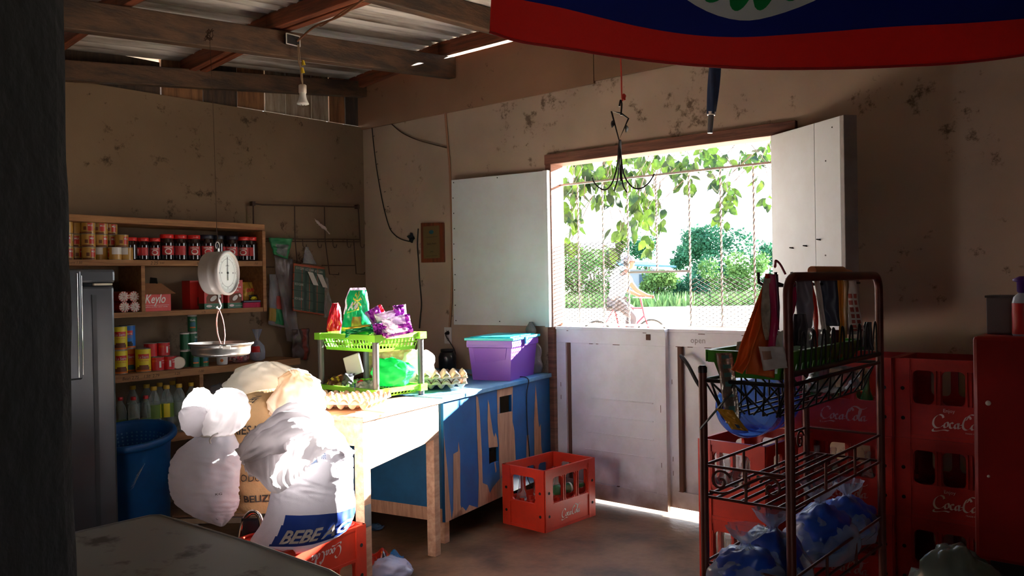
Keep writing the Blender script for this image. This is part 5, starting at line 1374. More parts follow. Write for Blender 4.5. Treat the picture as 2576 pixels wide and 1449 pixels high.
mb = MB(); mb.obox(Ct + tv * (TW - .03) + tu * .05 + V((0, 0, .665)), tu * (TL - .1), tv * .022, (0, 0, TZ - .023 - .665)); mb.build('side_apron', table_wood, root)
for i, (s, w_) in enumerate(((0, 0), (TL - .07, 0), (0, TW - .05), (TL - .07, TW - .05))):
    mb = MB(); q = Ct + tu * s + tv * w_; mb.obox(q, tu * .05, tv * .05, (0, 0, TZ - .022))
    if i == 0: mb.obox(q + tu * .002 - tv * .0015 + V((0, 0, .3)), tu * .046, tv * .001, (0, 0, .1), 1)
    mb.build('leg', [table_wood, M('torn_tape', (60, 60, 66), .4, var=.4, vscale=30)], root, bevel=.003)

# ---------------------------------------------------------------- egg trays
pulp = M('egg_tray_pulp', (200, 170, 146), .9, var=.12, vscale=20, bump=.15, bscale=90)
def egg_tray(nx_, ny_, pitch, name, lab):
    root = thing(name, lab, 'egg tray', group='egg trays around the basket rack'); mb = MB()
    X_, Y_ = nx_ * pitch, ny_ * pitch
    def fn(u, v):
        x = u * nx_; y = v * ny_
        cx_ = math.cos(2 * PI * x); cy_ = math.cos(2 * PI * y); s = (cx_ + cy_) / 2
        z = .034 + .028 * math.copysign(abs(s) ** .7, s)
        return V(((u - .5) * X_, (v - .5) * Y_, max(.004, z)))
    mb.surf(fn, nx_ * 8, ny_ * 8)
    mb.build('cups', pulp, root, solid=.003)
    mb = MB()
    for (a, b_) in (((-X_ / 2, -Y_ / 2), (X_ / 2, -Y_ / 2)), ((X_ / 2, -Y_ / 2), (X_ / 2, Y_ / 2)), ((X_ / 2, Y_ / 2), (-X_ / 2, Y_ / 2)), ((-X_ / 2, Y_ / 2), (-X_ / 2, -Y_ / 2))):
        a, b_ = V((a[0], a[1], 0)), V((b_[0], b_[1], 0)); d_ = b_ - a; n_ = V((d_.y, -d_.x, 0)).normalized(); k = 60
        mb.surf(lambda u, v: a + d_ * u + n_ * (.006 * v) + V((0, 0, (.03 + .02 * abs(math.cos(PI * u * (d_.length / pitch)))) * (1 - v) + v * .032)), k, 2)
    mb.build('rim', pulp, root, solid=.003); return root
q0 = P(926, 1040, Z=TZ); ang = math.atan2((P(1012, 1006, Z=TZ) - q0).y, (P(1012, 1006, Z=TZ) - q0).x)
t1_ = egg_tray(5, 8, .058, 'egg_tray', 'egg tray on the front of the sunlit wooden table'); e1 = V((math.cos(ang), math.sin(ang), 0)); e2 = V((-e1.y, e1.x, 0))
t1_.location = q0 + e1 * .165 + e2 * .245 + V((0, 0, .003)); t1_.rotation_euler = (0, 0, ang)
t2_ = egg_tray(5, 5, .056, 'egg_tray', 'egg tray on the counter beside the bright white bag'); q = P(1105, 972, Z=.81); t2_.location = V((q.x - .02, q.y + .03, .8)); t2_.rotation_euler = (0, 0, ang + .35)
dup(t2_, V((q.x - .02, q.y + .03, .832)), ang + .37, 'egg tray nested on top of the one beside the white bag')

# ---------------------------------------------------------------- green basket rack
lime = M('lime_plastic', (128, 204, 60), .4, transl=.15); grey_post = M('grey_post', (84, 86, 88), .4)
Fp = V((-3.33, 2.83, 0)); RX, RY = .475, .335
root = thing('basket_rack', 'two tier lime green basket rack with grey posts on the counter', 'rack', (Fp.x - RX / 2, Fp.y + RY / 2, TZ))
def basket(z0, zt, parent, name, slots=True):
    mb = MB(); x0, x1, y0, y1 = Fp.x - RX + .01, Fp.x - .01, Fp.y + .01, Fp.y + RY - .01; ins = .022
    mb.bb(x0 + ins, y0 + ins, z0, x1 - ins, y1 - ins, z0 + .004)
    mb.bb(x0 + ins, y0 + ins, z0, x1 - ins, y1 - ins, z0 + .004)
    for (a, b_, n_) in (((x0, y0), (x1, y0), (0, 1)), ((x1, y0), (x1, y1), (-1, 0)), ((x1, y1), (x0, y1), (0, -1)), ((x0, y1), (x0, y0), (1, 0))):
        a, b_, n_ = V((a[0], a[1], 0)), V((b_[0], b_[1], 0)), V((n_[0], n_[1], 0)); d_ = (b_ - a).normalized(); Ls = (b_ - a).length
        def pt(s, v): return a + d_ * (ins * (1 - v) + s * (Ls - 2 * ins * (1 - v))) + n_ * ins * (1 - v) + V((0, 0, lerp(z0, zt, v)))
        th_ = n_ * .004
        def strip(s0, s1, v0, v1):
            mb.prism([pt(s0, v0), pt(s1, v0), pt(s1, v1), pt(s0, v1)], th_)
        strip(0, 1, 0, .2); strip(0, 1, .72, 1); strip(.02, .98, .44, .5)
        ns = int(Ls / .026)
        for k in range(ns + 1): s = k / ns; strip(max(0, s - .16 / ns), min(1, s + .16 / ns), .2, .72)
        mb.prism([pt(0, 1) - n_ * .012, pt(1, 1) - n_ * .012, pt(1, 1) + n_ * .006, pt(0, 1) + n_ * .006], (0, 0, .006))
        mb.prism([pt(0, 1) - n_ * .012, pt(1, 1) - n_ * .012, pt(1, 1) - n_ * .009, pt(0, 1) - n_ * .009], (0, 0, -.018))
    for cx_, cy_ in ((x0, y0), (x1, y0), (x1, y1), (x0, y1)): mb.bb(cx_ - .024, cy_ - .024, zt - .03, cx_ + .024, cy_ + .024, zt + .007)
    return mb.build(name, lime, parent)
zt1 = P(952, 846, X=Fp.x).z; zt0 = P(950, 984, X=Fp.x).z
basket(zt1 - .085, zt1, root, 'basket'); basket(max(TZ + .012, zt0 - .085), zt0, root, 'basket')
for cx_ in (Fp.x - RX + .01, Fp.x - .01):
    for cy_ in (Fp.y + .01, Fp.y + RY - .01):
        mb = MB(); mb.cyl((cx_, cy_, zt0 + .006), (cx_, cy_, zt1 - .03), .0165, n=18); mb.cyl((cx_, cy_, TZ), (cx_, cy_, zt0 - .03), .0165, n=18); mb.build('post', grey_post, root)
# packets in the top basket
def rackp(px, py, t): return P(px, py, Y=Fp.y + RY * t)
foil_r = M('packet_red', (196, 30, 50), .25, bump=.5, bscale=30); foil_g = M('packet_green', (16, 140, 78), .25, bump=.3, bscale=22, transl=.25); foil_p = M('packet_purple', (150, 50, 160), .25, bump=.5, bscale=26, transl=.2); foil_w = M('packet_white', (226, 216, 230), .3, bump=.4, bscale=26, transl=.2); gold_b = M('print_tan', (176, 130, 70), .4); ylw = M('print_yellow', (214, 196, 60), .4)
c = rackp(842, 808, .28); root = thing('red_packet', 'red foil packet with a pale label at the left of the top basket', 'packet', c)
mb = MB(); f = pillow(mb, c, SR + V((0, 0, .05)), V((0, 0, 1)) + SR * .05, ST, .1, .2, .055, seed=1, taper=.62, amp=.01, mi=lambda u, v: 1 if v < .22 and .1 < u < .9 else 0, bot=0); mb.text('nutrimax', lambda x, y: f(.16 + x * 8.2, .06 + y * 5) + ST * .004, .014, 2, width=.08); mb.build('foil', [foil_r, cupw, blk], root)
c = rackp(897, 790, .35); root = thing('green_packet', 'big upright green and white detergent packet in the top basket', 'packet', c)
def gp(u, v):
    if v > .95: return 1
    if u < .1 and v > .5: return 1
    if v < .24: return 2 if .2 < v + .1 * u < .26 else 0
    if .42 < u < .78 and .27 < v < .46: return 3
    if (u - .62) ** 2 + (v - .76) ** 2 < .03 and math.sin(math.atan2(v - .76, u - .62) * 9) > .1: return 2
    return 0
mb = MB(); f = pillow(mb, c, SR, V((0, 0, 1)) + SR * .06, ST * .9 - SR * .2, .17, .285, .09, seed=4, taper=.5, amp=.009, mi=gp, bot=1, nu=40, nv=44); mb.text('Ale', lambda x, y: f(.3 + x * 5, .58 + y * 2.6 + x * .5) + ST * .004, .055, 1, width=.07, shear=.3, bold=.03)
mb.text('jabon en polvo', lambda x, y: f(.24 + x * 4.6, .52 + y * 3 + x * .6) + ST * .004, .012, 2, width=.1)
mb.build('film', [foil_g, foil_w, ylw, gold_b], root)
c = rackp(905, 832, .12); root = thing('green_roll', 'green packet lying across the front of the top basket', 'packet', c); mb = MB(); pillow(mb, c, SR + V((0, 0, .12)), V((0, 0, 1)), ST, .16, .055, .04, seed=9, mi=lambda u, v: 1 if v > .82 else 0); mb.build('film', [foil_g, ylw], root)
for i, (px, py, t, w_, h_, tilt_, m1, m2, lb, nm) in enumerate(((955, 806, .5, .1, .15, .5, foil_p, foil_r, 'purple packet with a red corner leaning behind the striped ones', 'purple_packet'), (985, 805, .55, .17, .1, .22, foil_w, foil_p, 'white and purple packet at the back of the top basket', 'purple_packet'), (975, 818, .4, .2, .055, .24, M('packet_teal', (40, 150, 130), .3), foil_w, 'teal striped packet lying across the purple packets', 'teal_packet'),
          (1000, 820, .32, .15, .1, .2, foil_w, foil_p, 'white and purple packet at the right end of the top basket', 'purple_packet'), (960, 832, .18, .09, .08, .1, foil_p, foil_w, 'purple crumpled packet at the front of the top basket', 'purple_packet'), (1008, 798, .62, .07, .13, .1, foil_p, foil_w, 'upright purple packet at the rear right of the top basket', 'purple_packet'))):
    c = rackp(px, py, t); root = thing(nm, lb, 'packet', c); mb = MB(); ax_ = SR * math.cos(tilt_) + V((0, 0, math.sin(tilt_))); up_ = V((0, 0, math.cos(tilt_))) - SR * math.sin(tilt_)
    pillow(mb, c, ax_, up_, ST + SR * .2, w_, h_, .045, seed=20 + i, amp=.012, nu=60, nv=60, mi=lambda u, v: 1 if (u > .82 or v < .15 or (abs(v - .6 + u * .2) < .1 and u > .5)) else 0); mb.build('film', [m1, m2], root)
# lower basket
zb_ = max(TZ + .016, zt0 - .08)
c = rackp(855, 962, .2); root = thing('snack_packet', 'brown and yellow snack packet lying in the lower basket', 'packet', c); mb = MB(); pillow(mb, c, SR + V((0, 0, .12)), V((0, 0, .5)) - ST * .9, ST * .5 + V((0, 0, 1)), .15, .12, .045, seed=31, amp=.012, mi=lambda u, v: 1 if .4 < v < .7 and u < .5 and math.sin(u * 30 + v * 14) > 0 else (2 if u > .62 else 0)); mb.build('foil', [M('snack_brown', (92, 58, 30), .3), ylw, M('snack_silver', (120, 122, 128), .25, metal=.6)], root)
c = rackp(925, 970, .2); root = thing('snack_packet', 'grey snack packet with red and green print beside the front post', 'packet', c); mb = MB(); pillow(mb, c, SR + V((0, 0, -.05)), V((0, 0, .5)) - ST * .9, ST * .5 + V((0, 0, 1)), .13, .1, .04, seed=35, amp=.012, mi=lambda u, v: 1 if (u - .2) ** 2 + (v - .6) ** 2 < .02 else (2 if u > .8 else 0)); mb.build('foil', [M('snack_grey', (140, 150, 140), .35), redl, brown_p], root)
c = rackp(897, 922, .6); root = thing('white_card', 'tilted white paper packet standing in the lower basket', 'packet', c); mb = MB(); mb.obox(c - SR * .045 - V((0, 0, .06)), SR * .085 + V((0, 0, .03)), ST * .03, V((0, 0, .11)) + SR * -.025); mb.build('paper', M('bright_paper', (236, 234, 228), .7), root, bevel=.004)
c = rackp(985, 940, .55); root = thing('green_bag', 'translucent green carrier bag filling the lower basket', 'bag', c); mb = MB(); blob(mb, c, (.115, .1, .08), 12.1, .25, 1.5, flat=-.06); mb.build('film', M('green_film', (60, 196, 120), .35, transl=.6, bump=.4, bscale=18), root)
q = P(1062, 985, Z=TZ); root = thing('white_bag', 'bright white carrier bag sagging off the rack end onto the counter', 'bag', (q.x - .14, q.y + .12, TZ)); mb = MB(); blob(mb, (q.x - .16, q.y + .13, TZ + .1), (.11, .1, .12), 3.3, .28, 1.6, flat=-.096); mb.build('film', M('white_film', (232, 238, 228), .4, transl=.5, bump=.4, bscale=18), root)
q = P(985, 905, Y=Fp.y + RY + .16); t3_ = dup(t2_, (q.x, q.y, q.z - .02), 0, 'egg tray standing upright behind the basket rack', rot=(math.radians(78), 0, .35))
t3_.location.z = TZ + .145

# ---------------------------------------------------------------- purple storage box, grey bag, papers
fl, fr, rr_ = V((-3.573, 3.812, 0)), V((-3.337, 3.887, 0)), V((-3.502, 4.248, 0)); bx = (fr - fl).normalized(); by = V((-bx.y, bx.x, 0)); bw_, bd = .25, .385; bo_ = fl + V((0, 0, .7985)); bh = .245
purple = M('tub_purple', (138, 84, 190), .35, transl=.25); teal_l = M('lid_teal', (30, 176, 186), .35)
root = thing('storage_tub', 'purple plastic storage tub with a teal lid at the end of the counter', 'box', fl + bx * bw_ / 2 + by * bd / 2 + V((0, 0, .8)))
def tubp(u, v, z, ins=0.): 
    k = z / bh * .022; return bo_ + bx * (u * (bw_ - 2 * ins) + ins + (2 * u - 1) * k) + by * (v * (bd - 2 * ins) + ins + (2 * v - 1) * k) + V((0, 0, z))
mb = MB(); cs = [(0, 0), (1, 0), (1, 1), (0, 1)]; mb.poly([tubp(u, v, 0) for u, v in cs][::-1])
zl = [0, bh * .82, bh * .83, bh * .9, bh]; bul = [0, 0, .008, .008, .004]
for k in range(4):
    for j in range(4):
        (u0, v0), (u1, v1) = cs[j], cs[(j + 1) % 4]; mb.poly([tubp(u0, v0, zl[k], -bul[k]), tubp(u1, v1, zl[k], -bul[k]), tubp(u1, v1, zl[k + 1], -bul[k + 1]), tubp(u0, v0, zl[k + 1], -bul[k + 1])])
for v0, v1 in ((.3, .7),): mb.prism([tubp(0, 0, 0) + bx * .03 + V((0, 0, .07)) - by * .001, tubp(1, 0, 0) - bx * .03 + V((0, 0, .085)) - by * .001, tubp(1, 0, .2) - bx * .03 - by * .003, tubp(0, 0, .2) + bx * .03 - by * .003], -by * .003)
mb.build('tub', purple, root, bevel=.004)
mb = MB(); a = [tubp(u, v, bh, -.016) for u, v in cs]; mb.prism(a, (0, 0, .016)); mb.prism([tubp(u, v, bh, .012) + V((0, 0, .016)) for u, v in cs], (0, 0, .006)); lidm = mb.build('lid', teal_l, root, bevel=.004)
mb = MB(); e = tubp(1, .45, bh) + bx * .016; mb.obox(e - by * .025 - V((0, 0, .03)), by * .05, bx * .01, (0, 0, .045)); mb.build('clip', teal_l, root, bevel=.003)
c = V((-3.525, 4.328, .8)); root = thing('grey_bag', 'shiny grey plastic bag standing behind the purple tub', 'bag', c)
mb = MB(); mb.surf(lambda u, v: c + V((math.cos(2 * PI * u) * interp([.07, .085, .08, .075, .055, .03, .04, .012], v) * (1 + .2 * nz(math.cos(2 * PI * u) * 2, math.sin(2 * PI * u) * 2, v * 5)), math.sin(2 * PI * u) * interp([.045, .05, .048, .045, .035, .022, .03, .01], v) * (1 + .2 * nz(math.cos(2 * PI * u) * 3, math.sin(2 * PI * u) * 2, v * 6)), .33 * v + .002)), 40, 30, closeu=True); mb.build('film', M('grey_shiny_film', (120, 122, 126), .18, spec=.8, bump=.5, bscale=24), root)
q = P(1140, 950, Z=.8); root = thing('brown_paper', 'crumpled brown paper on the counter left of the purple tub', 'paper', q); mb = MB(); mb.surf(lambda u, v: V((q.x - .16 + .2 * u, q.y - .02 + .16 * v, .802 + .035 * abs(nz(u * 3, v * 3, 2)) + .05 * abs(nz(u * 6, v * 5, 8)))), 20, 16); mb.build('sheet', M('brown_paper_sheet', (150, 126, 108), .8), root, solid=.002)
q = P(1169, 930, Y=4.3); root = thing('black_jar', 'black round jar half hidden behind the purple tub', 'jar', (q.x, q.y, .8)); mb = MB(); mb.lathe((q.x - .02, 4.15, .7985), [(.045, 0), (.06, .01), (.062, .09), (.05, .12), (.04, .125)], 24); mb.build('body', M('jar_black', (18, 18, 22), .3), root)
mb = MB(); mb.lathe((q.x - .02, 4.15, .7985), [(.04, .124), (.046, .127), (.046, .142), (.04, .146)], 24); mb.build('lid', black_iron, root)
# ================================================================== soda crates
CL, CW, CH = .46, .315, .345


def make_crate(mat, logo, enjoy, name, lab, logo_scale=1.0):
    root = thing(name, lab, 'crate'); mb = MB(); t = .012
    def panel(a, b_, n_, wins, logo_on):
        """one wall from a to b; n_ points inward; wins = list of (s0, s1)"""
        a, b_, n_ = V(a), V(b_), V(n_); d_ = (b_ - a).normalized(); Ls = (b_ - a).length; z1, z2 = .15, .295
        def B_(s0, s1, za, zb, th=t, off=0.): mb.obox(a + d_ * s0 + n_ * off + V((0, 0, za)), d_ * (s1 - s0), n_ * th, (0, 0, zb - za))
        B_(0, Ls, 0, z1); B_(0, Ls, z2, CH)
        B_(0, Ls, z1 - .012, z1, .004, -.004); B_(0, Ls, CH - .02, CH, .004, -.004); B_(0, Ls, 0, .015, .004, -.004)
        s = 0
        for s0, s1 in wins:
            B_(s, s0, z1, z2); s = s1
            for sa, sg in ((s0, 1), (s1, -1)):          # rounded corners of the opening
                for za, zg in ((z1, 1), (z2, -1)):
                    r = .022; pts = [V((sa, za, 0))] + [V((sa + sg * r * (1 - math.cos(q)), za + zg * r * (1 - math.sin(q)), 0)) for q in [i * PI / 8 for i in range(5)]]
                    mb.prism([a + d_ * p.x + V((0, 0, p.y)) for p in pts], n_ * t)
        B_(s, Ls, z1, z2)
        for s0, s1 in wins: B_(s0 - .009, s0 - .004, z1, z2, .005, -.005); B_(s1 + .004, s1 + .009, z1, z2, .005, -.005)
        for sx in (.03, Ls - .03):
            B_(sx - .03, sx + .03, 0, CH, .006, -.006)
            for z in (.085, .215): p = a + d_ * (sx if sx > .1 else sx) + V((0, 0, z)) - n_ * .0062; mb.cyl(p, p - n_ * .0012, .0085, n=10, mi=2)
        if logo_on and logo:
            lw = Ls * .47 * logo_scale; x0 = Ls * .31
            fn = lambda x, y: a + d_ * (x0 + x) + V((0, 0, .05 + y)) - n_ * .0012
            mb.script(fn, lw, 1)
            if enjoy: mb.text('Enjoy', lambda x, y: a + d_ * (x0 + lw * .22 + x) + V((0, 0, .05 + lw * .33 + y)) - n_ * .0012, lw * .07, 1); mb.text('TRADE MARK', lambda x, y: a + d_ * (x0 + lw * .6 + x) + V((0, 0, .036 + y)) - n_ * .0012, lw * .03, 1)
    hx, hy = CL / 2, CW / 2
    wl = [(.07, .155), (.185, .275), (.305, .39)]
    panel((-hx, -hy, 0), (hx, -hy, 0), (0, 1, 0), wl, True); panel((hx, hy, 0), (-hx, hy, 0), (0, -1, 0), wl, True)
    panel((hx, -hy, 0), (hx, hy, 0), (-1, 0, 0), [(.07, CW - .07)], False); panel((-hx, hy, 0), (-hx, -hy, 0), (1, 0, 0), [(.07, CW - .07)], False)
    mb.build('shell', [mat, logo or logo_white, dark], root, world=False, bevel=.0015)
    mb = MB(); mb.bb(-hx + .013, -hy + .013, .01, hx - .013, hy - .013, .016)
    for i in range(1, 6): x = -hx + CL * i / 6; mb.bb(x - .002, -hy + .013, .016, x + .002, hy - .013, .115)
    for i in range(1, 4): y = -hy + CW * i / 4; mb.bb(-hx + .013, y - .002, .016, hx - .013, y + .002, .115)
    for i in range(6):
        for j in range(4):
            x = -hx + CL * (i + .5) / 6; y = -hy + CW * (j + .5) / 4; p = .034
            mb.prism([(x - p, y - p, .115), (x - p + .022, y - p, .115), (x - p, y - p + .022, .115)], (0, 0, .022))
    mb.build('bottle_cells', mat, root, world=False)
    return root


def put_c(root, loc, rz, rot=None): root.location = loc; root.rotation_euler = rot or (0, 0, rz); return root


# crate by the half doors
c0 = P(1372, 1341, Z=0); cl_ = P(1266, 1310, Z=0); cr_ = P(1491, 1298, Z=0)
az = math.atan2((cr_ - c0).y, (cr_ - c0).x); ex = V((math.cos(az), math.sin(az), 0)); ey = V((-ex.y, ex.x, 0))
cr1 = make_crate(crate_red, logo_white, False, 'soda_crate', 'red soda crate alone on the floor by the white half doors', .82)
cr1c = c0 + ex * CL / 2 + ey * CW / 2; put_c(cr1, cr1c, az); cr1['group'] = 'red soda crates'
# glass bottles
def make_glass(mat, name='glass_bottle', h=.245, r=.03):
    root = thing(name, 'x', 'bottle'); mb = MB()
    mb.lathe((0, 0, 0), [(r * .8, 0), (r, .006), (r * .97, h * .2), (r * .88, h * .3), (r, h * .42), (r * .9, h * .56), (r * .55, h * .7), (r * .4, h * .84), (r * .4, h * .93), (r * .48, h * .94), (r * .48, h * .985), (r * .42, h)], 20, capt=False); mb.build('glass', mat, root)
    mb = MB(); 
    mb.lathe((0, 0, 0), [(r + .001, h * .42), (r + .001, h * .47)], 20, capb=False, capt=False); mb.build('printed_band', M('bottle_print', (200, 205, 205), .5), root); return root
gb = make_glass(glass_clear); gg = make_glass(glass_green, 'green_bottle')
def cell(c, ex, ey, i, j): return c + ex * (-CL / 2 + CL * (i + .5) / 6) + ey * (-CW / 2 + CW * (j + .5) / 4) + V((0, 0, .0165))
def putb(proto, loc, lb, grp, rot=None):
    if proto['label'] == 'x': proto.location = loc; proto['label'] = lb; proto['group'] = grp; proto.rotation_euler = rot or (0, 0, 0); return
    dup(proto, loc, 0, lb, grp, rot)
for (i, j, lb) in ((1, 3, 'clear bottle at the back left of the floor crate'), (2, 2, 'clear bottle in the middle of the floor crate'), (3, 3, 'clear bottle at the back of the floor crate, second from left'), (4, 2, 'clear bottle showing through the right opening of the floor crate'), (5, 3, 'clear bottle in the back right corner of the floor crate')):
    putb(gb, cell(cr1c, ex, ey, i, j), lb, 'bottles in the floor crate')
putb(gg, cr1c + ex * .0 - ey * .04 + V((0, 0, .175)), 'green bottle lying across the cells of the floor crate', 'bottles in the floor crate', rot=(PI / 2, .0, az + PI / 2 - .2))

# upside down crate under the lettered sack
inv = dup(cr1, (0, 0, 0), 0, 'red soda crate turned upside down under the white lettered sack')
fc = P(918, 1320, Z=.345); nc = P(690, 1400, Z=.345); e = (fc - nc); e.z = 0; e.normalize(); e2_ = V((-e.y, e.x, 0))
if e2_.dot(SR) > 0: e2_ = -e2_
ic = fc - e * CL / 2 + e2_ * CW / 2; inv.location = (ic.x, ic.y, CH + .004); inv.rotation_euler = (PI, 0, math.atan2(e.y, e.x))
mb = MB()
for i in range(3):
    for j in range(2):
        p = V((ic.x, ic.y, CH + .004)) + e * (-CL / 2 + CL * (i + .5) / 3) + e2_ * (-CW / 2 + CW * (j + .5) / 2); mb.tube([p + e * .062 * math.cos(a) + e2_ * .062 * math.sin(a) + V((0, 0, .003)) for a in [k * PI / 14 for k in range(28)]], .005, 6, closed=True)
o = mb.build('base_rings', crate_red, inv, world=True)

# stack 1, left of the display rack, under the water jug
s1c = P(1925, 1125, Z=CH * 2); fd = V((-.9985, .05, 0)); bdv = V((.05, .9985, 0))
s1 = s1c + fd * CW / 2 + bdv * CL / 2
rz1 = math.atan2(bdv.y, bdv.x)
dup(cr1, (s1.x, s1.y, 0), rz1, 'red soda crate on the floor at the bottom of the stack under the blue jug'); dup(cr1, (s1.x, s1.y, CH + .001), rz1, 'red soda crate full of clear bottles directly under the blue jug')
k = 0
for i in range(6):
    for j in range(4):
        if (i * 7 + j * 3) % 5 == 0: continue
        if i in (2, 3): continue
        nm = ('front row', 'second row', '', '', 'fifth row', 'back row')[i]
        putb(gb, cell(V((s1.x, s1.y, CH + .001)), bdv, -V((-bdv.y, bdv.x, 0)) * -1, i, j) , 'clear bottle, %s of the crate under the jug, %s' % (nm, ('nearest the rack', 'third from the doors', 'second from the doors', 'nearest the doors')[j]), 'bottles in the crate under the jug')
for i in (0, 1): 
    for j in range(4): putb(gb, cell(V((s1.x, s1.y, 0)), bdv, V((-bdv.y, bdv.x, 0)), i, j), 'clear bottle, %s of the bottom crate below the jug, %s' % (('front row', 'second row')[i], ('nearest the rack', 'third from the doors', 'second from the doors', 'nearest the doors')[j]), 'bottles in the bottom crate')
# stacks along the window wall
cf = make_crate(crate_dark, logo_worn, False, 'soda_crate', 'x'); cg = make_crate(crate_dark, logo_white, True, 'soda_crate', 'x')
xa = P(2108, 1000, Y=3.9).x; xb = xa + CL + .012
names = ['bottom', 'middle', 'top']
for k in range(3):
    p = V((xa, 3.9 + CW / 2, k * (CH + .001))); lb = 'red soda crate with worn logo behind the display rack, %s of its stack' % names[k]
    if k == 0: put_c(cf, p, 0); cf['label'] = lb; cf['group'] = 'red soda crates'
    else: dup(cf, p, .01 * k, lb)
    p = V((xb, 3.925 + CW / 2, k * (CH + .001))); lb = 'dark red soda crate with white logo left of the red cabinet, %s of its stack' % names[k]
    if k == 0: put_c(cg, p, 0); cg['label'] = lb; cg['group'] = 'red soda crates'
    else: dup(cg, p, .008 * k, lb)
for k, (i, j) in enumerate(((0, 0), (1, 0), (2, 0), (4, 0), (5, 0), (3, 1))): putb(gg, cell(V((xa, 3.9 + CW / 2, 2 * (CH + .001))), V((1, 0, 0)), V((0, 1, 0)), i, j), 'green bottle in the top worn crate behind the display rack, column %d' % (i + 1), 'green bottles in the top crate')
for k, (i, j) in enumerate(((0, 0), (1, 0), (2, 0), (3, 0), (4, 0))): putb(gb, cell(V((xa, 3.9 + CW / 2, CH + .001)), V((1, 0, 0)), V((0, 1, 0)), i, j), 'clear bottle in the middle worn crate behind the display rack, column %d' % (i + 1), 'clear bottles in the middle crate')

# water jug lying on stack 1
jug_b = clear_plastic('jug_blue', (60, 116, 220), .3, .08, (.4, .6, .95)); jug_d = M('jug_cap_blue', (40, 84, 190), .3)
jc = V((s1.x + .0, s1.y - .02, 2 * CH + .135 + .004)); jdir = (ST * .75 - SR * .6).normalized(); jdir.z = -.0; js_ = V((-jdir.y, jdir.x, 0))
AXJ = Matrix((js_, V((0, 0, 1)), jdir)).transposed()
if AXJ.determinant() < 0: AXJ = Matrix((-js_, V((0, 0, 1)), jdir)).transposed()
root = thing('water_jug', 'large blue water jug lying on its side on the bottle crate', 'water jug', jc)
mb = MB(); mb.lathe(jc, [(.001, -.235), (.1, -.235), (.128, -.225), (.134, -.2), (.134, -.13), (.128, -.12), (.134, -.11), (.134, -.03), (.128, -.02), (.134, -.01), (.134, .08), (.13, .12), (.112, .16), (.07, .195), (.042, .212), (.036, .235), (.034, .25)], 44, ax=AXJ); mb.build('body', jug_b, root)
mb = MB(); mb.lathe(jc, [(.036, .238), (.044, .24), (.046, .258), (.044, .272), (.036, .276), (.034, .262), (.001, .262)], 28, ax=AXJ); mb.build('neck_ring', jug_d, root)

# ================================================================== wire display rack
RXl, RXr, RYf, RYb = -1.213, -.947, 2.3, 3.1
rack_m = M('rack_rust_brown', (92, 40, 30), .45, metal=.25, var=.3, vscale=20); rack_k = M('rack_black_wire', (26, 22, 24), .45, metal=.3)
root = thing('display_rack', 'rust brown metal display rack hung with packets in front of the crates', 'rack', (-1.08, 2.7, 0))
def rt_(name, segs, r, mat=rack_k, n=8):
    mb = MB()
    for s in segs: mb.tube(s, r, n)
    return mb.build(name, mat, root)
for nm, x, y, zt in (('post', RXl, RYf, 1.13), ('post', RXl, RYb, 1.13)):
    mb = MB(); mb.cyl((x, y, .0), (x, y, zt), .0125, n=14); mb.lathe((x, y, zt), [(.0135, -.012), (.0135, .004), (.008, .01)], 14, mi=1); mb.build('post', [rack_m, rack_k], root)
rr = .05
fr_pts = [V((RXr, RYf, 0)), V((RXr, RYf, 1.4 - rr))] + [V((RXr, RYf + rr - rr * math.cos(q), 1.4 - rr + rr * math.sin(q))) for q in [i * PI / 12 for i in range(1, 7)]] + [V((RXr, RYb - rr + rr * math.sin(q), 1.4 - rr + rr * math.cos(q))) for q in [i * PI / 12 for i in range(0, 7)]] + [V((RXr, RYb, 0))]
rt_('back_frame', [fr_pts], .0135, rack_m, 12)
for z in (1.125,): rt_('cross_rail', [[(RXr, RYf, z), (RXr, RYb, z)]], .009)
wires = []
for k in range(9):
    y = RYf + .1 + (RYb - RYf - .16) * k / 8; wires.append(catmull([V((RXr, y - .025, 1.125)), V((RXr + .004, y - .012, 1.215)), V((RXr + .004, y, 1.24)), V((RXr + .004, y + .012, 1.215)), V((RXr, y + .025, 1.125))], 4))
rt_('hair_pin_wires', wires, .003, rack_k, 6)
hk_ = []
for k in range(7): y = RYf + .0 + .12 * k; hk_.append([V((RXr - .06, y, 1.375)), V((RXr - .085, y, 1.385)), V((RXr - .085, y, 1.415))])
hk_.append([V((RXr - .06, RYf - .02, 1.375)), V((RXr - .06, RYb - .02, 1.375))]); hk_.append([V((RXr - .06, RYf + .05, 1.375)), V((RXr, RYf + .05, 1.375))])
rt_('peg_rail', hk_, .0045, rack_k, 6)
def rect(z): return [[(RXl, RYf, z), (RXr, RYf, z)], [(RXr, RYf, z), (RXr, RYb, z)], [(RXr, RYb, z), (RXl, RYb, z)], [(RXl, RYb, z), (RXl, RYf, z)]]
rt_('top_shelf', rect(1.095), .006)
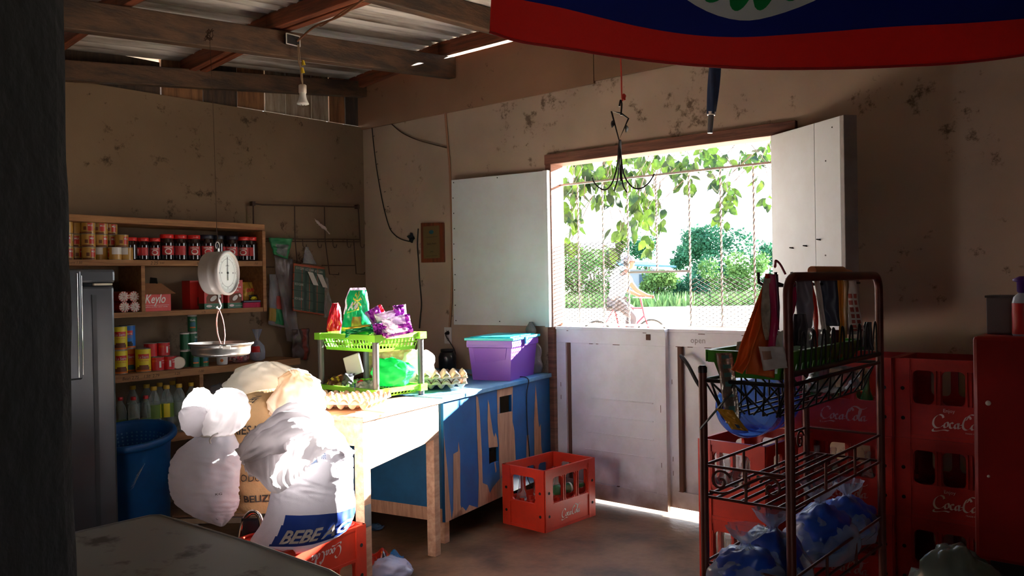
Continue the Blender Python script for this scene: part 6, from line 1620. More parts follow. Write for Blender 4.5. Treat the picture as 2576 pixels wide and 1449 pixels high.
# hanging lattice tray under the top shelf
la = []
y0, y1, zt, zb2 = RYf + .03, RYb - .03, 1.09, 1.0
for s in range(8):
    a = y0 + (y1 - y0) * s / 7
    la.append([(RXr - .01, a, zt), (RXr - .05, min(a + .09, y1), zb2)]); la.append([(RXr - .01, a, zt), (RXr - .05, max(a - .09, y0), zb2)]); la.append([(RXl + .01, a, zt), (RXl + .05, min(a + .09, y1), zb2)]); la.append([(RXl + .01, a, zt), (RXl + .05, max(a - .09, y0), zb2)])
for s in range(5):
    a = RXl + .05 + (RXr - RXl - .1) * s / 4; la.append([(a, y0, zb2), (a, y1, zb2)])
    la.append([(a, y0, zb2), (RXl + .01 + (RXr - RXl - .02) * s / 4, RYf, zt)])
for s in range(4):
    a = RXl + .03 + (RXr - RXl - .06) * s / 3; la.append([(a, RYf, zt), (min(a + .09, RXr - .04), y0, zb2)]); la.append([(a, RYf, zt), (max(a - .09, RXl + .04), y0, zb2)])
rt_('lattice_tray', la, .003, rack_k, 6)
sh = rect(.84) + rect(.747)
for k in range(1, 7): x = RXl + (RXr - RXl) * k / 7; sh.append([(x, RYf, .747), (x, RYb, .747)])
for y in (RYf + .27, RYf + .53): sh.append([(RXr, y, .747), (RXr, y, .84)]); sh.append([(RXl, y, .747), (RXl, y, .84)])
sh.append([((RXl + RXr) / 2, RYf, .747), ((RXl + RXr) / 2, RYf, .84)])
rt_('middle_shelf', sh, .0045, rack_m, 6)
def scroll(fn, t):
    return [fn(t * .5 * (1 - k / 26) * math.cos(k * .36 + .4), t * .5 * (1 - k / 26) * math.sin(k * .36 + .4)) for k in range(22)]
sc_ = []
for cx_, sg in ((RXl + .055, 1), (RXr - .055, -1)): sc_.append(scroll(lambda x, y: V((cx_ + sg * x, RYf - .004, .8 + y)), .07))
for cy_, sg in ((RYb - .06, 1), (RYb - .14, -1)): sc_.append(scroll(lambda x, y: V((RXl, cy_ + sg * x, .8 + y)), .075))
sc_.append(catmull([V((RXl + .02, RYf - .004, .765)), V((RXl + .08, RYf - .004, .77)), V((RXr - .09, RYf - .004, .825)), V((RXr - .02, RYf - .004, .835))], 5))
for s_ in sc_: rt_('scroll', [s_], .004, rack_m, 6)
lo = rect(.55) + rect(.455)
for k in range(1, 8): x = RXl + (RXr - RXl) * k / 8; lo.append([(x, RYf, .455), (x, RYb, .455)])
for y in (RYf + .27, RYf + .53): lo.append([(RXr, y, .455), (RXr, y, .55)])
rt_('bottom_shelf', lo, .0045, rack_m, 6)
# loose wire leaning across the post, with a packet clipped on it
mb = MB(); a, b_ = P(1761, 1080, d=2.45), P(1842, 985, d=2.45); mb.bar(a, b_, .012, .003); rtw = tag(mb.build('flat_strip', rack_k), 'dark flat strip slanting across the left rack post', 'strip')
gold_p = M('gold_packet', (196, 140, 40), .3, bump=.6, bscale=40, metal=.2)
c = P(1842, 1056, d=2.43); mb = MB(); ux = (RT * .62 + UP * .78).normalized(); uy = (RT * -.62 + UP * .78).normalized()
rp = thing('gold_packet', 'small gold packet hanging below the left corner of the rack', 'packet', c); pillow(mb, c, RT * .86 + UP * -.1 + RT * .0 + UP * .0 + (RT * .0), UP * .8 - RT * .6, -FW, .05, .075, .012, seed=41, amp=.003, mi=lambda u, v: 1 if .4 < u < .62 and .12 < v < .3 else 0); mb.build('foil', [gold_p, M('packet_navy', (40, 60, 90), .4)], rp)

# green basket on the rack's top shelf
gdark = M('basket_green', (70, 150, 44), .45, transl=.1)
root2 = thing('green_basket', 'green plastic basket of sachets on the top shelf of the display rack', 'basket', (-1.08, 2.7, 1.1))
mb = MB(); x0, x1, y0, y1, z0, z1 = RXl + .005, RXr - .03, RYf + .04, RYb - .12, 1.102, 1.178
mb.bb(x0 + .02, y0 + .02, z0, x1 - .02, y1 - .02, z0 + .004)
for (a, b_, n_) in (((x0, y0), (x1, y0), (0, 1)), ((x1, y0), (x1, y1), (-1, 0)), ((x1, y1), (x0, y1), (0, -1)), ((x0, y1), (x0, y0), (1, 0))):
    a, b_, n_ = V((a[0], a[1], 0)), V((b_[0], b_[1], 0)), V((n_[0], n_[1], 0)); d_ = (b_ - a).normalized(); Ls = (b_ - a).length
    def pt(s, v): return a + d_ * (.02 * (1 - v) + s * (Ls - .04 * (1 - v))) + n_ * .02 * (1 - v) + V((0, 0, lerp(z0, z1, v)))
    def strip(s0, s1, v0, v1): mb.prism([pt(s0, v0), pt(s1, v0), pt(s1, v1), pt(s0, v1)], n_ * .004)
    strip(0, 1, 0, .25); strip(0, 1, .65, 1); ns = max(3, int(Ls / .045))
    for k in range(ns + 1): strip(max(0, k / ns - .3 / ns), min(1, k / ns + .3 / ns), .25, .65)
    mb.prism([pt(0, 1) - n_ * .015, pt(1, 1) - n_ * .015, pt(1, 1) + n_ * .004, pt(0, 1) + n_ * .004], (0, 0, .006)); mb.prism([pt(0, 1) - n_ * .015, pt(1, 1) - n_ * .015, pt(1, 1) - n_ * .012, pt(0, 1) - n_ * .012], (0, 0, -.03))
mb.build('basket', gdark, root2)
sach_w = M('sachet_white', (200, 204, 210), .4, bump=.4, bscale=30); sach_g = M('sachet_grey', (110, 112, 118), .35, bump=.5, bscale=40)
r2 = random.Random(4)
for k in range(12):
    y = y0 + .06 + (y1 - y0 - .12) * k / 11; x = r2.uniform(x0 + .06, x1 - .06); c = V((x, y, 1.165 + r2.uniform(0, .025)))
    mb = MB(); pillow(mb, c, (math.cos(k), math.sin(k), .2), V((.3 * math.sin(k * 2), .3 * math.cos(k * 3), 1)), V((-math.sin(k), math.cos(k), .1)), .07, .09, .014, seed=60 + k, nu=8, nv=10, mi=0)
    o = mb.build('sachet', [sach_w, sach_g][k % 3 == 2]); tag(o, 'small %s sachet in the green basket, %s from its window end' % (('white', 'grey')[k % 3 == 2], ('twelfth', 'eleventh', 'tenth', 'ninth', 'eighth', 'seventh', 'sixth', 'fifth', 'fourth', 'third', 'second', 'first')[k]), 'sachet', 'sachets in the green basket')
# silver sachet strip hanging over the basket edge
def strip_px(name, lab, pts, d, mats, mi=0, cat='packet', thick=.003, wob=.006, seed=0, nu=14, nv=30, grp='packets hung on the display rack'):
    """hanging strip through left and right outline pixels, at distances d top and bottom"""
    n = len(pts)
    ds = [lerp(d[0], d[1], i / (n - 1)) for i in range(n)]
    Ls = [W(p[0], p[2], dd) for p, dd in zip(pts, ds)]; Rs = [W(p[1], p[2] if len(p) < 4 else p[3], dd) for p, dd in zip(pts, ds)]
    def fn(u, v): return interp(Ls, v).lerp(interp(Rs, v), u) + ST * (wob * math.sin(u * 5 + seed) + wob * nz(u * 3 + seed, v * 4, seed))
    mb = MB(); mb.surf(fn, nu, nv, mi); o = mb.build(name, mats, solid=thick); tag(o, lab, cat, grp); return o, fn
silver_s = M('silver_sachet', (176, 160, 146), .25, metal=.7, bump=.5, bscale=50)
strip_px('sachet_strip', 'strip of silver sachets hanging from the front of the green basket', [(1800, 1842, 888), (1804, 1848, 920), (1810, 1852, 960), (1818, 1858, 1010), (1826, 1862, 1064)], (2.5, 2.46), [silver_s, M('sachet_teal_print', (60, 110, 110), .4)], lambda u, v: 1 if (v * 7 % 1) > .55 and .25 < u < .8 else 0, seed=1)
orange_c = M('orange_card', (216, 100, 30), .6, transl=.35); orange_d = M('orange_cloth', (196, 92, 26), .6, transl=.25); mag = M('magenta_wrap', (170, 20, 84), .4, transl=.2); grey_w = M('grey_wrap', (120, 112, 120), .4, transl=.15); dk_w = M('dark_wrap', (50, 46, 52), .45); red_w = M('red_wrap', (200, 50, 20), .4, transl=.35); yel_w = M('yellow_wrap', (206, 140, 40), .45, transl=.3); pale_w = M('pale_wrap', (196, 184, 178), .5, transl=.25); navy_w = M('navy_wrap', (50, 52, 70), .45)
dl = 2.33
strip_px('orange_strip', 'wide orange strip sweeping left from the first rack peg over the green basket', [(1924, 1938, 688), (1912, 1934, 730), (1886, 1918, 800), (1864, 1898, 860), (1850, 1884, 905), (1838, 1866, 930, 940)], (dl, dl + .03), orange_c, seed=2, wob=.01)
strip_px('orange_strip', 'straight broad orange strip hanging behind the magenta strip', [(1926, 1950, 690), (1918, 1952, 760), (1902, 1948, 830), (1884, 1946, 890), (1876, 1944, 940, 950)], (dl + .03, dl + .02), orange_d, seed=3, wob=.012)
strip_px('grey_strip', 'torn grey paper strip hanging from the first rack peg', [(1924, 1938, 700), (1918, 1940, 740), (1916, 1938, 780), (1920, 1936, 820), (1928, 1938, 856)], (dl - .02, dl), M('torn_grey', (160, 146, 130), .8, var=.4, vscale=30), seed=4)
strip_px('magenta_strip', 'long magenta strip ending in a rounded tab left of the tall rack post', [(1936, 1950, 690), (1938, 1954, 740), (1942, 1956, 790), (1940, 1958, 820), (1934, 1950, 870), (1926, 1948, 932)], (dl - .03, dl - .02), mag, seed=5)
strip_px('dark_strip', 'narrow dark purple strip beside the tall rack post', [(1946, 1958, 690), (1950, 1962, 760), (1954, 1962, 830)], (dl - .0, dl + .0), M('purple_dark', (80, 36, 60), .5), seed=6)
strip_px('price_card', 'pale printed card hanging low in front of the green basket', [(1908, 1972, 872, 872), (1914, 1978, 905, 900), (1920, 1982, 932, 925)], (dl - .05, dl - .05), [pale_w, M('print_brown_soft', (150, 110, 90), .6)], lambda u, v: 1 if (.2 < v < .5 and .1 < u < .4) else 0, seed=7, cat='card')
dr_ = 2.5
for nm, lb, pts, dd, mt in (('pink_strip', 'pink packet strip just right of the tall rack post', [(1977, 2000, 700), (1978, 2006, 760), (1980, 1996, 800), (1980, 1992, 842)], (2.46, 2.46), mag), ('grey_packet', 'dim grey packet in the left of the framed rack panel', [(2000, 2040, 702), (2000, 2046, 770), (2004, 2040, 825)], (2.56, 2.56), grey_w), ('black_packet', 'black packet hanging low behind the rack wires', [(1996, 2024, 790), (1992, 2030, 830), (1990, 2026, 870)], (2.52, 2.52), dk_w),
                        ('red_strip', 'bright red orange strip hanging in the middle of the rack panel', [(2036, 2044, 700), (2042, 2056, 760), (2048, 2060, 820), (2050, 2060, 880)], (2.6, 2.6), red_w), ('pale_strip', 'pale grey strip right of the red orange strip', [(2046, 2062, 702), (2056, 2072, 770), (2066, 2080, 830)], (2.66, 2.66), pale_w), ('navy_packet', 'wide dark packet right of the middle of the rack panel', [(2064, 2104, 702), (2070, 2108, 770), (2080, 2110, 820)], (2.72, 2.72), navy_w),
                        ('yellow_strip', 'yellow brown strip hanging right of the dark packet', [(2098, 2122, 702), (2106, 2124, 770), (2110, 2124, 840), (2104, 2120, 900)], (2.76, 2.78), yel_w), ('tan_packet', 'tan packet between the yellow strip and the stamped card', [(2120, 2136, 706), (2122, 2134, 780), (2122, 2132, 850)], (2.8, 2.8), M('tan_wrap', (150, 120, 84), .5)), ('maroon_packet', 'maroon packet low behind the rack wires', [(2094, 2110, 830), (2090, 2112, 870), (2088, 2112, 905)], (2.8, 2.8), M('maroon_wrap', (90, 30, 40), .5)), ('black_scissors', 'black forked item hanging at the right end of the rack', [(2176, 2190, 810), (2172, 2192, 850), (2166, 2196, 880)], (2.9, 2.9), dk_w)):
    strip_px(nm, lb, pts, dd, mt, seed=len(lb), wob=.008)
o, f = strip_px('stamped_card', 'white card strip with two columns of red squares at the right of the rack', [(2126, 2154, 706), (2130, 2158, 750), (2136, 2166, 800), (2138, 2176, 832)], (2.84, 2.84), [pale_w, M('stamp_red', (150, 60, 50), .6)], lambda u, v: 1 if ((.2 < u < .45 or .58 < u < .84) and v > .25 and (v * 9 % 1) > .35) else 0, seed=30, nu=24, nv=54, cat='card')
strip_px('clear_packet', 'grey clear packet below the stamped card', [(2140, 2176, 832), (2142, 2178, 850), (2146, 2176, 872)], (2.86, 2.86), film_grey, seed=31)
q = V((RXr - .03, RYf + .42, 1.418)); mb = MB(); mb.cyl(q - V((0, .26, 0)) + V((0, .1, 0)), q + V((0, .1, 0)), .014, n=14); mb.cyl(q + V((0, .1, .0)), q + V((0, .18, -.006)), .008, n=8)
tag(mb.build('paper_roll', M('roll_tan', (190, 120, 76), .6)), 'tan paper roll lying on top of the display rack', 'paper roll')
mb = MB(); mb.tube(catmull([P(x, y, d=2.34) for x, y in ((1952, 656), (1949, 672), (1951, 668), (1951, 655), (1962, 664), (1972, 682), (1976, 690))], 4), .003, 6); tag(mb.build('plastic_hook', M('hook_red', (170, 40, 60), .4)), 'small red plastic hook standing on the rack pegs', 'hook')
c = V((-1.06, 2.95, 1.04)); rp = thing('clear_bag', 'crumpled clear bag lying in the lattice tray of the rack', 'bag', c); mb = MB(); blob(mb, c, (.08, .12, .05), 7.7, .35, 2.0, flat=-.035); mb.build('film', clear_plastic('tray_film', (120, 130, 150), .3), rp)
# blue bags on the low shelf
navy_bag = M('blue_bag_content', (26, 70, 170), .35, var=.4, vscale=7); film_b = clear_plastic('blue_bag_film', (176, 196, 226), .3, .1)
zs0 = .4605
for i, (px, py, d_, w, h, lb) in enumerate(((1858, 1400, 2.52, .1, .165, 'small blue filled clear bag nearest the doors on the low rack shelf'), (1945, 1390, 2.6, .105, .185, 'blue filled clear bag with a knotted top beside the tall rack post'), (2080, 1340, 2.82, .13, .2, 'biggest blue filled clear bag on the low rack shelf'), (2165, 1395, 3.0, .1, .17, 'dark blue filled bag at the far right end of the low rack shelf'))):
    q = P(px, py, d=d_); x = min(max(q.x, RXl + .11), RXr - .11); y = q.y; rp = thing('bag_of_blue_pouches', lb, 'bag', (x, y, zs0), group='blue bags on the low rack shelf')
    mb = MB(); blob(mb, (x, y, zs0 + h * .42), (min(w, .105) * .95, w * .95, h * .46), 3.1 * i + 1, .22, 1.7, flat=-h * .42 + .006); mb.build('pouches', navy_bag, rp)
    mb = MB(); fnb = lambda u, v: V((x, y, zs0)) + V((math.cos(2 * PI * u) * min(w, .105), math.sin(2 * PI * u) * w * 1.0, 0)) * (interp([.9, 1.08, 1.1, 1.02, .8, .45, .14, .4, .55], v) * (1 + .16 * nz(math.cos(2 * PI * u) * 2.5 + i, math.sin(2 * PI * u) * 2.5, v * 6 + i) + .1 * math.sin(u * 2 * PI * 11 + i) * max(0, v - .45))) + V((0, 0, .003 + v * h * 1.22)); mb.surf(fnb, 60, 36, closeu=True); mb.build('film', film_b, rp)

# ================================================================== red cabinet at the right
cab = M('cabinet_red', (150, 18, 14), .4, var=.25, vscale=2.5)
cx0 = P(2447, 1000, Y=3.2).x; zt_c = P(2447, 845, Y=3.2).z; zb_c = P(2450, 1405, Y=3.2).z
root = thing('drinks_cabinet', 'dark red drinks cabinet with two painted backlit holes at the right edge', 'cabinet', (cx0 + .35, 3.5, 0))
mb = MB(); mb.bb(cx0, 3.2, zb_c, cx0 + .75, 3.86, zt_c); mb.build('body', cab, root, bevel=.014)
mb = MB(); mb.bb(cx0 + .04, 3.24, 0, cx0 + .71, 3.8, zb_c); mb.build('plinth', M('plinth_brown', (40, 26, 22), .8), root)
for px, py, r_b in ((2486, 1014, .009), (2487, 1198, .005)): q = P(px, py, Y=3.2); mb = MB(); mb.lathe(q, [(r_b, -.002), (r_b * .9, .004), (.001, .006)], 16, ax=Matrix(((1, 0, 0), (0, 0, -1), (0, 1, 0)))); mb.build('backlit_hole_dot', cream, root)  # pale dots painted as light shining through two holes
q = P(2530, 820, Y=3.36); root = thing('grey_box', 'dim grey box standing on the red cabinet', 'box', (q.x, q.y, zt_c)); mb = MB()
w_ = .05; hh = P(2530, 748, Y=3.36).z - zt_c; mb.prism([(q.x - w_, q.y - .05, zt_c + .0005), (q.x + w_, q.y - .05, zt_c + .0005), (q.x + w_, q.y + .05, zt_c + .0005), (q.x - w_, q.y + .05, zt_c + .0005)], (0, 0, hh)); mb.build('carton', M('dim_box', (90, 80, 80), .7), root, bevel=.003)
mb = MB(); mb.bb(q.x - w_ - .004, q.y - .054, zt_c + hh, q.x + w_ + .004, q.y + .054, zt_c + hh + .008); mb.build('lid', M('dim_box_lid', (70, 62, 64), .7), root, bevel=.002)
q = P(2572, 800, Y=3.34); root = thing('spray_bottle', 'bottle with a purple cap and red label on the red cabinet', 'bottle', (q.x, q.y, zt_c)); mb = MB()
mb.lathe((q.x + .012, q.y - .06, zt_c), [(.03, 0), (.033, .006), (.033, .11), (.028, .13), (.012, .145)], 24, lambda a, z: 1 if .03 < z < .09 else 0); mb.build('body', [M('bottle_pale', (190, 200, 220), .3), redl], root)
mb = MB(); mb.lathe((q.x + .012, q.y - .06, zt_c), [(.013, .143), (.018, .15), (.018, .18), (.03, .184), (.03, .19), (.01, .2)], 18); mb.build('cap', M('cap_purple', (80, 40, 130), .35), root)
c = V((P(2395, 1430, d=2.88).x, P(2395, 1430, d=2.88).y, 0)); root = thing('clear_rubbish_bag', 'pale clear plastic bag heaped in front of the red cabinet', 'bag', c); mb = MB(); blob(mb, (c.x, c.y, .22), (.17, .15, .24), 5.5, .25, 1.6, flat=-.216); mb.build('film', M('pale_film', (120, 134, 120), .25, alpha=.8, bump=.5, bscale=14), root)
c = V((P(2500, 1440, d=2.6).x, P(2500, 1440, d=2.6).y, 0)); root = thing('reddish_sack', 'dim reddish brown sack at the bottom right corner', 'sack', c); mb = MB(); blob(mb, (c.x, c.y, .21), (.11, .11, .23), 9.5, .16, 1.4, flat=-.206); mb.build('cloth', M('reddish_cloth', (110, 44, 30), .8), root)
# ================================================================== sacks
woven_l = M('woven_white_lilac', (236, 238, 246), .55, transl=.3, var=.06, vscale=4, bump=.12, bscale=260); woven = M('woven_white', (224, 222, 228), .55, transl=.1, var=.06, vscale=4, bump=.12, bscale=260); woven2 = M('woven_white_tie', (236, 234, 236), .5, transl=.7, bump=.2, bscale=30); woven3 = M('woven_white_fold', (232, 228, 230), .55, transl=.3, bump=.3, bscale=24)
brown_s = M('brown_sack', (176, 140, 96), .8, var=.15, vscale=6, bump=.2, bscale=120); ink_b = M('sack_blue', (24, 66, 160), .55); ink_k = M('sack_black', (46, 40, 36), .7); ink_gb = M('sack_grey_blue', (100, 120, 150), .6)
# left tied sack
root = thing('white_sack', 'white woven sack tied with a string on the low stool', 'sack', W(535, 1300, 3.72))
R1 = [(557, 1324, 4), (550, 1308, 30), (536, 1288, 58), (522, 1258, 79), (514, 1215, 86), (517, 1170, 87), (524, 1135, 80), (536, 1108, 58), (544, 1092, 44)]
mb = MB(); fL = bag(mb, R1, 3.72, 56, 70, amp=.012, depth=.8, fold=.009, seed=2.0, foldv=(.12, .8)); 
for t, x, y, hh in (('C', .66, 1268, .012), ('KG', .78, 1155, .01)): 
    mb.text(t, lambda a, b_: fL(math.acos(max(-1, min(1, (x - .5) * 2 + a * 9))) / (2 * PI), .45 if t == 'KG' else .2) + ST * .006 + V((0, 0, b_)), hh, 1)
mb.build('body', [woven_l, ink_k], root)
mb = MB(); R2 = [(544, 1094, 42), (542, 1078, 50), (545, 1055, 66), (549, 1030, 66), (545, 1005, 56), (540, 988, 44), (528, 976, 14)]
bag(mb, [(540, 1094, 42), (533, 1080, 44), (524, 1056, 42), (512, 1025, 36), (505, 998, 28), (500, 976, 8)], 3.74, 48, 30, amp=.016, depth=.75, seed=5, ridge=.022, rf=1.0); bag(mb, [(546, 1092, 40), (556, 1076, 52), (570, 1046, 52), (577, 1014, 46), (574, 990, 30), (566, 977, 8)], 3.70, 48, 30, amp=.016, depth=.75, seed=9, ridge=.022, rf=1.0); 
bag(mb, [(534, 1082, 8), (510, 1070, 30), (488, 1056, 37), (470, 1044, 28), (455, 1032, 6)], 3.68, 24, 20, amp=.012, depth=.5, seed=8, perp=True, ridge=.012); pass
mb.build('tied_top', woven2, root)
mb = MB(); mb.tube([fL(u / 24, .985) + SR * .0 + V((0, 0, .004)) for u in range(24)], .006, 6, closed=True); mb.tube(catmull([W(548, 1090, 3.6), W(536, 1096, 3.58), W(528, 1106, 3.58), W(530, 1116, 3.58)], 5), .004, 6); mb.build('tie_string', white_plastic, root)

# big lettered sack on the upturned crate
root = thing('white_sack', 'big white sack with blue lettered band on the upturned crate', 'sack', W(765, 1345, 3.5))
SDd = 3.5
R3 = [(752, 1372, 96), (760, 1352, 116), (774, 1318, 114), (783, 1275, 108), (785, 1232, 102), (784, 1190, 102), (779, 1150, 104), (772, 1112, 98), (762, 1082, 84), (752, 1060, 56), (744, 1048, 14)]
f0 = bag_surf(R3, SDd, depth=.72, amp=.008, fold=.008, seed=11, sq=.92, foldv=(.35, .75))
# lower left corner of the cloth reaches down to the crate edge
def f3(u, v):
    p = f0(u, v); a = 2 * PI * u; w = max(0, -math.cos(a)) ** 2 * max(0, .28 - v) / .28
    return p - SR * .03 * w - V((0, 0, .012 * w)) + V((0, 0, .05 * max(0, math.cos(a)) ** 1.5 * max(0, .3 - v) / .3))
def band(u, v):
    c_ = math.cos(2 * PI * u)
    return 1 if u < .5 and c_ > -.46 + (v - .16) * .6 and .11 < v < .30 else 0
mb = MB(); mb.surf(f3, 150, 110, band, closeu=True); mb.poly([f3(i / 40, 0) for i in range(40)][::-1]); mb.poly([f3(i / 40, 1) for i in range(40)])
def fs_(c_, v, o=.005): return f3(math.acos(max(-1, min(1, c_))) / (2 * PI), v) + (ST * (1 - c_ * c_) ** .5 + SR * c_) * o
mb.text('BEBE AG', lambda x, y: fs_(-.3 + x * 1.28, .135 + y * 1.0 + .015 * x), .085, 2, width=1.0, shear=.22, bold=.03)
mb.text('BELIZE C.A.', lambda x, y: fs_(.12 + y * 2.0, .80 - x * .22), .075, 3, width=1.0); mb.text('PRODUCT CENTRE', lambda x, y: fs_(.42 + y * 2., .84 - x * .22), .05, 3, width=1.0); mb.text('NT ASXI HARINA', lambda x, y: fs_(-.12 + y * 2., .8 - x * .2), .05, 4, width=1.0)
for k in range(12): mb.poly([fs_(.26 + .02 * math.sin(k), .82 - .018 * k), fs_(.33 + .02 * math.sin(k), .82 - .018 * k), fs_(.33 + .02 * math.sin(k + 1), .802 - .018 * k), fs_(.26 + .02 * math.sin(k + 1), .802 - .018 * k)], 3)
mb.build('body', [woven, ink_b, logo_white, ink_gb, M('sack_violet', (150, 140, 190), .6)], root)
mb = MB(); bag(mb, [(838, 1078, 20, 3.46), (800, 1082, 52, 3.42), (752, 1092, 66, 3.38), (706, 1110, 62, 3.36), (668, 1130, 52, 3.36), (636, 1148, 42, 3.37), (612, 1160, 26, 3.38)], 3.42, 72, 48, amp=.016, depth=.5, seed=15, perp=True, ridge=.032, rf=1.6)
def cuff(u, v):
    a = W(lerp(866, 612, u), interp([1118, 1096, 1104, 1128, 1150], u), 3.37 - .04 * math.sin(PI * u)); b = W(lerp(840, 640, u), interp([1128, 1160, 1215, 1240, 1200], u), 3.33 - .03 * math.sin(PI * u))
    return a.lerp(b, v) + ST * (.03 * math.sin(PI * v) + .024 * nz(u * 5 + 1, v * 1.4, 3) + .016 * abs(nz(u * 13, v * 2.5, 7)))
mb.surf(cuff, 60, 20); bag(mb, [(850, 1150, 12), (866, 1140, 26), (850, 1128, 30), (820, 1120, 20)], 3.46, 24, 16, amp=.012, depth=.35, seed=22)
mb.build('folded_top', woven3, root)

# brown sack between them with carrier bag on top
root = thing('brown_sack', 'tan sack with black print between the two white sacks', 'sack', W(650, 1280, 3.95))
R4 = [(655, 1282, 80), (655, 1262, 88), (652, 1215, 86), (650, 1150, 82), (650, 1085, 82), (655, 1035, 86), (670, 1005, 84), (690, 985, 50), (695, 978, 10)]
mb = MB(); f4 = bag(mb, R4, 3.9, 48, 44, amp=.02, depth=.5, seed=25)
def ft(c_, v, o=.006): return f4(math.acos(max(-1, min(1, c_))) / (2 * PI), v) + ST * o
mb.text('OF BELIZE', lambda x, y: ft(-.75 + x * 1.3, .16 + y), .045, 1, width=1.0, bold=.02); mb.text('RIES LTD', lambda x, y: ft(-.62 + x * 1.2, .50 + y), .05, 1, width=1.0, bold=.02); mb.text('SUGAR', lambda x, y: ft(-.62 + x * 1.2, .40 + y), .04, 1, width=1.0, bold=.02); mb.text('NET WT:', lambda x, y: ft(-.45 + y * 4, .83 - x * .2), .06, 1, width=1.0, bold=.02); mb.text('PRODUCE', lambda x, y: ft(-.66 + x * 1.2, .28 + y), .035, 1, width=1.0)
mb.build('body', [brown_s, ink_k], root)
root = thing('carrier_bag', 'pale translucent bag slumped over the tan sack', 'bag', W(690, 1000, 4.0)); mb = MB()
bag(mb, [(690, 1022, 80), (684, 1008, 104), (682, 980, 108), (674, 950, 96), (668, 925, 62), (672, 910, 16)], 4.22, 60, 40, amp=.03, depth=.42, seed=31, ridge=.022, rf=2.5); mb.build('film', M('frosted_film', (232, 232, 228), .4, transl=.5, bump=.35, bscale=14), root)
root = thing('tan_bag', 'sunlit peach coloured bag against the table end', 'bag', W(745, 1020, 3.98)); mb = MB(); bag(mb, [(745, 1052, 46), (745, 1030, 62), (748, 995, 62), (752, 962, 46), (748, 940, 22), (742, 928, 8)], 3.84, 48, 30, amp=.03, depth=.5, seed=37, ridge=.02, rf=2); mb.build('film', M('peach_film', (240, 222, 198), .4, transl=.18, bump=.3, bscale=14), root)

# ---------------------------------------------------------------- stool and chair
sd = 3.82; fl_ = W(432, 1302, sd); fr_ = W(645, 1296, sd); zS = .372
fl_.z = fr_.z = 0; du = (fr_ - fl_).normalized(); dv = V((-du.y, du.x, 0)); Wd = (fr_ - fl_).length; Dp = .25
root = thing('low_stool', 'low brown topped stool with a metal rim under the tied sack', 'stool', fl_ + du * Wd / 2 + dv * Dp / 2)
mb = MB(); mb.obox(fl_ + V((0, 0, zS - .012)), du * Wd, dv * Dp, (0, 0, .012)); mb.build('seat', wood('stool_top', (140, 108, 84), (104, 78, 60), (3, 3, 3), .6), root, bevel=.004)
mb = MB(); cs = [fl_, fl_ + du * Wd, fl_ + du * Wd + dv * Dp, fl_ + dv * Dp]
for i in range(4): a, b_ = cs[i] + V((0, 0, zS - .026)), cs[(i + 1) % 4] + V((0, 0, zS - .026)); mb.bar(a, b_, .012, .026)
mb.build('rim', steel, root, bevel=.002)
mb = MB(); a = fl_ + du * Wd * .86 - dv * .0065 + V((0, 0, zS - .034)); mb.obox(a, du * .02, dv * .0005, (0, 0, .02)); mb.build('red_tape', redl, root)
for (a, b_) in ((.06, .8), (.94, .8), (.22, .2), (.78, .2)):
    mb = MB(); p = fl_ + du * Wd * a + dv * Dp * b_; mb.tube([p + V((0, 0, zS - .03)), p + du * (.1 if a < .5 else .05) * (-.0 if b_ > .5 else 1) + V((0, 0, .006))], .011, 10); mb.build('leg', steel, root)
cd = 3.6; root = thing('chair', 'chrome framed chair with a dark back showing beside the upturned crate', 'chair', W(640, 1420, cd))
bl_, br_ = W(606, 1390, cd), W(690, 1390, cd)
mb = MB(); arc = [W(x, y, cd) for x, y in ((600, 1420), (602, 1380), (606, 1340), (615, 1308), (630, 1290), (645, 1290), (656, 1306), (660, 1350), (660, 1420))]
arc = [V((arc[0].x, arc[0].y, .0))] + arc + [V((arc[-1].x, arc[-1].y, .0))]
mb.tube(catmull(arc, 6), .011, 10); mb.build('frame', chrome, root)
mb = MB(); ctr = W(631, 1350, cd); mb.surf(lambda u, v: ctr + SR * (u - .5) * .08 * (1 - .3 * max(0, v - .5)) + V((0, 0, (v - .5) * .16)) + ST * (.006 * math.sin(PI * u)), 12, 12); mb.build('backrest', M('chair_back_navy', (30, 34, 50), .5), root, solid=.016)

# ---------------------------------------------------------------- litter on the floor
q = P(968, 1412, Z=0.02); root = thing('red_wrapper', 'crumpled red and blue snack wrapper on the floor under the table', 'wrapper', (q.x, q.y, 0)); mb = MB()
mb.surf(lambda u, v: V((q.x, q.y, .004)) + SR * (u - .5) * .17 + (-ST) * (v - .5) * .15 + V((0, 0, .07 * abs(nz(u * 3.3 + 2, v * 3, 1)) + .05 * math.sin(PI * u) * math.sin(PI * v))), 30, 26, lambda u, v: 2 if v < .35 and u > .45 else (1 if u > .68 else (3 if nz(u * 9, v * 9, 4) > .28 else 0))); mb.build('foil', [M('wrapper_dark_red', (150, 34, 24), .3), M('wrapper_blue', (20, 100, 160), .3), M('wrapper_inner', (90, 90, 96), .25, metal=.6), org], root, solid=.002)
q = P(985, 1448, Z=0.02); root = thing('clear_wrapper', 'crumpled clear plastic on the floor below the red wrapper', 'wrapper', (q.x, q.y, 0)); mb = MB(); blob(mb, (q.x, q.y, .05), (.1, .09, .055), 2.7, .22, 2.0, flat=-.046); mb.build('film', clear_plastic('floor_film', (170, 176, 205), .45, .12), root)
q = P(945, 1332, Z=0); root = thing('blue_scrap', 'small blue scrap on the floor under the counter', 'wrapper', (q.x, q.y, 0)); mb = MB(); blob(mb, (q.x, q.y, .014), (.045, .04, .016), 1.7, .4, 2.2, flat=-.012); mb.build('film', M('scrap_blue', (60, 90, 120), .4), root)

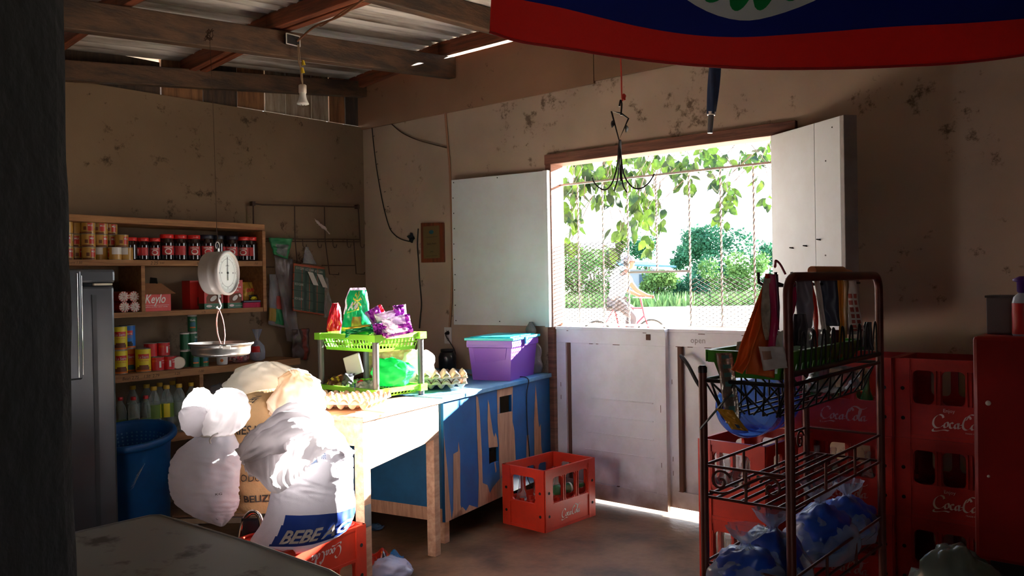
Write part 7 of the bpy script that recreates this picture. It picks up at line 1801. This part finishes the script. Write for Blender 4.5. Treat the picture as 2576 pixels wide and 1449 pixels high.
# ---------------------------------------------------------------- stained counter table in front
tx0, tx1, ty0, ty1, tz = -2.176, -.72, .66, 1.09, .8
stain_t = M('stained_grey_top', (136, 138, 132), .38, rgb2=(44, 40, 34), vscale=6.5, thr=(.34, .44))
root = thing('counter_table', 'grey stained table top in the near left foreground', 'table', ((tx0 + tx1) / 2, (ty0 + ty1) / 2, 0))
mb = MB(); rc = .02
out = [(tx0, ty0), (tx0, ty1 - .02), (tx0 + .02, ty1), (-1.75, ty1 + .012), (-1.45, ty1 + .006), (-1.2, ty1 - .05), (tx1, ty1 - .2), (tx1, ty0)]
mb.prism([V((x, y, tz - .03)) for x, y in out], (0, 0, .03)); mb.build('top', stain_t, root, bevel=.004)
mb = MB(); mb.tube([V((x, y, tz - .002)) for x, y in out], .005, 8, closed=True); mb.build('edge_trim', M('grey_trim', (150, 152, 150), .4), root)
for x, y in ((tx0 + .06, ty0 + .06), (tx0 + .06, ty1 - .07), (tx1 - .07, ty0 + .06), (tx1 - .07, ty1 - .28)): mb = MB(); mb.bb(x - .02, y - .02, 0, x + .02, y + .02, tz - .03); mb.build('leg', old_wood, root)

# ================================================================== flag
def flag_mat(name, rgb): return M(name, rgb, .85, transl=.45, bump=.08, bscale=300)
f_blue, f_red, f_white, f_green, f_brown = flag_mat('flag_blue', (10, 32, 124)), flag_mat('flag_red', (208, 44, 36)), flag_mat('flag_white', (226, 226, 222)), flag_mat('flag_green', (0, 140, 66)), flag_mat('flag_brown', (140, 60, 40))
FD = 1.78
# lower hem of the flag and its slow folds, laid out in the room
hem = [(1232, 86), (1300, 112), (1420, 128), (1560, 146), (1700, 160), (1830, 170), (1940, 175), (2100, 172), (2260, 162), (2420, 150), (2576, 132), (2740, 110)]
hem_w = [W(x, y, FD + .05 * math.sin(i * .9)) for i, (x, y) in enumerate(hem)]
FH = .815
def flag(u, v):
    """u along the hem, v up"""
    p = interp(hem_w, u)
    n = ST; z = v * FH
    drape = .016 * math.sin(u * 11 + 1.2 + v * 2.0) + .02 * math.sin(u * 6.3 + v * 3.5)
    sag = [(.0, .0)]
    lift = .018 * math.sin(u * 9.5 + .6) * (v > 0) * min(1, v * 8)
    return p + n * (drape + .05 * v) + V((0, 0, z + lift)) + SR * (.03 * v + .005 * math.sin(v * 7 + u * 9))
root = thing('flag', 'red blue and white flag with a leaf wreath hanging over the shop', 'flag', W(1900, 100, FD))
mb = MB(); NV = 100
mb.surf(flag, 120, NV, lambda u, v: 1 if v < .088 or v > .912 else 0); mb.build('cloth', [f_blue, f_red], root, solid=.0012)
asp = (hem_w[-1] - hem_w[0]).length / FH
cu, cv, rad_ = P(2000, 0, d=FD), 0, .30
u_c = .50
def fdisc(x, y, o):   # x, y in flag heights from the disc centre
    u, v = u_c + x / asp, .505 + y; return flag(u, v) + ST * o
mb = MB(); mb.surf(lambda u, v: fdisc(.37 * v * math.cos(2 * PI * u), .37 * v * math.sin(2 * PI * u), .0022), 72, 10, closeu=True); mb.build('white_disc', f_white, root)
mb = MB()
for k in range(26):
    a = -PI / 2 + (k - 12.5) * .235; 
    def lf(t, w): # tear leaf along the circle
        ang = a + .2 * t - .1; rr_ = .315 + .02 * math.sin(t * 2.2) + w; return fdisc(rr_ * math.cos(ang), rr_ * math.sin(ang), .0034)
    n = 8; up_ = []; dn = []
    for j in range(n + 1):
        t = j / n; w = .024 * math.sin(PI * t ** .6); up_.append(lf(t, w - .012 * t)); dn.append(lf(t, -w - .012 * t))
    mb.add([p for pr_ in zip(up_, dn) for p in pr_], [(2 * j, 2 * j + 1, 2 * j + 3, 2 * j + 2) for j in range(n)])
mb.build('leaf_wreath', f_green, root)
mb = MB(); mb.surf(lambda u, v: fdisc((u - .5) * .3 * (1 - .1 * v), -.272 + .03 * v + .06 * (2 * u - 1) ** 2, .0036), 20, 3); mb.build('ribbon', f_red, root)
mb = MB(); mb.surf(lambda u, v: fdisc((u - .5) * .22 * (.25 + .75 * v ** .5), -.19 + .3 * v, .0036), 14, 12, lambda u, v: 1 if v > .5 and abs(u - .5) > .06 else 0); mb.build('shield', [f_brown, f_green], root)
mb = MB(); mb.tube([flag(i / 40, 0) for i in range(41)], .003, 6); mb.build('hem', M('flag_hem', (150, 20, 20), .85), root)
mb = MB(); mb.cyl(flag(0, 1) - SR * .1 + V((0, 0, .01)), flag(1, 1) + SR * .1 + V((0, 0, .01)), .008, n=8); mb.build('rod', steel, root)

# ================================================================== light
w = bpy.data.worlds.new('sky'); sc.world = w; w.use_nodes = True
N = w.node_tree.nodes; L = w.node_tree.links; bg = N['Background']
tc = N.new('ShaderNodeTexCoord'); sp = N.new('ShaderNodeSeparateXYZ'); cr = N.new('ShaderNodeValToRGB')
L.new(tc.outputs['Generated'], sp.inputs[0]); L.new(sp.outputs[2], cr.inputs[0]); L.new(cr.outputs[0], bg.inputs[0])
cr.color_ramp.elements[0].color = (.93, .96, 1, 1); cr.color_ramp.elements[1].color = (.55, .75, 1, 1); cr.color_ramp.elements[1].position = .9
bg.inputs[1].default_value = SKY
sun = bpy.data.lights.new('sun', 'SUN'); so = bpy.data.objects.new('sun', sun); COL.objects.link(so)
sun.energy = SUN; sun.angle = math.radians(.6); sun.color = (1, .965, .91)
sd_ = V(SUNDIR).normalized(); so.rotation_euler = sd_.to_track_quat('Z', 'Y').to_euler()
so.location = (0, 8, 6)
vs_ = sc.view_settings; vs_.view_transform = 'Standard'; vs_.look = 'None'; vs_.gamma = 1; vs_.use_curve_mapping = False; vs_.exposure = EXPO
sc.display_settings.display_device = 'sRGB'
cy = sc.cycles; cy.use_denoising = True; cy.max_bounces = 10; cy.diffuse_bounces = 6; cy.glossy_bounces = 4; cy.transmission_bounces = 6; cy.transparent_max_bounces = 16; cy.sample_clamp_indirect = 12; cy.caustics_reflective = False; cy.caustics_refractive = False
